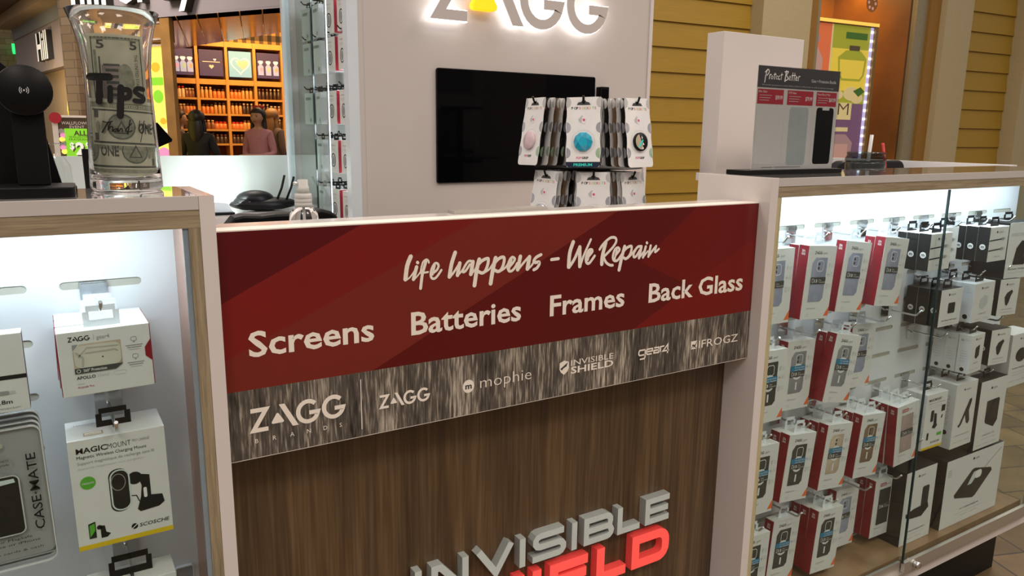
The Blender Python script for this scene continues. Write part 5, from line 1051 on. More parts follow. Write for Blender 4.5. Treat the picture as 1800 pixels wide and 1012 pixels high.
for ti, (zt_, angs, kinds, nb) in enumerate(TIERS):
    obj('tier_ring', G().tube([(SXc + 0.075 * cos(k * pi / 16), SYc + 0.075 * sin(k * pi / 16), zt_ - 0.006) for k in range(33)], 0.003), 'black', rack)
    obj('tier_plate', G().lathe([(0.0, zt_ - 0.164), (0.135, zt_ - 0.164), (0.135, zt_ - 0.1625), (0.0, zt_ - 0.1625)], SXc, SYc, 32), 'black', rack) if ti == 0 else None
    R_ = SR if ti == 0 else 0.150
    for an, kd in zip(angs, kinds):
        th = RAD(an) - vw                                # card faces away from the pole: yaw about z
        dx, dy = sin(th), -cos(th)
        d2 = (-sin(vw) * cos(RAD(an)) + cos(vw) * sin(RAD(an)), -cos(vw) * cos(RAD(an)) - sin(vw) * sin(RAD(an)))
        obj('peg', G().tube([(SXc + d2[0] * 0.012, SYc + d2[1] * 0.012, zt_ - 0.012), (SXc + d2[0] * (R_ + 0.004), SYc + d2[1] * (R_ + 0.004), zt_ - 0.012), (SXc + d2[0] * (R_ + 0.010), SYc + d2[1] * (R_ + 0.010), zt_ + 0.002)], 0.0028), 'black', rack)
        yaw = atan2(d2[0], -d2[1])
        for k in range(nb):
            kk = kd if k == 0 else ['plain', 'navy', 'plain', 'brown', 'plain', 'navy'][(k + ti) % 6]
            rr = R_ - 0.0138 * k
            lb = f"{(['front', 'second', 'third', 'fourth', 'fifth', 'sixth', 'seventh'][k])} phone grip card on the {['upper', 'lower'][ti]} {pos[an]} peg" + ({'gem': ', blue gem grip', 'dark': ', black and gold grip', 'pinkish': ', pale pink grip'}.get(kk, '') if k == 0 else '')
            instance('grip_' + kk, grip_card(kk), lb, 'packaged phone grips on the spinner rack', SXc + d2[0] * rr, SYc + d2[1] * rr, zt_, (RAD((-4.0 if abs(an) < 10 else -9.0) + 0.5 * k), RAD(random.uniform(-1.5, 1.5)), yaw))
# ------------------------------------------------------------------ price stand on the right counter
D('paper_white', (0.66, 0.64, 0.60), rough=0.35, var=0.02); D('sample_glass', (0.42, 0.47, 0.45), rough=0.15, var=0.04); D('sign_dark', (0.055, 0.05, 0.048), rough=0.4)
ps = thing('price_stand', 'clear acrylic price stand reading Protect Better on the right counter', 'price stand', (1.39, 1.105, ZC))
PY_ = 1.108
obj('base', G().box(1.2415, 1.5590, 1.098, 1.150, ZC + 0.0002, ZC + 0.0100), 'black', ps, bevel=0.0008)
x0, x1, z0, z1 = 1.2700, 1.5340, ZC + 0.0102, 0.1405
obj('acrylic', G().box(x0 - 0.001, x1 + 0.001, PY_ - 0.002, PY_ - 0.0005, z0, z1 + 0.001), 'clear_plastic', ps)
pr = G().box(x0, x1, PY_, PY_ + 0.002, z0, z1, 0)
e = PY_ - 0.0002
pr.rect(x0, x1, 0.0975, z1, e, 1)
pr.text('Glass + Protection Bundle', 1.438, 0.1135, 0.0068, e - 0.0001, 2, 1.522).text('All screen protectors come with a Lifetime Warranty as well as device coverage', 1.283, 0.1018, 0.0030, e - 0.0001, 4, 1.515)
for xa, xb, nm_, pc in ((1.2725, 1.3525, 'Elite Glass', '$59.99'), (1.3645, 1.4485, 'XTR Glass', '$79.99'), (1.4595, 1.5285, 'Privacy Glass (2 Way)', '$69.99')):
    pr.rect(xa, xb, 0.0645, 0.0945, e, 3).text(nm_, xa + 0.003, 0.0875, 0.0044, e - 0.0001, 2, xa + 0.028 if nm_[0] != 'P' else xa + 0.046).text(pc, xb - 0.025, 0.0745, 0.0085, e - 0.0001, 2, xb - 0.003, bold=0.01)
    for l in range(3): pr.rect(xa + 0.006, xa + 0.044 - 0.004 * l, 0.0815 - 0.005 * l, 0.0825 - 0.005 * l, e - 0.0001, 4)
pr.rect(1.3575, 1.3581, -0.062, 0.062, e, 4).rect(1.4535, 1.4541, -0.062, 0.062, e, 4)
bs = [([(1.2905, 0.108), (1.2925, 0.122), (1.2960, 0.133)], 0.0028), ([(1.2900, 0.128), (1.2985, 0.1335), (1.3020, 0.1285), (1.2960, 0.1215)], 0.0022), ([(1.3035, 0.1150), (1.3045, 0.1230), (1.3085, 0.1235)], 0.0022), ([(1.3120, 0.1220), (1.3090, 0.1180), (1.3120, 0.1150), (1.3150, 0.1190), (1.3120, 0.1220)], 0.0018), ([(1.3170, 0.1240), (1.3235, 0.1250)], 0.002), ([(1.3200, 0.1270), (1.3190, 0.1150)], 0.002), ([(1.3290, 0.1205), (1.3255, 0.1220), (1.3250, 0.1160), (1.3295, 0.1160)], 0.0018), ([(1.3350, 0.1225), (1.3315, 0.1200), (1.3325, 0.1150), (1.3360, 0.1160)], 0.0018), ([(1.3380, 0.1240), (1.3440, 0.1250)], 0.0018), ([(1.3412, 0.1280), (1.3400, 0.1150)], 0.002),
      ([(1.3520, 0.1120), (1.3545, 0.1330)], 0.0028), ([(1.3500, 0.1310), (1.3610, 0.1320), (1.3560, 0.1245), (1.3620, 0.1180), (1.3530, 0.1130)], 0.0022), ([(1.3655, 0.1180), (1.3700, 0.1210), (1.3660, 0.1230), (1.3650, 0.1160), (1.3700, 0.1160)], 0.0018), ([(1.3720, 0.1245), (1.3850, 0.1255)], 0.002), ([(1.3755, 0.1300), (1.3740, 0.1150)], 0.002), ([(1.3820, 0.1300), (1.3810, 0.1150)], 0.002), ([(1.3865, 0.1180), (1.3905, 0.1210), (1.3870, 0.1230), (1.3860, 0.1160), (1.3905, 0.1160)], 0.0018), ([(1.3940, 0.1150), (1.3950, 0.1230), (1.3990, 0.1240)], 0.002)]
for i, (p, wd) in enumerate(bs): pr.brush(p, wd, e - 0.0002 - 0.0001 * (i % 3), 2, 2e-5)
for l in range(3): pr.rect(1.30 + 0.04 * l, 1.335 + 0.045 * l, -0.0665, -0.0655, e, 1)
obj('poster', pr, ['paper_white', 'sign_dark', 'ink_white', 'red_label', 'ink_light'], ps, fix=False)
obj('glass_sample', G().prism(rrect(1.2735, 1.3520, -0.060, 0.060, 0.006), e - 0.0001, e + 0.0001), 'paper_white', ps, fix=False)
obj('glass_sample', G().prism(rrect(1.3760, 1.4370, -0.062, 0.0605, 0.007), e - 0.0001, e + 0.0001), 'sample_glass', ps, fix=False)
dk = rrect(1.4640, 1.5230, -0.0605, 0.0615, 0.007)
dk = [p for p in dk if True]
pg = [(1.4640, -0.0535), (1.4660, -0.0590), (1.4710, -0.0605), (1.5160, -0.0605), (1.5210, -0.0590), (1.5230, -0.0535), (1.5230, 0.0545), (1.5210, 0.0598), (1.5160, 0.0615), (1.5080, 0.0615), (1.5070, 0.0560), (1.4840, 0.0560), (1.4830, 0.0615), (1.4710, 0.0615), (1.4660, 0.0598), (1.4640, 0.0545)]
obj('glass_sample', G().prism(pg, e - 0.0001, e + 0.0001), 'black_gloss', ps, fix=False)
# ------------------------------------------------------------------ tumbler, straws, chair behind the right counter
D('dark_plastic', (0.03, 0.035, 0.035), rough=0.2); D('straw_white', (0.6, 0.62, 0.62), rough=0.3); D('straw_red', (0.55, 0.01, 0.015), rough=0.3)
cu = thing('tumbler', 'dark tumbler with clear lid and thick white straw behind the counter', 'tumbler', (2.03, 1.36, -0.20))
c = atY(1521, 285, 1.36); cx_, cy_ = c.x, 1.36
obj('cup', G().lathe([(0.0, -0.1998), (0.046, -0.1998), (0.050, -0.19), (0.054, -0.075), (0.053, -0.069), (0.0, -0.069)], cx_, cy_, 36), 'dark_plastic', cu)
obj('lid', G().lathe([(0.055, -0.0688), (0.0555, -0.062), (0.050, -0.050), (0.0515, -0.049), (0.0515, -0.044), (0.047, -0.042), (0.0, -0.042)], cx_, cy_, 36), 'smoke_plastic', cu)
obj('straw', G().tube([(cx_ + 0.004, cy_, -0.19), (cx_ + 0.018, cy_, 0.006)], 0.0052), 'straw_white', cu)
c2 = thing('drink_cup', 'second drink cup with thin red straw behind the dark tumbler', 'cup', (2.17, 1.42, -0.20))
c = atY(1556, 285, 1.42)
obj('cup', G().lathe([(0.0, -0.1998), (0.032, -0.1998), (0.040, -0.105), (0.0, -0.105)], c.x, 1.42, 28), 'dark_plastic', c2)
s0, s1 = atY(1556, 290, 1.42), atY(1552, 252, 1.42)
obj('straw', G().tube([(c.x, 1.42, -0.17), (s0.x, 1.42, s0.z), (s1.x, 1.42, s1.z)], 0.0042), 'straw_red', c2)
oc = thing('office_chair', 'black chair back rising behind the tumbler at the right counter', 'chair', (2.28, 1.62, -1.32))
a, b_ = atY(1466, 285, 1.60), atY(1583, 285, 1.60)
obj('backrest', G().prism(rrect(a.x, b_.x, -0.60, atY(1520, 282, 1.60).z, 0.035), 1.58, 1.62), 'black', oc, bevel=0.008)
obj('seat', G().prism(rrect(a.x - 0.01, b_.x - 0.02, -0.80, -0.73, 0.03), 1.62, 2.0), 'black', oc, bevel=0.01)
obj('column', G().lathe([(0.0, -1.22), (0.03, -1.22), (0.03, -0.80), (0.0, -0.80)], (a.x + b_.x) / 2, 1.82, 16), 'black', oc)
for k in range(5):
    an = k * 2 * pi / 5; X_, Y_ = (a.x + b_.x) / 2, 1.82
    obj('leg', G().tube([(X_, Y_, -1.22), (X_ + 0.13 * cos(an), Y_ + 0.13 * sin(an), -1.27), (X_ + 0.17 * cos(an), Y_ + 0.17 * sin(an), -1.30)], [0.025, 0.02, 0.02]), 'black', oc)
# ------------------------------------------------------------------ goods in the tower's side case: fronts face left
def small_box(kind):
    def build():
        t = thing('screen_protector_box', 'x', 'box'); W, Ht, Dp = 0.064, 0.092, 0.022
        g = G().box(-W / 2, W / 2, 0, Dp, -Ht, 0, 0)
        obj('carton', g, 'carton' if kind == 'red' else 'carton_side', t, bevel=0.0005)
        if kind == 'red': obj('spine', G().box(W / 2 + 0.0001, W / 2 + 0.0008, 0.0006, Dp - 0.0006, -Ht + 0.0006, -0.0006), 'spine_red', t)
        p = G()
        if kind == 'red':
            p.stroke([(0.014 * cos(RAD(a)), -0.056 + 0.018 * sin(RAD(a))) for a in range(0, 360, 24)], 0.003, -EPS, None, 0, None, True).disc(0.0, -0.056, 0.009, 0.013, -EPS, 1, 16); p.text('InvisibleShield', -0.022, -0.016, 0.004, -EPS, 1, 0.010)
            for l in range(2): p.rect(-0.02, 0.01, -0.024 - 0.004 * l, -0.0228 - 0.004 * l, -EPS, 2)
        else: p.rect(0.010, 0.020, -0.084, -0.074, -EPS, 1); p.rect(-0.02, 0.02, -0.02, -0.012, -EPS, 1)
        obj('print', p, PM, t, fix=False)
        hang_tab(t, Dp, 'black', 0.03, 0.018)
        return t
    return build
for r_, z in enumerate((0.352, 0.252, 0.108, -0.028, -0.167)):
    for c_, y in enumerate((2.045, 2.145)):
        for k in range(2):
            instance('sm_red', small_box('red'), f"{['front', 'rear'][k]} red-sided box, {['top', 'second', 'third', 'fourth', 'bottom'][r_]} peg row, {['near', 'far'][c_]} column, tower case", 'red-sided boxes in the tower case', 0.722 + 0.0235 * k, y, z, (0, 0, RAD(-90 + 6 * c_)))
    for c_, y in enumerate((2.265, 2.36)):
        if r_ in (3, 4) and c_ == 1: continue
        for k in range(3):
            instance('sm_white', small_box('white'), f"{ORD[k]} white box, {['top', 'second', 'third', 'fourth', 'bottom'][r_]} peg row, {['near', 'far'][c_]} glassed column", 'white boxes in the tower case', 0.722 + 0.024 * k, y, z + 0.004 * k, (0, 0, RAD(-90 + random.uniform(-8, 8))))
    for c_, y in enumerate((2.045, 2.145, 2.265, 2.36)):
        if r_ in (3, 4) and c_ == 3: continue
        instance('sm_peg', lambda: (lambda t: (obj('wire', G().tube([(0.1, 0, 0), (0.0, 0, 0), (-0.008, 0, 0.008)], 0.002), 'black', t), t)[1])(thing('peg_hook', 'x', 'hook')), f"black peg, {['top', 'second', 'third', 'fourth', 'bottom'][r_]} row, {['nearest', 'second', 'third', 'farthest'][c_]} column, tower case", 'black pegs in the tower case', 0.718, y, z + 0.012)
# ================================================================== storefront with yellow siding, right
D('siding_yellow', (0.34, 0.205, 0.018), rough=0.55, var=0.08, scale=6, stretch=(1, 1, 30), bump=0.05)
D('trim_cream', (0.42, 0.34, 0.19), rough=0.6, var=0.03)
D('trim_shadow', (0.36, 0.30, 0.20), rough=0.6, var=0.03)
D('frame_ochre', (0.26, 0.13, 0.02), rough=0.5)
D('frame_metal', (0.30, 0.26, 0.17), rough=0.4, metal=0.3)
D('shop_orange', (0.28, 0.10, 0.010), rough=0.35, var=0.2, scale=3)
WP = (4.618, 4.600); WD = (0.9976, -0.0699); WN = (-0.0699, -0.9976)   # wall line and its outward normal
def wall_s(u): p = onL(u, 150, WP, WD); return (p.x - WP[0]) * WD[0] + (p.y - WP[1]) * WD[1]
def wpt(s, out_, z): return (WP[0] + WD[0] * s + WN[0] * out_, WP[1] + WD[1] * s + WN[1] * out_, z)
def wbox(g, s0, s1, o0, o1, z0, z1, m=0): return g.add(G().box(s0, s1, -o1, -o0, z0, z1, m), lambda p: wpt(p[0], -p[1], p[2]))
def siding(s0, s1):
    g = G(); z = -1.32 + 0.10
    while z < 2.9:
        g.add(G().face([(s0, 0.016, z), (s1, 0.016, z), (s1, 0.0, z + 0.1885), (s0, 0.0, z + 0.1885)]).face([(s0, 0, z), (s1, 0, z), (s1, 0.016, z), (s0, 0.016, z)]), lambda p: wpt(p[0], p[1], p[2]))
        z += 0.1885
    wbox(g, s0, s1, -0.08, -0.002, -1.32, 2.9)
    return g
S_ = {k: wall_s(u) for k, u in dict(a=1307, p1=1331, p1r=1393, wf=1414, mf=1423, win=1589, mfr=1607, wfr=1625, p2=1671, b=1763, p3=1784).items()}
struct(obj('wall_right', siding(wall_s(860), S_['a'] + 0.02), 'siding_yellow', fix=False), 'yellow lapped siding left of the shop window', 'wall')
struct(obj('wall_right', siding(S_['p2'] - 0.02, S_['b'] + 0.2), 'siding_yellow', fix=False), 'yellow lapped siding right of the shop window', 'wall')
def pilaster(nm, s0, s1, d, lb): struct(obj(nm, wbox(G(), s0, s1, -0.05, d, -1.32, 2.9), 'trim_cream'), lb, 'pilaster')
pilaster('trim_1', S_['a'] + 0.02, S_['p1r'], 0.14, 'cream pilaster left of the shop window')
pilaster('trim_2', S_['wfr'], S_['p2'] - 0.0, 0.14, 'cream pilaster right of the shop window')
pilaster('trim_3', S_['b'] + 0.05, S_['b'] + 0.8, 0.16, 'cream pilaster at the far right')
fr = G(); wbox(fr, S_['p1r'], S_['wf'], 0.0, 0.08, -1.32, 2.9, 0); wbox(fr, S_['mfr'], S_['wfr'], 0.0, 0.08, -1.32, 2.9, 0)
wbox(fr, S_['wf'], S_['mf'], 0.0, 0.05, -1.32, 2.9, 1); wbox(fr, S_['win'], S_['mfr'], 0.0, 0.05, -1.32, 2.9, 1)
zs = onL(1480, 281, WP, WD).z
wbox(fr, S_['mf'], S_['win'], -0.05, 0.06, -1.32, zs, 1)
w1 = struct(obj('window_1', fr, ['frame_ochre', 'frame_metal']), 'shop window with ochre frame between the cream pilasters', 'window')
pn = obj('pane', wbox(G(), S_['mf'], S_['win'], 0.02, 0.028, zs, 2.9), 'pane', w1)
bk = G(); wbox(bk, S_['mf'] - 0.1, S_['win'] + 1.2, -0.95, -0.9, -1.32, 2.9); wbox(bk, S_['win'] + 0.0, S_['win'] + 0.05, -0.9, -0.02, -1.32, 2.9); wbox(bk, S_['mf'] - 0.06, S_['mf'] - 0.01, -0.9, -0.02, -1.32, 2.9); wbox(bk, S_['mf'], S_['win'], -0.9, -0.02, -1.32, zs - 0.02)
struct(obj('wall_back', bk, 'shop_orange'), 'orange brown inside of the shop window', 'wall')
area_light('window_light', (wpt(2.0, -0.5, 1.45)), (wpt(2.0, -0.75, 0)), 1.0, 0.25, 9, (1.0, 0.55, 0.16))
# lit perfume poster standing in the window
PO = 0.0 - 0.10
def on_wall(u, v, o): return onL(u, v, (WP[0] + WN[0] * o, WP[1] + WN[1] * o), WD)
def ws(p): return (p.x - WP[0]) * WD[0] + (p.y - WP[1]) * WD[1]
tl, tr_, br_ = on_wall(1418, 38, PO), on_wall(1541, 42, PO), on_wall(1518, 275, PO)
s0, s1, zt_, zb_ = ws(tl) - 0.12, ws(tr_), tr_.z, br_.z - 0.10
po = thing('poster_lightbox', 'lit perfume poster with a strip of white lights in the shop window', 'poster', tuple(on_wall(1480, 275, PO)))
def pbox(g, a, b_, o0, o1, c, d, m=0): return wbox(g, a, b_, o0, o1, c, d, m)
obj('frame', pbox(pbox(G(), s0, s1, PO - 0.06, PO + 0.03, zt_ - 0.035, zt_), s1 - 0.035, s1, PO - 0.06, PO + 0.03, zb_, zt_ - 0.0352), 'frame_ochre', po)
obj('foot', pbox(G(), s0, s1, PO - 0.10, PO + 0.10, -1.32, zb_ - 0.001), 'frame_ochre', po)
for k, c in (('pst_red', (0.85, 0.16, 0.05)), ('pst_green', (0.42, 0.38, 0.02)), ('pst_yellow', (0.95, 0.62, 0.06)), ('pst_purple', (0.20, 0.08, 0.16)), ('pst_mauve', (0.42, 0.22, 0.22)), ('pst_cream', (0.80, 0.56, 0.26)), ('pst_dkgreen', (0.05, 0.13, 0.01)), ('pst_dark', (0.09, 0.05, 0.02)), ('pst_pink', (0.60, 0.30, 0.25))): flat_emit(k, c, 0.40)
pg = G(); U = lambda a: s0 + (s1 - 0.04 - s0) * a; V = lambda b_: zb_ + (zt_ - 0.04 - zb_) * b_
def pr_(a0, a1, b0, b1, m, o=0.0): pg.add(G().rect(U(a0), U(a1), V(b0), V(b1), 0), lambda p: wpt(p[0], PO + o, p[2]), m)
def pp(pts, m, o): pg.add(G().face([(U(a), 0, V(b_)) for a, b_ in pts]), lambda p: wpt(p[0], PO + o, p[2]), m)
def pd(a, b_, ra, rb, m, o): pp([(a + ra * cos(k * pi / 10), b_ + rb * sin(k * pi / 10)) for k in range(20)], m, o)
pr_(0, 0.46, 0.46, 1, 0); pr_(0.46, 1, 0.46, 1, 1); pr_(0, 0.5, 0, 0.46, 4); pr_(0.5, 1, 0, 0.46, 3)
pr_(0.45, 0.47, 0.46, 1, 5, 0.002)
pr_(0.47, 0.98, 0.55, 0.84, 2, 0.001)
pp([(0.58, 0.66), (0.56, 0.78), (0.66, 0.83), (0.86, 0.83), (0.95, 0.78), (0.93, 0.66), (0.88, 0.62), (0.63, 0.62)], 1, 0.003); pp([(0.60, 0.665), (0.585, 0.765), (0.92, 0.765), (0.905, 0.665), (0.87, 0.635), (0.64, 0.635)], 2, 0.004)
pp([(0.70, 0.83), (0.70, 0.865), (0.84, 0.865), (0.84, 0.83)], 7, 0.004); pr_(0.64, 0.93, 0.91, 0.955, 6, 0.004)
pp([(0.03, 0.60), (0.03, 0.78), (0.12, 0.84), (0.28, 0.84), (0.36, 0.76), (0.36, 0.60)], 8, 0.003); pr_(0.10, 0.30, 0.87, 0.92, 4, 0.003)
for a, b_, r_ in ((0.42, 0.60, 0.07), (0.52, 0.56, 0.08), (0.50, 0.50, 0.07), (0.60, 0.52, 0.06), (0.30, 0.56, 0.08), (0.78, 0.53, 0.09), (0.86, 0.50, 0.07)): pd(a, b_, r_ * 1.2, r_ * 0.55, 5, 0.005)
pp([(0.80, 0.55), (0.90, 0.58), (0.96, 0.55), (0.88, 0.51)], 6, 0.006)
pr_(0.45, 0.80, 0.345, 0.465, 5, 0.007)
pp([(0.46, 0.04), (0.44, 0.18), (0.54, 0.24), (0.76, 0.24), (0.86, 0.18), (0.84, 0.04)], 4, 0.003); pp([(0.50, 0.05), (0.48, 0.17), (0.80, 0.17), (0.80, 0.05)], 8, 0.004); pr_(0.55, 0.78, 0.26, 0.29, 5, 0.004)
for k in range(6): pd(0.46 + 0.08 * k, 0.02 + 0.015 * (k % 2), 0.05, 0.02, (4, 3)[k % 2], 0.005)
pg.add(G().text('DREAM', U(0.02), V(0.378), 0.115, 0, 0, U(0.76), bold=-0.01), lambda p: wpt(p[0], PO + 0.009, p[2]), 7)
obj('print', pg, ['pst_red', 'pst_green', 'pst_yellow', 'pst_purple', 'pst_mauve', 'pst_cream', 'pst_dkgreen', 'pst_dark', 'pst_pink'], po, fix=False)
flat_emit('led_white', (0.92, 0.90, 1.0), 4.0); flat_emit('led_violet', (0.55, 0.45, 0.75), 0.7); flat_emit('glow_orange', (1.0, 0.50, 0.08), 0.9)
st = G(); pbox(st, s1 - 0.075, s1 - 0.036, PO + 0.002, PO + 0.006, zb_, zt_ - 0.04, 0); pbox(st, s0, s1, PO + 0.031, PO + 0.034, zt_ - 0.033, zt_ - 0.004, 2)
obj('light_channel', st, ['led_violet', 'led_white', 'glow_orange'], po)
for k in range(16):
    z = zb_ + 0.05 + (zt_ - zb_ - 0.14) * k / 15
    obj('light_point', pbox(G(), s1 - 0.072, s1 - 0.042, PO + 0.007, PO + 0.011, z, z + 0.018), 'led_white', po)
# decal on the window glass
dc = thing('window_decal', 'round pale decal on the shop window above the poster', 'decal', tuple(on_wall(1533, 8, 0.029)))
c = on_wall(1533, 6, 0.03); obj('print', G().add(G().disc(0, 0, 0.075, 0.075, 0), lambda p: wpt(ws(c) + p[0], 0.03, c.z + p[2])), 'shop_orange', dc, fix=False)
dk = G()
for k in range(6): dk.disc(0.045 * cos(k), 0.045 * sin(k), 0.014, 0.014, 0)
obj('dots', dk if False else G().add(dk, lambda p: wpt(ws(c) + p[0], 0.032, c.z + p[2])), 'pst_pink', dc, fix=False)

# ================================================================== angled shop front and store interior, left
D('fascia', (0.30, 0.26, 0.27), rough=0.6, var=0.03, scale=4)
D('fascia_grey', (0.24, 0.26, 0.28), rough=0.6)
D('fascia_pale', (0.46, 0.45, 0.42), rough=0.5)
D('fascia_tan', (0.36, 0.27, 0.17), rough=0.6)
D('fascia_brown', (0.10, 0.065, 0.035), rough=0.6)
D('sign_white', (0.85, 0.84, 0.78), rough=0.4, emit=(1, 0.97, 0.88), es=0.35); D('sign_side', (0.02, 0.018, 0.015), rough=0.5)
D('shop_wood', (0.55, 0.28, 0.07), rough=0.45, var=0.12, scale=5, stretch=(1, 1, 0.2))
D('shop_wood_dark', (0.30, 0.15, 0.035), rough=0.5, var=0.2, scale=5)
D('soffit_gold', (0.60, 0.30, 0.10), rough=0.18, var=0.12, scale=1.5)
D('shelf_back', (0.16, 0.055, 0.012), rough=0.7)
stn = bpy.data.materials.new('stone_brick'); stn.use_nodes = True; n = stn.node_tree; b = n.nodes['Principled BSDF']; b.inputs['Roughness'].default_value = 0.85
t = n.nodes.new('ShaderNodeTexCoord'); br = n.nodes.new('ShaderNodeTexBrick'); br.inputs['Scale'].default_value = 2.6; br.inputs['Mortar Size'].default_value = 0.012
br.inputs['Color1'].default_value = (0.15, 0.10, 0.055, 1); br.inputs['Color2'].default_value = (0.20, 0.145, 0.09, 1); br.inputs['Mortar'].default_value = (0.09, 0.065, 0.04, 1)
mp = n.nodes.new('ShaderNodeMapping'); mp.inputs['Rotation'].default_value = (RAD(90), 0, RAD(0)); n.links.new(t.outputs['Object'], mp.inputs[0]); n.links.new(mp.outputs[0], br.inputs['Vector']); n.links.new(br.outputs['Color'], b.inputs['Base Color']); M['stone_brick'] = stn
CP = (0.481, 10.684); D1 = (-0.154, 0.988); D2 = (0.526, -0.85)
def lp(P, d, s, o, z):       # point along a wall; o out of the wall towards the mall
    L_ = hypot(*d); dx, dy = d[0] / L_, d[1] / L_
    nx, ny = (dy, -dx) if (dy * -P[0] - dx * -P[1]) > 0 else (-dy, dx)
    return (P[0] + dx * s + nx * o, P[1] + dy * s + ny * o, z)
def lbox(g, P, d, s0, s1, o0, o1, z0, z1, m=0): return g.add(G().box(s0, s1, -o1, -o0, z0, z1, m), lambda p: lp(P, d, p[0], -p[1], p[2]))
ZF = 1.172
# far fascia (faces the mall walk, runs away from the lens)
g = G(); lbox(g, CP, D1, 0.05, 3.95, -0.3, 0.0, 0.735, 1.29, 0); lbox(g, CP, D1, 0.05, 3.95, -0.02, 0.02, 1.29, 1.46, 1); lbox(g, CP, D1, 0.05, 4.1, -0.1, 0.22, 1.46, 1.60, 2); lbox(g, CP, D1, 0.05, 4.6, -0.1, 0.5, 1.60, 1.80, 4); lbox(g, CP, D1, 0.05, 4.9, -0.1, 0.56, 1.80, 3.2, 3)
struct(obj('wall_left', g, ['fascia', 'fascia_grey', 'fascia_tan', 'fascia_pale', 'fascia_brown']), 'stepped pale shop fascia running away at the far left', 'wall')
def letters(name, txt, label, P, d, sa, sb, z0, cap, dep, flip):
    g = G(); v, f = text_mesh(txt, 0.02); lo, hi = min(p[0] for p in v), max(p[0] for p in v); k = cap / 0.727
    T = lambda q, o: lp(P, d, sa + (sb - sa) * (q[0] - lo) / (hi - lo), o, z0 + q[1] * k)
    g.raw([T(q, dep) for q in v], f, 0)
    from collections import Counter
    E = Counter(); 
    for fc in f:
        for i in range(len(fc)): E[tuple(sorted((fc[i], fc[(i + 1) % len(fc)])))] += 1
    for (i, j), c_ in E.items():
        if c_ == 1: g.face([T(v[i], dep), T(v[j], dep), T(v[j], 0.002), T(v[i], 0.002)], 1)
    o = obj(name, g, ['sign_white', 'sign_side'], loc=lp(P, d, (sa + sb) / 2, 0, z0), fix=False)
    return tag(o, label, 'sign')
letters('sign_lettering', 'Hill', 'white raised letters on the pale fascia at the far left', CP, D1, 1.78, 1.08, 0.86, 0.36, 0.07, True)
struct(obj('wall_far', G().box(-6, 1.6, 17.0, 17.2, -1.32, 3.5), 'stone_brick'), 'brown stone brick wall at the end of the mall', 'wall')
col = G(); lbox(col, CP, D2, -0.12, 0.12, -0.3, 0.05, -1.32, 3.2)
struct(obj('trim_4', col, 'stone_brick'), 'stone brick column where the two fascias meet', 'pilaster')
g = G(); lbox(g, CP, D2, 0.121, 4.6, -0.25, 0.0, ZF, 3.2, 0); struct(obj('wall_front', g, 'fascia'), 'mauve shop fascia with white raised letters over the lit store', 'wall')
letters('sign_lettering', 'hill or Ey', 'white raised letters along the mauve fascia above the lit store', CP, D2, 0.20, 2.20, 1.335, 0.40, 0.10, False)
letters('sign_lettering', 'll', 'white raised letters at the left end of the mauve fascia', CP, D2, 2.6, 2.8, 1.75, 0.40, 0.08, False) if False else None
ex = tag(obj('exit_sign', G().box(*sorted((atY(20.5, 80, 16.5).x, atY(29.5, 80, 16.5).x)), 16.46, 16.99, atY(25, 91, 16.5).z, atY(25, 77, 16.5).z), mat('exit_green', (0.02, 0.5, 0.12), emit=(0.03, 1.0, 0.22), es=0.9), loc=tuple(atY(25, 84, 16.7))), 'small lit green exit sign on the far stone wall', 'sign')
# store wall sections under the fascia
def dp(u): p = onL(u, 150, CP, D2); return hypot(p.x - CP[0], p.y - CP[1])
pl = G(); lbox(pl, CP, D2, dp(287), dp(303.5), -0.06, -0.01, -1.32, ZF - 0.002); struct(obj('trim_5', pl, 'shop_wood_dark'), 'wooden pillar at the left of the store opening', 'pillar')
g = G(); lbox(g, CP, D2, 0.13, dp(288) - 0.001, -0.28, -0.06, -1.32, 0.42, 0) if False else None
lbox(g, CP, D2, 0.125, 0.40, -0.2, -0.05, -1.32, ZF - 0.002, 0); lbox(g, CP, D2, 0.40, dp(287) - 0.002, -0.2, -0.05, 0.93, ZF - 0.002, 1); lbox(g, CP, D2, 0.40, dp(287) - 0.002, -0.2, -0.05, -1.32, -0.36, 1)
struct(obj('wall_store', g, ['shop_wood', 'shop_wood_dark']), 'wood framed shop wall left of the store opening', 'wall')
for k, c in (('lit_yellow', (1.0, 0.80, 0.12)), ('lit_green', (0.20, 0.55, 0.02)), ('lit_orange', (1.0, 0.38, 0.02)), ('lit_cream', (1.0, 0.80, 0.45)), ('lit_pink', (0.75, 0.25, 0.45))): flat_emit(k, c, 0.75)
def shop_poster(sa, sb, z0, z1, label, pts):
    t = thing('poster_lightbox', label, 'poster', lp(CP, D2, (sa + sb) / 2, -0.07, z0))
    fr_ = G(); 
    for a0, a1, b0, b1 in ((sa - 0.02, sa, z0 - 0.02, z1 + 0.02), (sb, sb + 0.02, z0 - 0.02, z1 + 0.02), (sa, sb, z1, z1 + 0.02), (sa, sb, z0 - 0.02, z0)): lbox(fr_, CP, D2, a0, a1, -0.09, -0.04, b0, b1)
    obj('frame', fr_, 'case_gold', t)
    pq = G(); lbox(pq, CP, D2, sa, sb, -0.09, -0.06, z0, z1, 0)
    for k, (pl_, m) in enumerate(pts): pq.add(G().face([(sa + (sb - sa) * a, 0, z0 + (z1 - z0) * b_) for a, b_ in pl_]), lambda p: lp(CP, D2, p[0], -0.058 + 0.001 * k, p[2]), m)
    obj('print', pq, ['lit_yellow', 'lit_green', 'lit_orange', 'lit_cream', 'lit_pink', 'sign_side'], t, fix=False)
    return t
circ = lambda a, b_, ra, rb: [(a + ra * cos(k * pi / 8), b_ + rb * sin(k * pi / 8)) for k in range(16)]
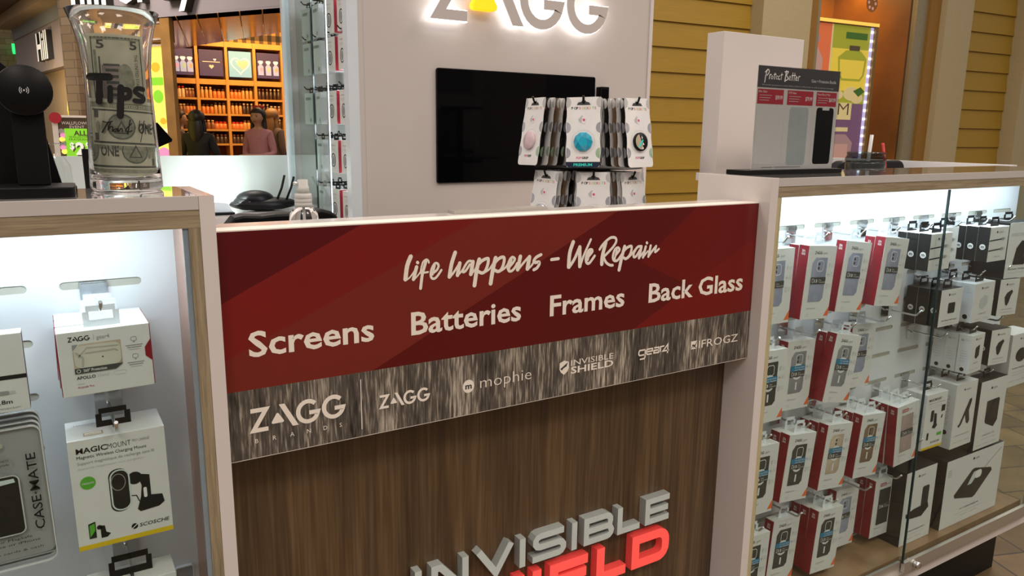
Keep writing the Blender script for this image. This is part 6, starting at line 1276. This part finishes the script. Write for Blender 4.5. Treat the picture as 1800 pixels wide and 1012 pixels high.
sp = shop_poster(dp(228), dp(284), -0.34, 0.88, 'lit yellow fruit poster beside the wooden store pillar', [(circ(0.72, 0.82, 0.14, 0.045), 2), ([(0.55, 0.66), (0.93, 0.66), (0.93, 0.73), (0.55, 0.73)], 1), (circ(0.74, 0.56, 0.16, 0.06), 1), (circ(0.84, 0.34, 0.10, 0.03), 2), ([(0.55, 0.14), (0.95, 0.14), (0.95, 0.27), (0.55, 0.27)], 3), (circ(0.8, 0.05, 0.18, 0.05), 4)])
obj('lettering', G().add(G().text('DREAM', 0, 0, 0.09, 0, 5, dp(284) - dp(228) - 0.03), lambda p: lp(CP, D2, dp(228) + 0.01 + p[0], -0.045, p[2] + -0.34 + 1.22 * 0.165)), ['lit_yellow', 'lit_green', 'lit_orange', 'lit_cream', 'lit_pink', 'sign_side'], sp, fix=False)
shop_poster(0.46, dp(196), -0.34, 0.88, 'lit poster panel seen through the tip vase, left of the fruit poster', [(circ(0.5, 0.7, 0.3, 0.1), 2), ([(0.1, 0.1), (0.9, 0.1), (0.9, 0.4), (0.1, 0.4)], 3)])
shop_poster(dp(262), dp(286), 0.965, 1.12, 'small lit cream panel above the yellow fruit poster', [([(0.2, 0.3), (0.8, 0.3), (0.8, 0.6), (0.2, 0.6)], 0)])
# windowed wall under the far fascia
g = G()
for a0, a1, m in ((0.15, 0.45, 0), (0.45, 0.95, 1), (0.95, 1.15, 2), (1.15, 3.9, 1)): lbox(g, CP, D1, a0, a1, -0.4, -0.12, -1.32, 0.734, m)
struct(obj('wall_store', g, ['shop_wood', 'fascia_tan', 'shop_wood_dark']), 'tan shop wall under the far fascia', 'wall')
wl = thing('window_lamp', 'glowing yellow lamp in the shop window left of the tip vase', 'lamp', lp(CP, D1, 0.6, -0.1, 0.2))
obj('shade', G().add(G().lathe([(0.0, 0), (0.05, 0), (0.06, 0.12), (0.05, 0.26), (0.0, 0.26)], seg=16), lambda p: lp(CP, D1, 0.62 + p[0], -0.06 + p[1], 0.08 + p[2])), 'lit_yellow', wl)
# sale sign
def sale():
    yy = 9.0; X_ = lambda u: atY(u, 240, yy).x; Z_ = lambda v: atY(140, v, yy).z
    t = thing('sale_sign', 'green sale sign with a red tag beside the tip vase', 'sign', (X_(135), yy, -1.32))
    x0, x1, z1, z0 = X_(104), X_(172), Z_(207), -0.45
    k = G().box(x0, x1, yy, yy + 0.02, z0, z1, 0); y = yy - 0.003
    k.rect(X_(114), x1 - 0.02, z0, Z_(226), y, 1)
    k.text('WALLFLOWERS', X_(110), Z_(219), Z_(213.5) - Z_(219), y, 4, X_(165)).text('EVENT', X_(124), Z_(225.5), Z_(220.5) - Z_(225.5), y, 4, X_(150))
    k.text('ALL', X_(130), Z_(238), Z_(229.5) - Z_(238), y - 0.002, 0, X_(154), bold=0.03).text('WALLFLOWERS', X_(121), Z_(242.5), 0.022, y - 0.002, 0, X_(165)).text('FRAGRANCES', X_(121), Z_(247), 0.022, y - 0.002, 0, X_(165))
    for d_, m_ in ((0.012, 0), (0.0, 3)):
        k.text('$', X_(121) + d_, Z_(262) - d_, Z_(250) - Z_(262), y - 0.004 + d_ * 0.1, m_, X_(129) + d_, bold=0.03).text('2', X_(131) + d_, Z_(271) - d_, Z_(250) - Z_(271), y - 0.004 + d_ * 0.1, m_, X_(147) + d_, bold=0.04).text('95', X_(149) + d_, Z_(262) - d_, Z_(250) - Z_(262), y - 0.004 + d_ * 0.1, m_, X_(163) + d_, bold=0.04)
    for i in range(6): k.disc(X_(109 + 2 * (i % 2)), Z_(231 + 7 * i), 0.028, 0.028, y, [2, 5, 6][i % 3], 8)
    obj('board', k, ['fascia_brown', 'lit_green', 'fascia_pale', 'sign_white', 'letter_cream', 'lit_pink', 'lit_yellow'], t, fix=False)
    obj('post', G().box(x0 - 0.05, x0 - 0.002, yy - 0.01, yy + 0.03, -1.32, z1 + 0.02), 'letter_cream', t)
    obj('rail', G().box(x0 - 0.002, x1 + 0.02, yy - 0.01, yy + 0.03, z1 + 0.001, z1 + 0.022), 'letter_cream', t)
    c = atY(97, 207, 8.95)
    plabel(obj('tag', G().add(G().lathe([(0.0, 0), (0.055, 0), (0.055, 0.006), (0.0, 0.006)], seg=28, sm=False), lambda p: (c.x + p[0], 8.96 - p[2], c.z + p[1])), 'red_label', t), 'round red tag')
sale()
# soffit and interior
SO = [(1.247, 9.446), (2.22, 7.87), (2.75, 9.75), (1.93, 13.0)]
struct(obj('ceiling', G().face([(x, y, ZF) for x, y in SO], 0).face([(x, y, ZF + 0.02) for x, y in SO], 0), 'soffit_gold', fix=False), 'glossy golden soffit inside the store opening', 'ceiling')
sf = G()
for k in range(1, 6):
    f_ = k / 6; a = (SO[0][0] + (SO[1][0] - SO[0][0]) * f_, SO[0][1] + (SO[1][1] - SO[0][1]) * f_); b_ = (SO[3][0] + (SO[2][0] - SO[3][0]) * f_, SO[3][1] + (SO[2][1] - SO[3][1]) * f_)
    sf.tube([(a[0], a[1], ZF - 0.002), (b_[0], b_[1], ZF - 0.002)], 0.007, 0, 6)
struct(obj('trim_6', sf, 'soffit_gold'), 'wooden ribs under the golden soffit', 'trim')
gm = bpy.data.materials.new('gingham'); gm.use_nodes = True; n = gm.node_tree; b = n.nodes['Principled BSDF']; b.inputs['Roughness'].default_value = 0.8
t = n.nodes.new('ShaderNodeTexCoord'); ck = n.nodes.new('ShaderNodeTexWave'); ck.wave_type = 'BANDS'; ck.bands_direction = 'X'; ck.inputs['Scale'].default_value = 2.3; ck.wave_profile = 'SIN'
c2_ = n.nodes.new('ShaderNodeTexWave'); c2_.wave_type = 'BANDS'; c2_.bands_direction = 'Z'; c2_.inputs['Scale'].default_value = 1.6
m1 = n.nodes.new('ShaderNodeMath'); m1.operation = 'GREATER_THAN'; m1.inputs[1].default_value = 0.5; m2_ = n.nodes.new('ShaderNodeMath'); m2_.operation = 'GREATER_THAN'; m2_.inputs[1].default_value = 0.5
ad = n.nodes.new('ShaderNodeMath'); ad.operation = 'ADD'; rp = n.nodes.new('ShaderNodeValToRGB'); rp.color_ramp.interpolation = 'CONSTANT'
rp.color_ramp.elements[0].color = (0.50, 0.27, 0.08, 1); e_ = rp.color_ramp.elements.new(0.3); e_.color = (0.13, 0.08, 0.04, 1); rp.color_ramp.elements[2].position = 0.8; rp.color_ramp.elements[2].color = (0.025, 0.02, 0.016, 1)
dv = n.nodes.new('ShaderNodeMath'); dv.operation = 'MULTIPLY'; dv.inputs[1].default_value = 0.5
n.links.new(t.outputs['Object'], ck.inputs[0]); n.links.new(t.outputs['Object'], c2_.inputs[0]); n.links.new(ck.outputs['Fac'], m1.inputs[0]); n.links.new(c2_.outputs['Fac'], m2_.inputs[0]); n.links.new(m1.outputs[0], ad.inputs[0]); n.links.new(m2_.outputs[0], ad.inputs[1]); n.links.new(ad.outputs[0], dv.inputs[0]); n.links.new(dv.outputs[0], rp.inputs[0]); n.links.new(rp.outputs[0], b.inputs['Base Color']); M['gingham'] = gm
struct(obj('wall_interior', G().box(1.75, 6.5, 13.4, 13.5, -1.32, 2.6), 'gingham'), 'dark checked wall above the store shelves', 'wall')
SYB = 13.0; bays = [atY(u, 150, SYB).x for u in (301, 347.5, 399.5, 448.5, 497)]
zpost = atY(400, 83, SYB).z; zp1 = atY(400, 145, SYB).z; zrow = [atY(400, v, SYB).z for v in (149.5, 176.5, 203.5, 230.5, 255.5)]
for bi in range(4):
    xa, xb = bays[bi], bays[bi + 1]
    t = thing('shelf_unit', f"warm lit wooden shelf unit full of bottles, {['first', 'second', 'third', 'fourth'][bi]} bay from the pillar", 'shelf', ((xa + xb) / 2, SYB, -1.32), 'shelf units of the lit store')
    fr_ = G().box(xa - 0.022, xa + 0.022, SYB - 0.03, SYB + 0.32, -1.32, zpost + 0.08).box(xb - 0.022, xb + 0.022, SYB - 0.03, SYB + 0.32, -1.32, zpost + 0.08) if bi == 3 else G().box(xa - 0.022, xa + 0.022, SYB - 0.03, SYB + 0.32, -1.32, zpost + 0.08)
    obj('upright', fr_, 'shop_wood', t)
    for z in (zpost, zrow[0]): obj('header', G().box(xa + 0.0222, xb - 0.0222, SYB - 0.02, SYB + 0.32, z, z + 0.08), 'shop_wood', t)
    obj('back', G().box(xa + 0.0222, xb - 0.0222, SYB + 0.30, SYB + 0.32, -1.32, zpost - 0.001), 'shelf_back', t)
    for z in zrow[1:] + [zrow[4] - 0.24]: obj('shelf', G().box(xa + 0.0222, xb - 0.0222, SYB - 0.02, SYB + 0.30, z, z + 0.03), 'shop_wood', t)
    # poster above
    pt = G().box(xa + 0.045, xb - 0.045, SYB + 0.0, SYB + 0.02, zrow[0] + 0.13, zpost - 0.055, 0); y = SYB - 0.003; xm, zm_ = (xa + xb) / 2, (zrow[0] + 0.13 + zpost - 0.055) / 2; w2 = (xb - xa) / 2 - 0.045
    lbl = ['dark purple poster of perfume bottles above the first bay', 'dark purple poster with a small gold heart', 'pale blue poster with a large cream heart', 'dark purple poster of perfume bottles above the fourth bay'][bi]
    heart = lambda s_, cx=0, cz=0: [(xm + cx + s_ * 16 * sin(a) ** 3 / 16, zm_ + cz + s_ * (13 * cos(a) - 5 * cos(2 * a) - 2 * cos(3 * a) - cos(4 * a)) / 16) for a in [k * 2 * pi / 30 for k in range(30)]]
    if bi in (0, 3):
        for k in range(3):
            xx = xm + (k - 1) * w2 * 0.68
            pt.prism([(xx - 0.04, zm_ - 0.15), (xx + 0.045, zm_ - 0.15), (xx + 0.045, zm_ - 0.02), (xx + 0.02, zm_ + 0.015), (xx - 0.02, zm_ + 0.015), (xx - 0.045, zm_ - 0.02)], y - 0.001, None, 2); pt.disc(xx + 0.012, zm_ - 0.06, 0.025, 0.035, y - 0.003, 3 + k, 10)
            pt.prism([(xx - 0.02, zm_ + 0.02), (xx + 0.02, zm_ + 0.02), (xx + 0.042, zm_ + 0.055), (xx + 0.03, zm_ + 0.075), (xx - 0.03, zm_ + 0.075), (xx - 0.042, zm_ + 0.055)], y - 0.002, None, 1)
    elif bi == 1: pt.prism(heart(0.035, 0, -0.055), y, None, 6); pt.rect(xm - 0.13, xm + 0.13, zm_ + 0.01, zm_ + 0.022, y, 6); pt.prism(heart(0.022, 0.055, 0.05), y, None, 1)
    else: pt.prism(heart(0.150, 0, -0.01), y, None, 1); pt.prism(heart(0.125, 0, -0.01), y - 0.002, None, 7); pt.prism(heart(0.09, 0.03, 0.0), y - 0.004, None, 6); pt.prism(heart(0.02, -0.05, 0.04), y - 0.006, None, 1)
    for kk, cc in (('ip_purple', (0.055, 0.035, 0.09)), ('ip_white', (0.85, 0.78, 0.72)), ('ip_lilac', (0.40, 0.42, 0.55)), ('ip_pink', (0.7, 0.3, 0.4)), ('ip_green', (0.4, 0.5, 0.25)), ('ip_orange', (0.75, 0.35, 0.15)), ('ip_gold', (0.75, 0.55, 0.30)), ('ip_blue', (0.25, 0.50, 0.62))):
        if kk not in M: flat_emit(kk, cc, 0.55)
    pm_ = ['ip_purple' if bi != 2 else 'ip_blue', 'ip_white', 'ip_lilac', 'ip_pink', 'ip_green', 'ip_orange', 'ip_gold', 'ip_blue']
    po_ = obj('poster', pt, pm_, None, loc=(xm, SYB, zm_), fix=False); tag(po_, lbl, 'poster')
# bottles
for k, c in (('bt_red', (0.60, 0.03, 0.02)), ('bt_orange', (0.55, 0.16, 0.03)), ('bt_amber', (0.50, 0.25, 0.07)), ('bt_dark', (0.06, 0.03, 0.02)), ('bt_cream', (0.70, 0.50, 0.28)), ('bt_brown', (0.22, 0.08, 0.03))): D(k, c, rough=0.3)
def bottle(c, cap, shape):
    def build():
        t = thing('lotion_bottle', 'x', 'bottle')
        hh, r = (0.17, 0.026) if shape == 0 else ((0.14, 0.030) if shape == 1 else (0.115, 0.040))
        obj('bottle', G().lathe([(0.0, 0), (r, 0), (r * 1.03, 0.01), (r, hh * 0.72), (r * 0.5, hh * 0.8), (0.0, hh * 0.8)], seg=12), c, t)
        obj('cap', G().lathe([(0.0, hh * 0.8), (r * 0.55, hh * 0.8), (r * 0.75, hh * 0.93), (r * 0.6, hh), (0.0, hh)], seg=12), cap, t)
        return t
    return build
LOOK = [[('bt_cream', 'bt_red', 0), ('bt_brown', 'bt_cream', 1), ('bt_dark', 'bt_cream', 0), ('bt_dark', 'bt_red', 1), ('bt_red', 'bt_dark', 0)],
        [('bt_amber', 'bt_cream', 0), ('bt_orange', 'bt_dark', 1), ('bt_brown', 'bt_cream', 1), ('bt_dark', 'bt_brown', 0), ('bt_red', 'bt_cream', 2)],
        [('bt_orange', 'bt_brown', 1), ('bt_amber', 'bt_dark', 0), ('bt_orange', 'bt_red', 2), ('bt_dark', 'bt_brown', 1), ('bt_red', 'bt_cream', 1)],
        [('bt_dark', 'bt_brown', 0), ('bt_dark', 'bt_cream', 0), ('bt_amber', 'bt_brown', 1), ('bt_brown', 'bt_cream', 1), ('bt_amber', 'bt_red', 1)]]
cn = {'bt_red': 'red', 'bt_orange': 'orange', 'bt_amber': 'amber', 'bt_dark': 'dark', 'bt_cream': 'cream', 'bt_brown': 'brown'}
for bi in range(4):
    for ri in range(4):
        look = LOOK[bi][ri]; look2 = LOOK[(bi + 1) % 4][ri] if ri else LOOK[bi][1]
        xa, xb = bays[bi] + 0.068, bays[bi + 1] - 0.068; nb = 6
        for k in range(nb):
            lk = look if k < nb // 2 else look2
            instance('bt_%s_%s_%d' % lk, bottle(*lk), f"small {cn[lk[0]]} bottle with {cn[lk[1]]} cap, {['top', 'second', 'third', 'fourth'][ri]} shelf, {['first', 'second', 'third', 'fourth'][bi]} bay", f"bottles on shelf {ri + 1} of bay {bi + 1} in the store", xa + (xb - xa) * k / (nb - 1), SYB + 0.03 + 0.02 * random.random(), zrow[ri + 1] + 0.0305)
for x, y, e in ((2.3, 11.0, 42), (3.5, 11.4, 42), (3.0, 12.2, 22)):
    area_light('store_light', (x, y, 1.9), (x + 0.1, y + 0.9, 0), 0.8, 0.4, e, (1.0, 0.52, 0.14))
# counter with gift wraps in the store
gt = thing('store_counter', 'dark store counter in front of the people', 'counter', (3.0, 10.2, -1.32))
obj('body', G().box(2.0, 3.4, 10.4, 10.9, -1.32, -0.42), 'shop_wood_dark', gt)

area_light('shop_front_fill', (-0.2, 8.6, 2.6), (0.9, 10.2, 0.9), 1.2, 0.5, 70, (1.0, 0.90, 0.82))  # added fill light, brightens the dark fascia and walls at the far left
area_light('shop_window_light', lp(CP, D1, 0.9, 1.0, 0.55), lp(CP, D1, 0.8, -0.1, 0.0), 0.6, 0.3, 14, (1.0, 0.72, 0.35))
# ================================================================== people in the store
D('skin', (0.50, 0.27, 0.17), rough=0.55); D('hair_black', (0.012, 0.009, 0.008), rough=0.45); D('hair_blond', (0.30, 0.16, 0.06), rough=0.5); D('hair_brown', (0.05, 0.022, 0.012), rough=0.5)
D('sweater_pink', (0.46, 0.21, 0.22), rough=0.85); D('cloth_black', (0.010, 0.009, 0.010), rough=0.8); D('cloth_grey', (0.12, 0.09, 0.08), rough=0.8); D('jeans', (0.03, 0.04, 0.07), rough=0.8); D('lips', (0.35, 0.08, 0.08), rough=0.5); D('bow_red', (0.65, 0.02, 0.02), rough=0.5)
def person(label, x, y, hgt, yaw, top, hair, bow=False, arms='crossed', long_hair=True, lean=0.0):
    """standing figure, local frame faces -y, feet at z=0; one skinned body"""
    s = hgt / 1.68
    t = thing('person', label, 'person', (x, y, -1.32), 'people in the lit store')
    N = [(0, 0, 0.93, .125), (0, .01, 1.08, .108), (0, .01, 1.22, .125), (0, .015, 1.34, .118), (0, .015, 1.425, .052), (0, .005, 1.47, .050)]
    E = [(0, 1), (1, 2), (2, 3), (3, 4), (4, 5)]
    def chain(p, pts):
        for q in pts: N.append(q); E.append((p, len(N) - 1)); p = len(N) - 1
        return p
    # head: chin, face, crown
    h0 = chain(5, [(0, -.010, 1.515, .072), (0, -.008, 1.565, .088), (0, .002, 1.615, .080), (0, .006, 1.655, .050)])
    chain(7, [(0, -.098, 1.552, .012)])                       # nose
    for sg in (-1, 1): chain(7, [(sg * .086, .01, 1.560, .014)])   # ears
    for sg in (-1, 1):
        chain(0, [(sg * .085, .0, .84, .100), (sg * .092, -.005, .48, .062), (sg * .095, .01, .10, .042), (sg * .098, -.06, .035, .036), (sg * .10, -.13, .025, .028)])
        if arms == 'crossed': pts = [(sg * .155, .015, 1.345, .062), (sg * .215, .02, 1.08, .046), (sg * .10, -.16, 1.04, .038), (-sg * .03, -.19, 1.05, .030)]; fd = (-sg, -.15, .1)
        elif arms == 'reach': pts = [(sg * .155, .015, 1.345, .064), (sg * .23, -.02, 1.10, .048), (sg * .17, -.24, 1.00, .038), (sg * .13, -.33, 1.00, .030)]; fd = (-sg * .2, -1, -.2)
        else: pts = [(sg * .155, .015, 1.345, .062), (sg * .205, .03, 1.09, .046), (sg * .215, -.03, .84, .036), (sg * .215, -.05, .79, .028)]; fd = (0, -.2, -1)
        w_ = chain(3, pts); wx, wy, wz, _ = N[w_]
        fl_ = Vector(fd).normalized(); sd = fl_.cross(Vector((0, 0, 1))); sd = sd.normalized() if sd.length > .1 else Vector((0, 1, 0))
        pm = Vector((wx, wy, wz)) + fl_ * .05
        pi_ = chain(w_, [(*pm, .030)])
        for k in range(4):
            of = sd * (.026 * (k - 1.5) / 1.5); L_ = (.070, .080, .074, .058)[k]
            a = pm + of + fl_ * .03; c_ = a + fl_ * L_ * .55; d_ = c_ + fl_ * L_ * .4 + Vector((0, 0, -.012))
            chain(pi_, [(*a, .0095), (*c_, .0088), (*d_, .0078)])
        a = pm + sd * .034; c_ = a + (sd * .4 + fl_) * .03
        chain(pi_, [(*a, .0105), (*c_, .009)])
    me = bpy.data.meshes.new('person_body'); me.from_pydata([(a * s, b * s, c * s) for a, b, c, r in N], E, [])
    tmp = bpy.data.objects.new('body', me); COL.objects.link(tmp)
    sk = tmp.modifiers.new('skin', 'SKIN'); 
    for i, v in enumerate(me.skin_vertices[0].data): v.radius = (N[i][3] * s * (1.35 if i in (1, 2, 3) else 1.0), N[i][3] * s * (0.85 if i in (0, 1, 2, 3) else 1.0)); v.use_root = (i == 0)
    sb_ = tmp.modifiers.new('sub', 'SUBSURF'); sb_.levels = 2; sb_.render_levels = 2
    dg = bpy.context.evaluated_depsgraph_get(); bm_ = bpy.data.meshes.new_from_object(tmp.evaluated_get(dg)); bpy.data.objects.remove(tmp)
    for k in ('skin', top, 'jeans', 'lips', 'black', 'hair_black'): bm_.materials.append(M[k])
    for p in bm_.polygons:
        c_ = p.center / s; p.use_smooth = True
        m_ = 1
        if c_.z > 1.405 and abs(c_.x) < .12: m_ = 0
        if c_.z < .93 and abs(c_.x) < .19: m_ = 2
        if c_.z < .07: m_ = 4
        if arms == 'crossed' and c_.y < -.165 and .95 < c_.z < 1.2: m_ = 0
        if arms == 'reach' and c_.y < -.20 and .9 < c_.z < 1.2: m_ = 0
        if arms == 'down' and c_.z < .83 and abs(c_.x) > .19: m_ = 0
        p.material_index = m_
    bo = bpy.data.objects.new('body', bm_); COL.objects.link(bo); bo.parent = t; BASE[bo.name] = BASE[t.name]
    def part(nm, g, mats):
        me2 = bpy.data.meshes.new(nm); me2.from_pydata([(a * s, b * s, c * s) for a, b, c in g.v], [], g.f)
        for k in mats: me2.materials.append(M[k])
        for p, mi in zip(me2.polygons, g.m): p.material_index = mi; p.use_smooth = True
        o = bpy.data.objects.new(nm, me2); COL.objects.link(o); o.parent = t
    hg = G().ell((0, .022, 1.600), .104, .108, .098, 0, 20, 12)
    cut = lambda p: (p[0], p[1] if not (p[1] < -.03 and p[2] < 1.615) else max(p[1], -.03 + .0), p[2])
    hg.v = [cut(p) for p in hg.v]
    if long_hair:
        hg.ell((0, .070, 1.44), .095, .050, .20, 0, 16, 10)
        for sg in (-1, 1): hg.tube([(sg * .080, .02, 1.60), (sg * .092, .025, 1.50), (sg * .098, .02, 1.36), (sg * .09, -.02, 1.20)], [.022, .026, .028, .012], 0, 10)
    part('hair', hg, [hair])
    fc = G()
    for sg in (-1, 1): fc.ell((sg * .033, -.088, 1.572), .013, .006, .006, 0, 10, 6).ell((sg * .034, -.092, 1.592), .018, .004, .003, 1, 8, 5)
    part('eyes', fc, ['black', hair]); part('mouth', G().ell((0, -.086, 1.512), .022, .006, .006, 0, 10, 6), ['lips'])
    if bow: part('hair_bow', G().ell((-.035, .05, 1.70), .045, .02, .026).ell((.035, .05, 1.70), .045, .02, .026).ell((0, .05, 1.70), .016, .018, .016), ['bow_red'])
    t.rotation_euler = (0, lean, yaw)
    return t
def pos_(u, v, zc): p = (RX * (u - 900) + RD * (v - 506) + RF * F) * (zc / F); return p.x, p.y
x, y = pos_(453, 215, 9.7); person('woman with long black hair in a pink sweater looking left', x, y, 1.575, RAD(-42), 'sweater_pink', 'hair_black', bow=True)
x, y = pos_(348, 230, 9.0); person('person in a black top with long black hair, back turned', x, y, 1.52, RAD(150), 'cloth_black', 'hair_black', arms='reach', bow=False)
x, y = pos_(480, 215, 10.9); person('person with blond hair standing behind the woman in pink', x, y, 1.60, RAD(120), 'cloth_grey', 'hair_blond', arms='down')
x, y = pos_(318, 225, 10.6); person('person with dark brown hair behind the person in black', x, y, 1.56, RAD(80), 'cloth_grey', 'hair_brown', arms='down')
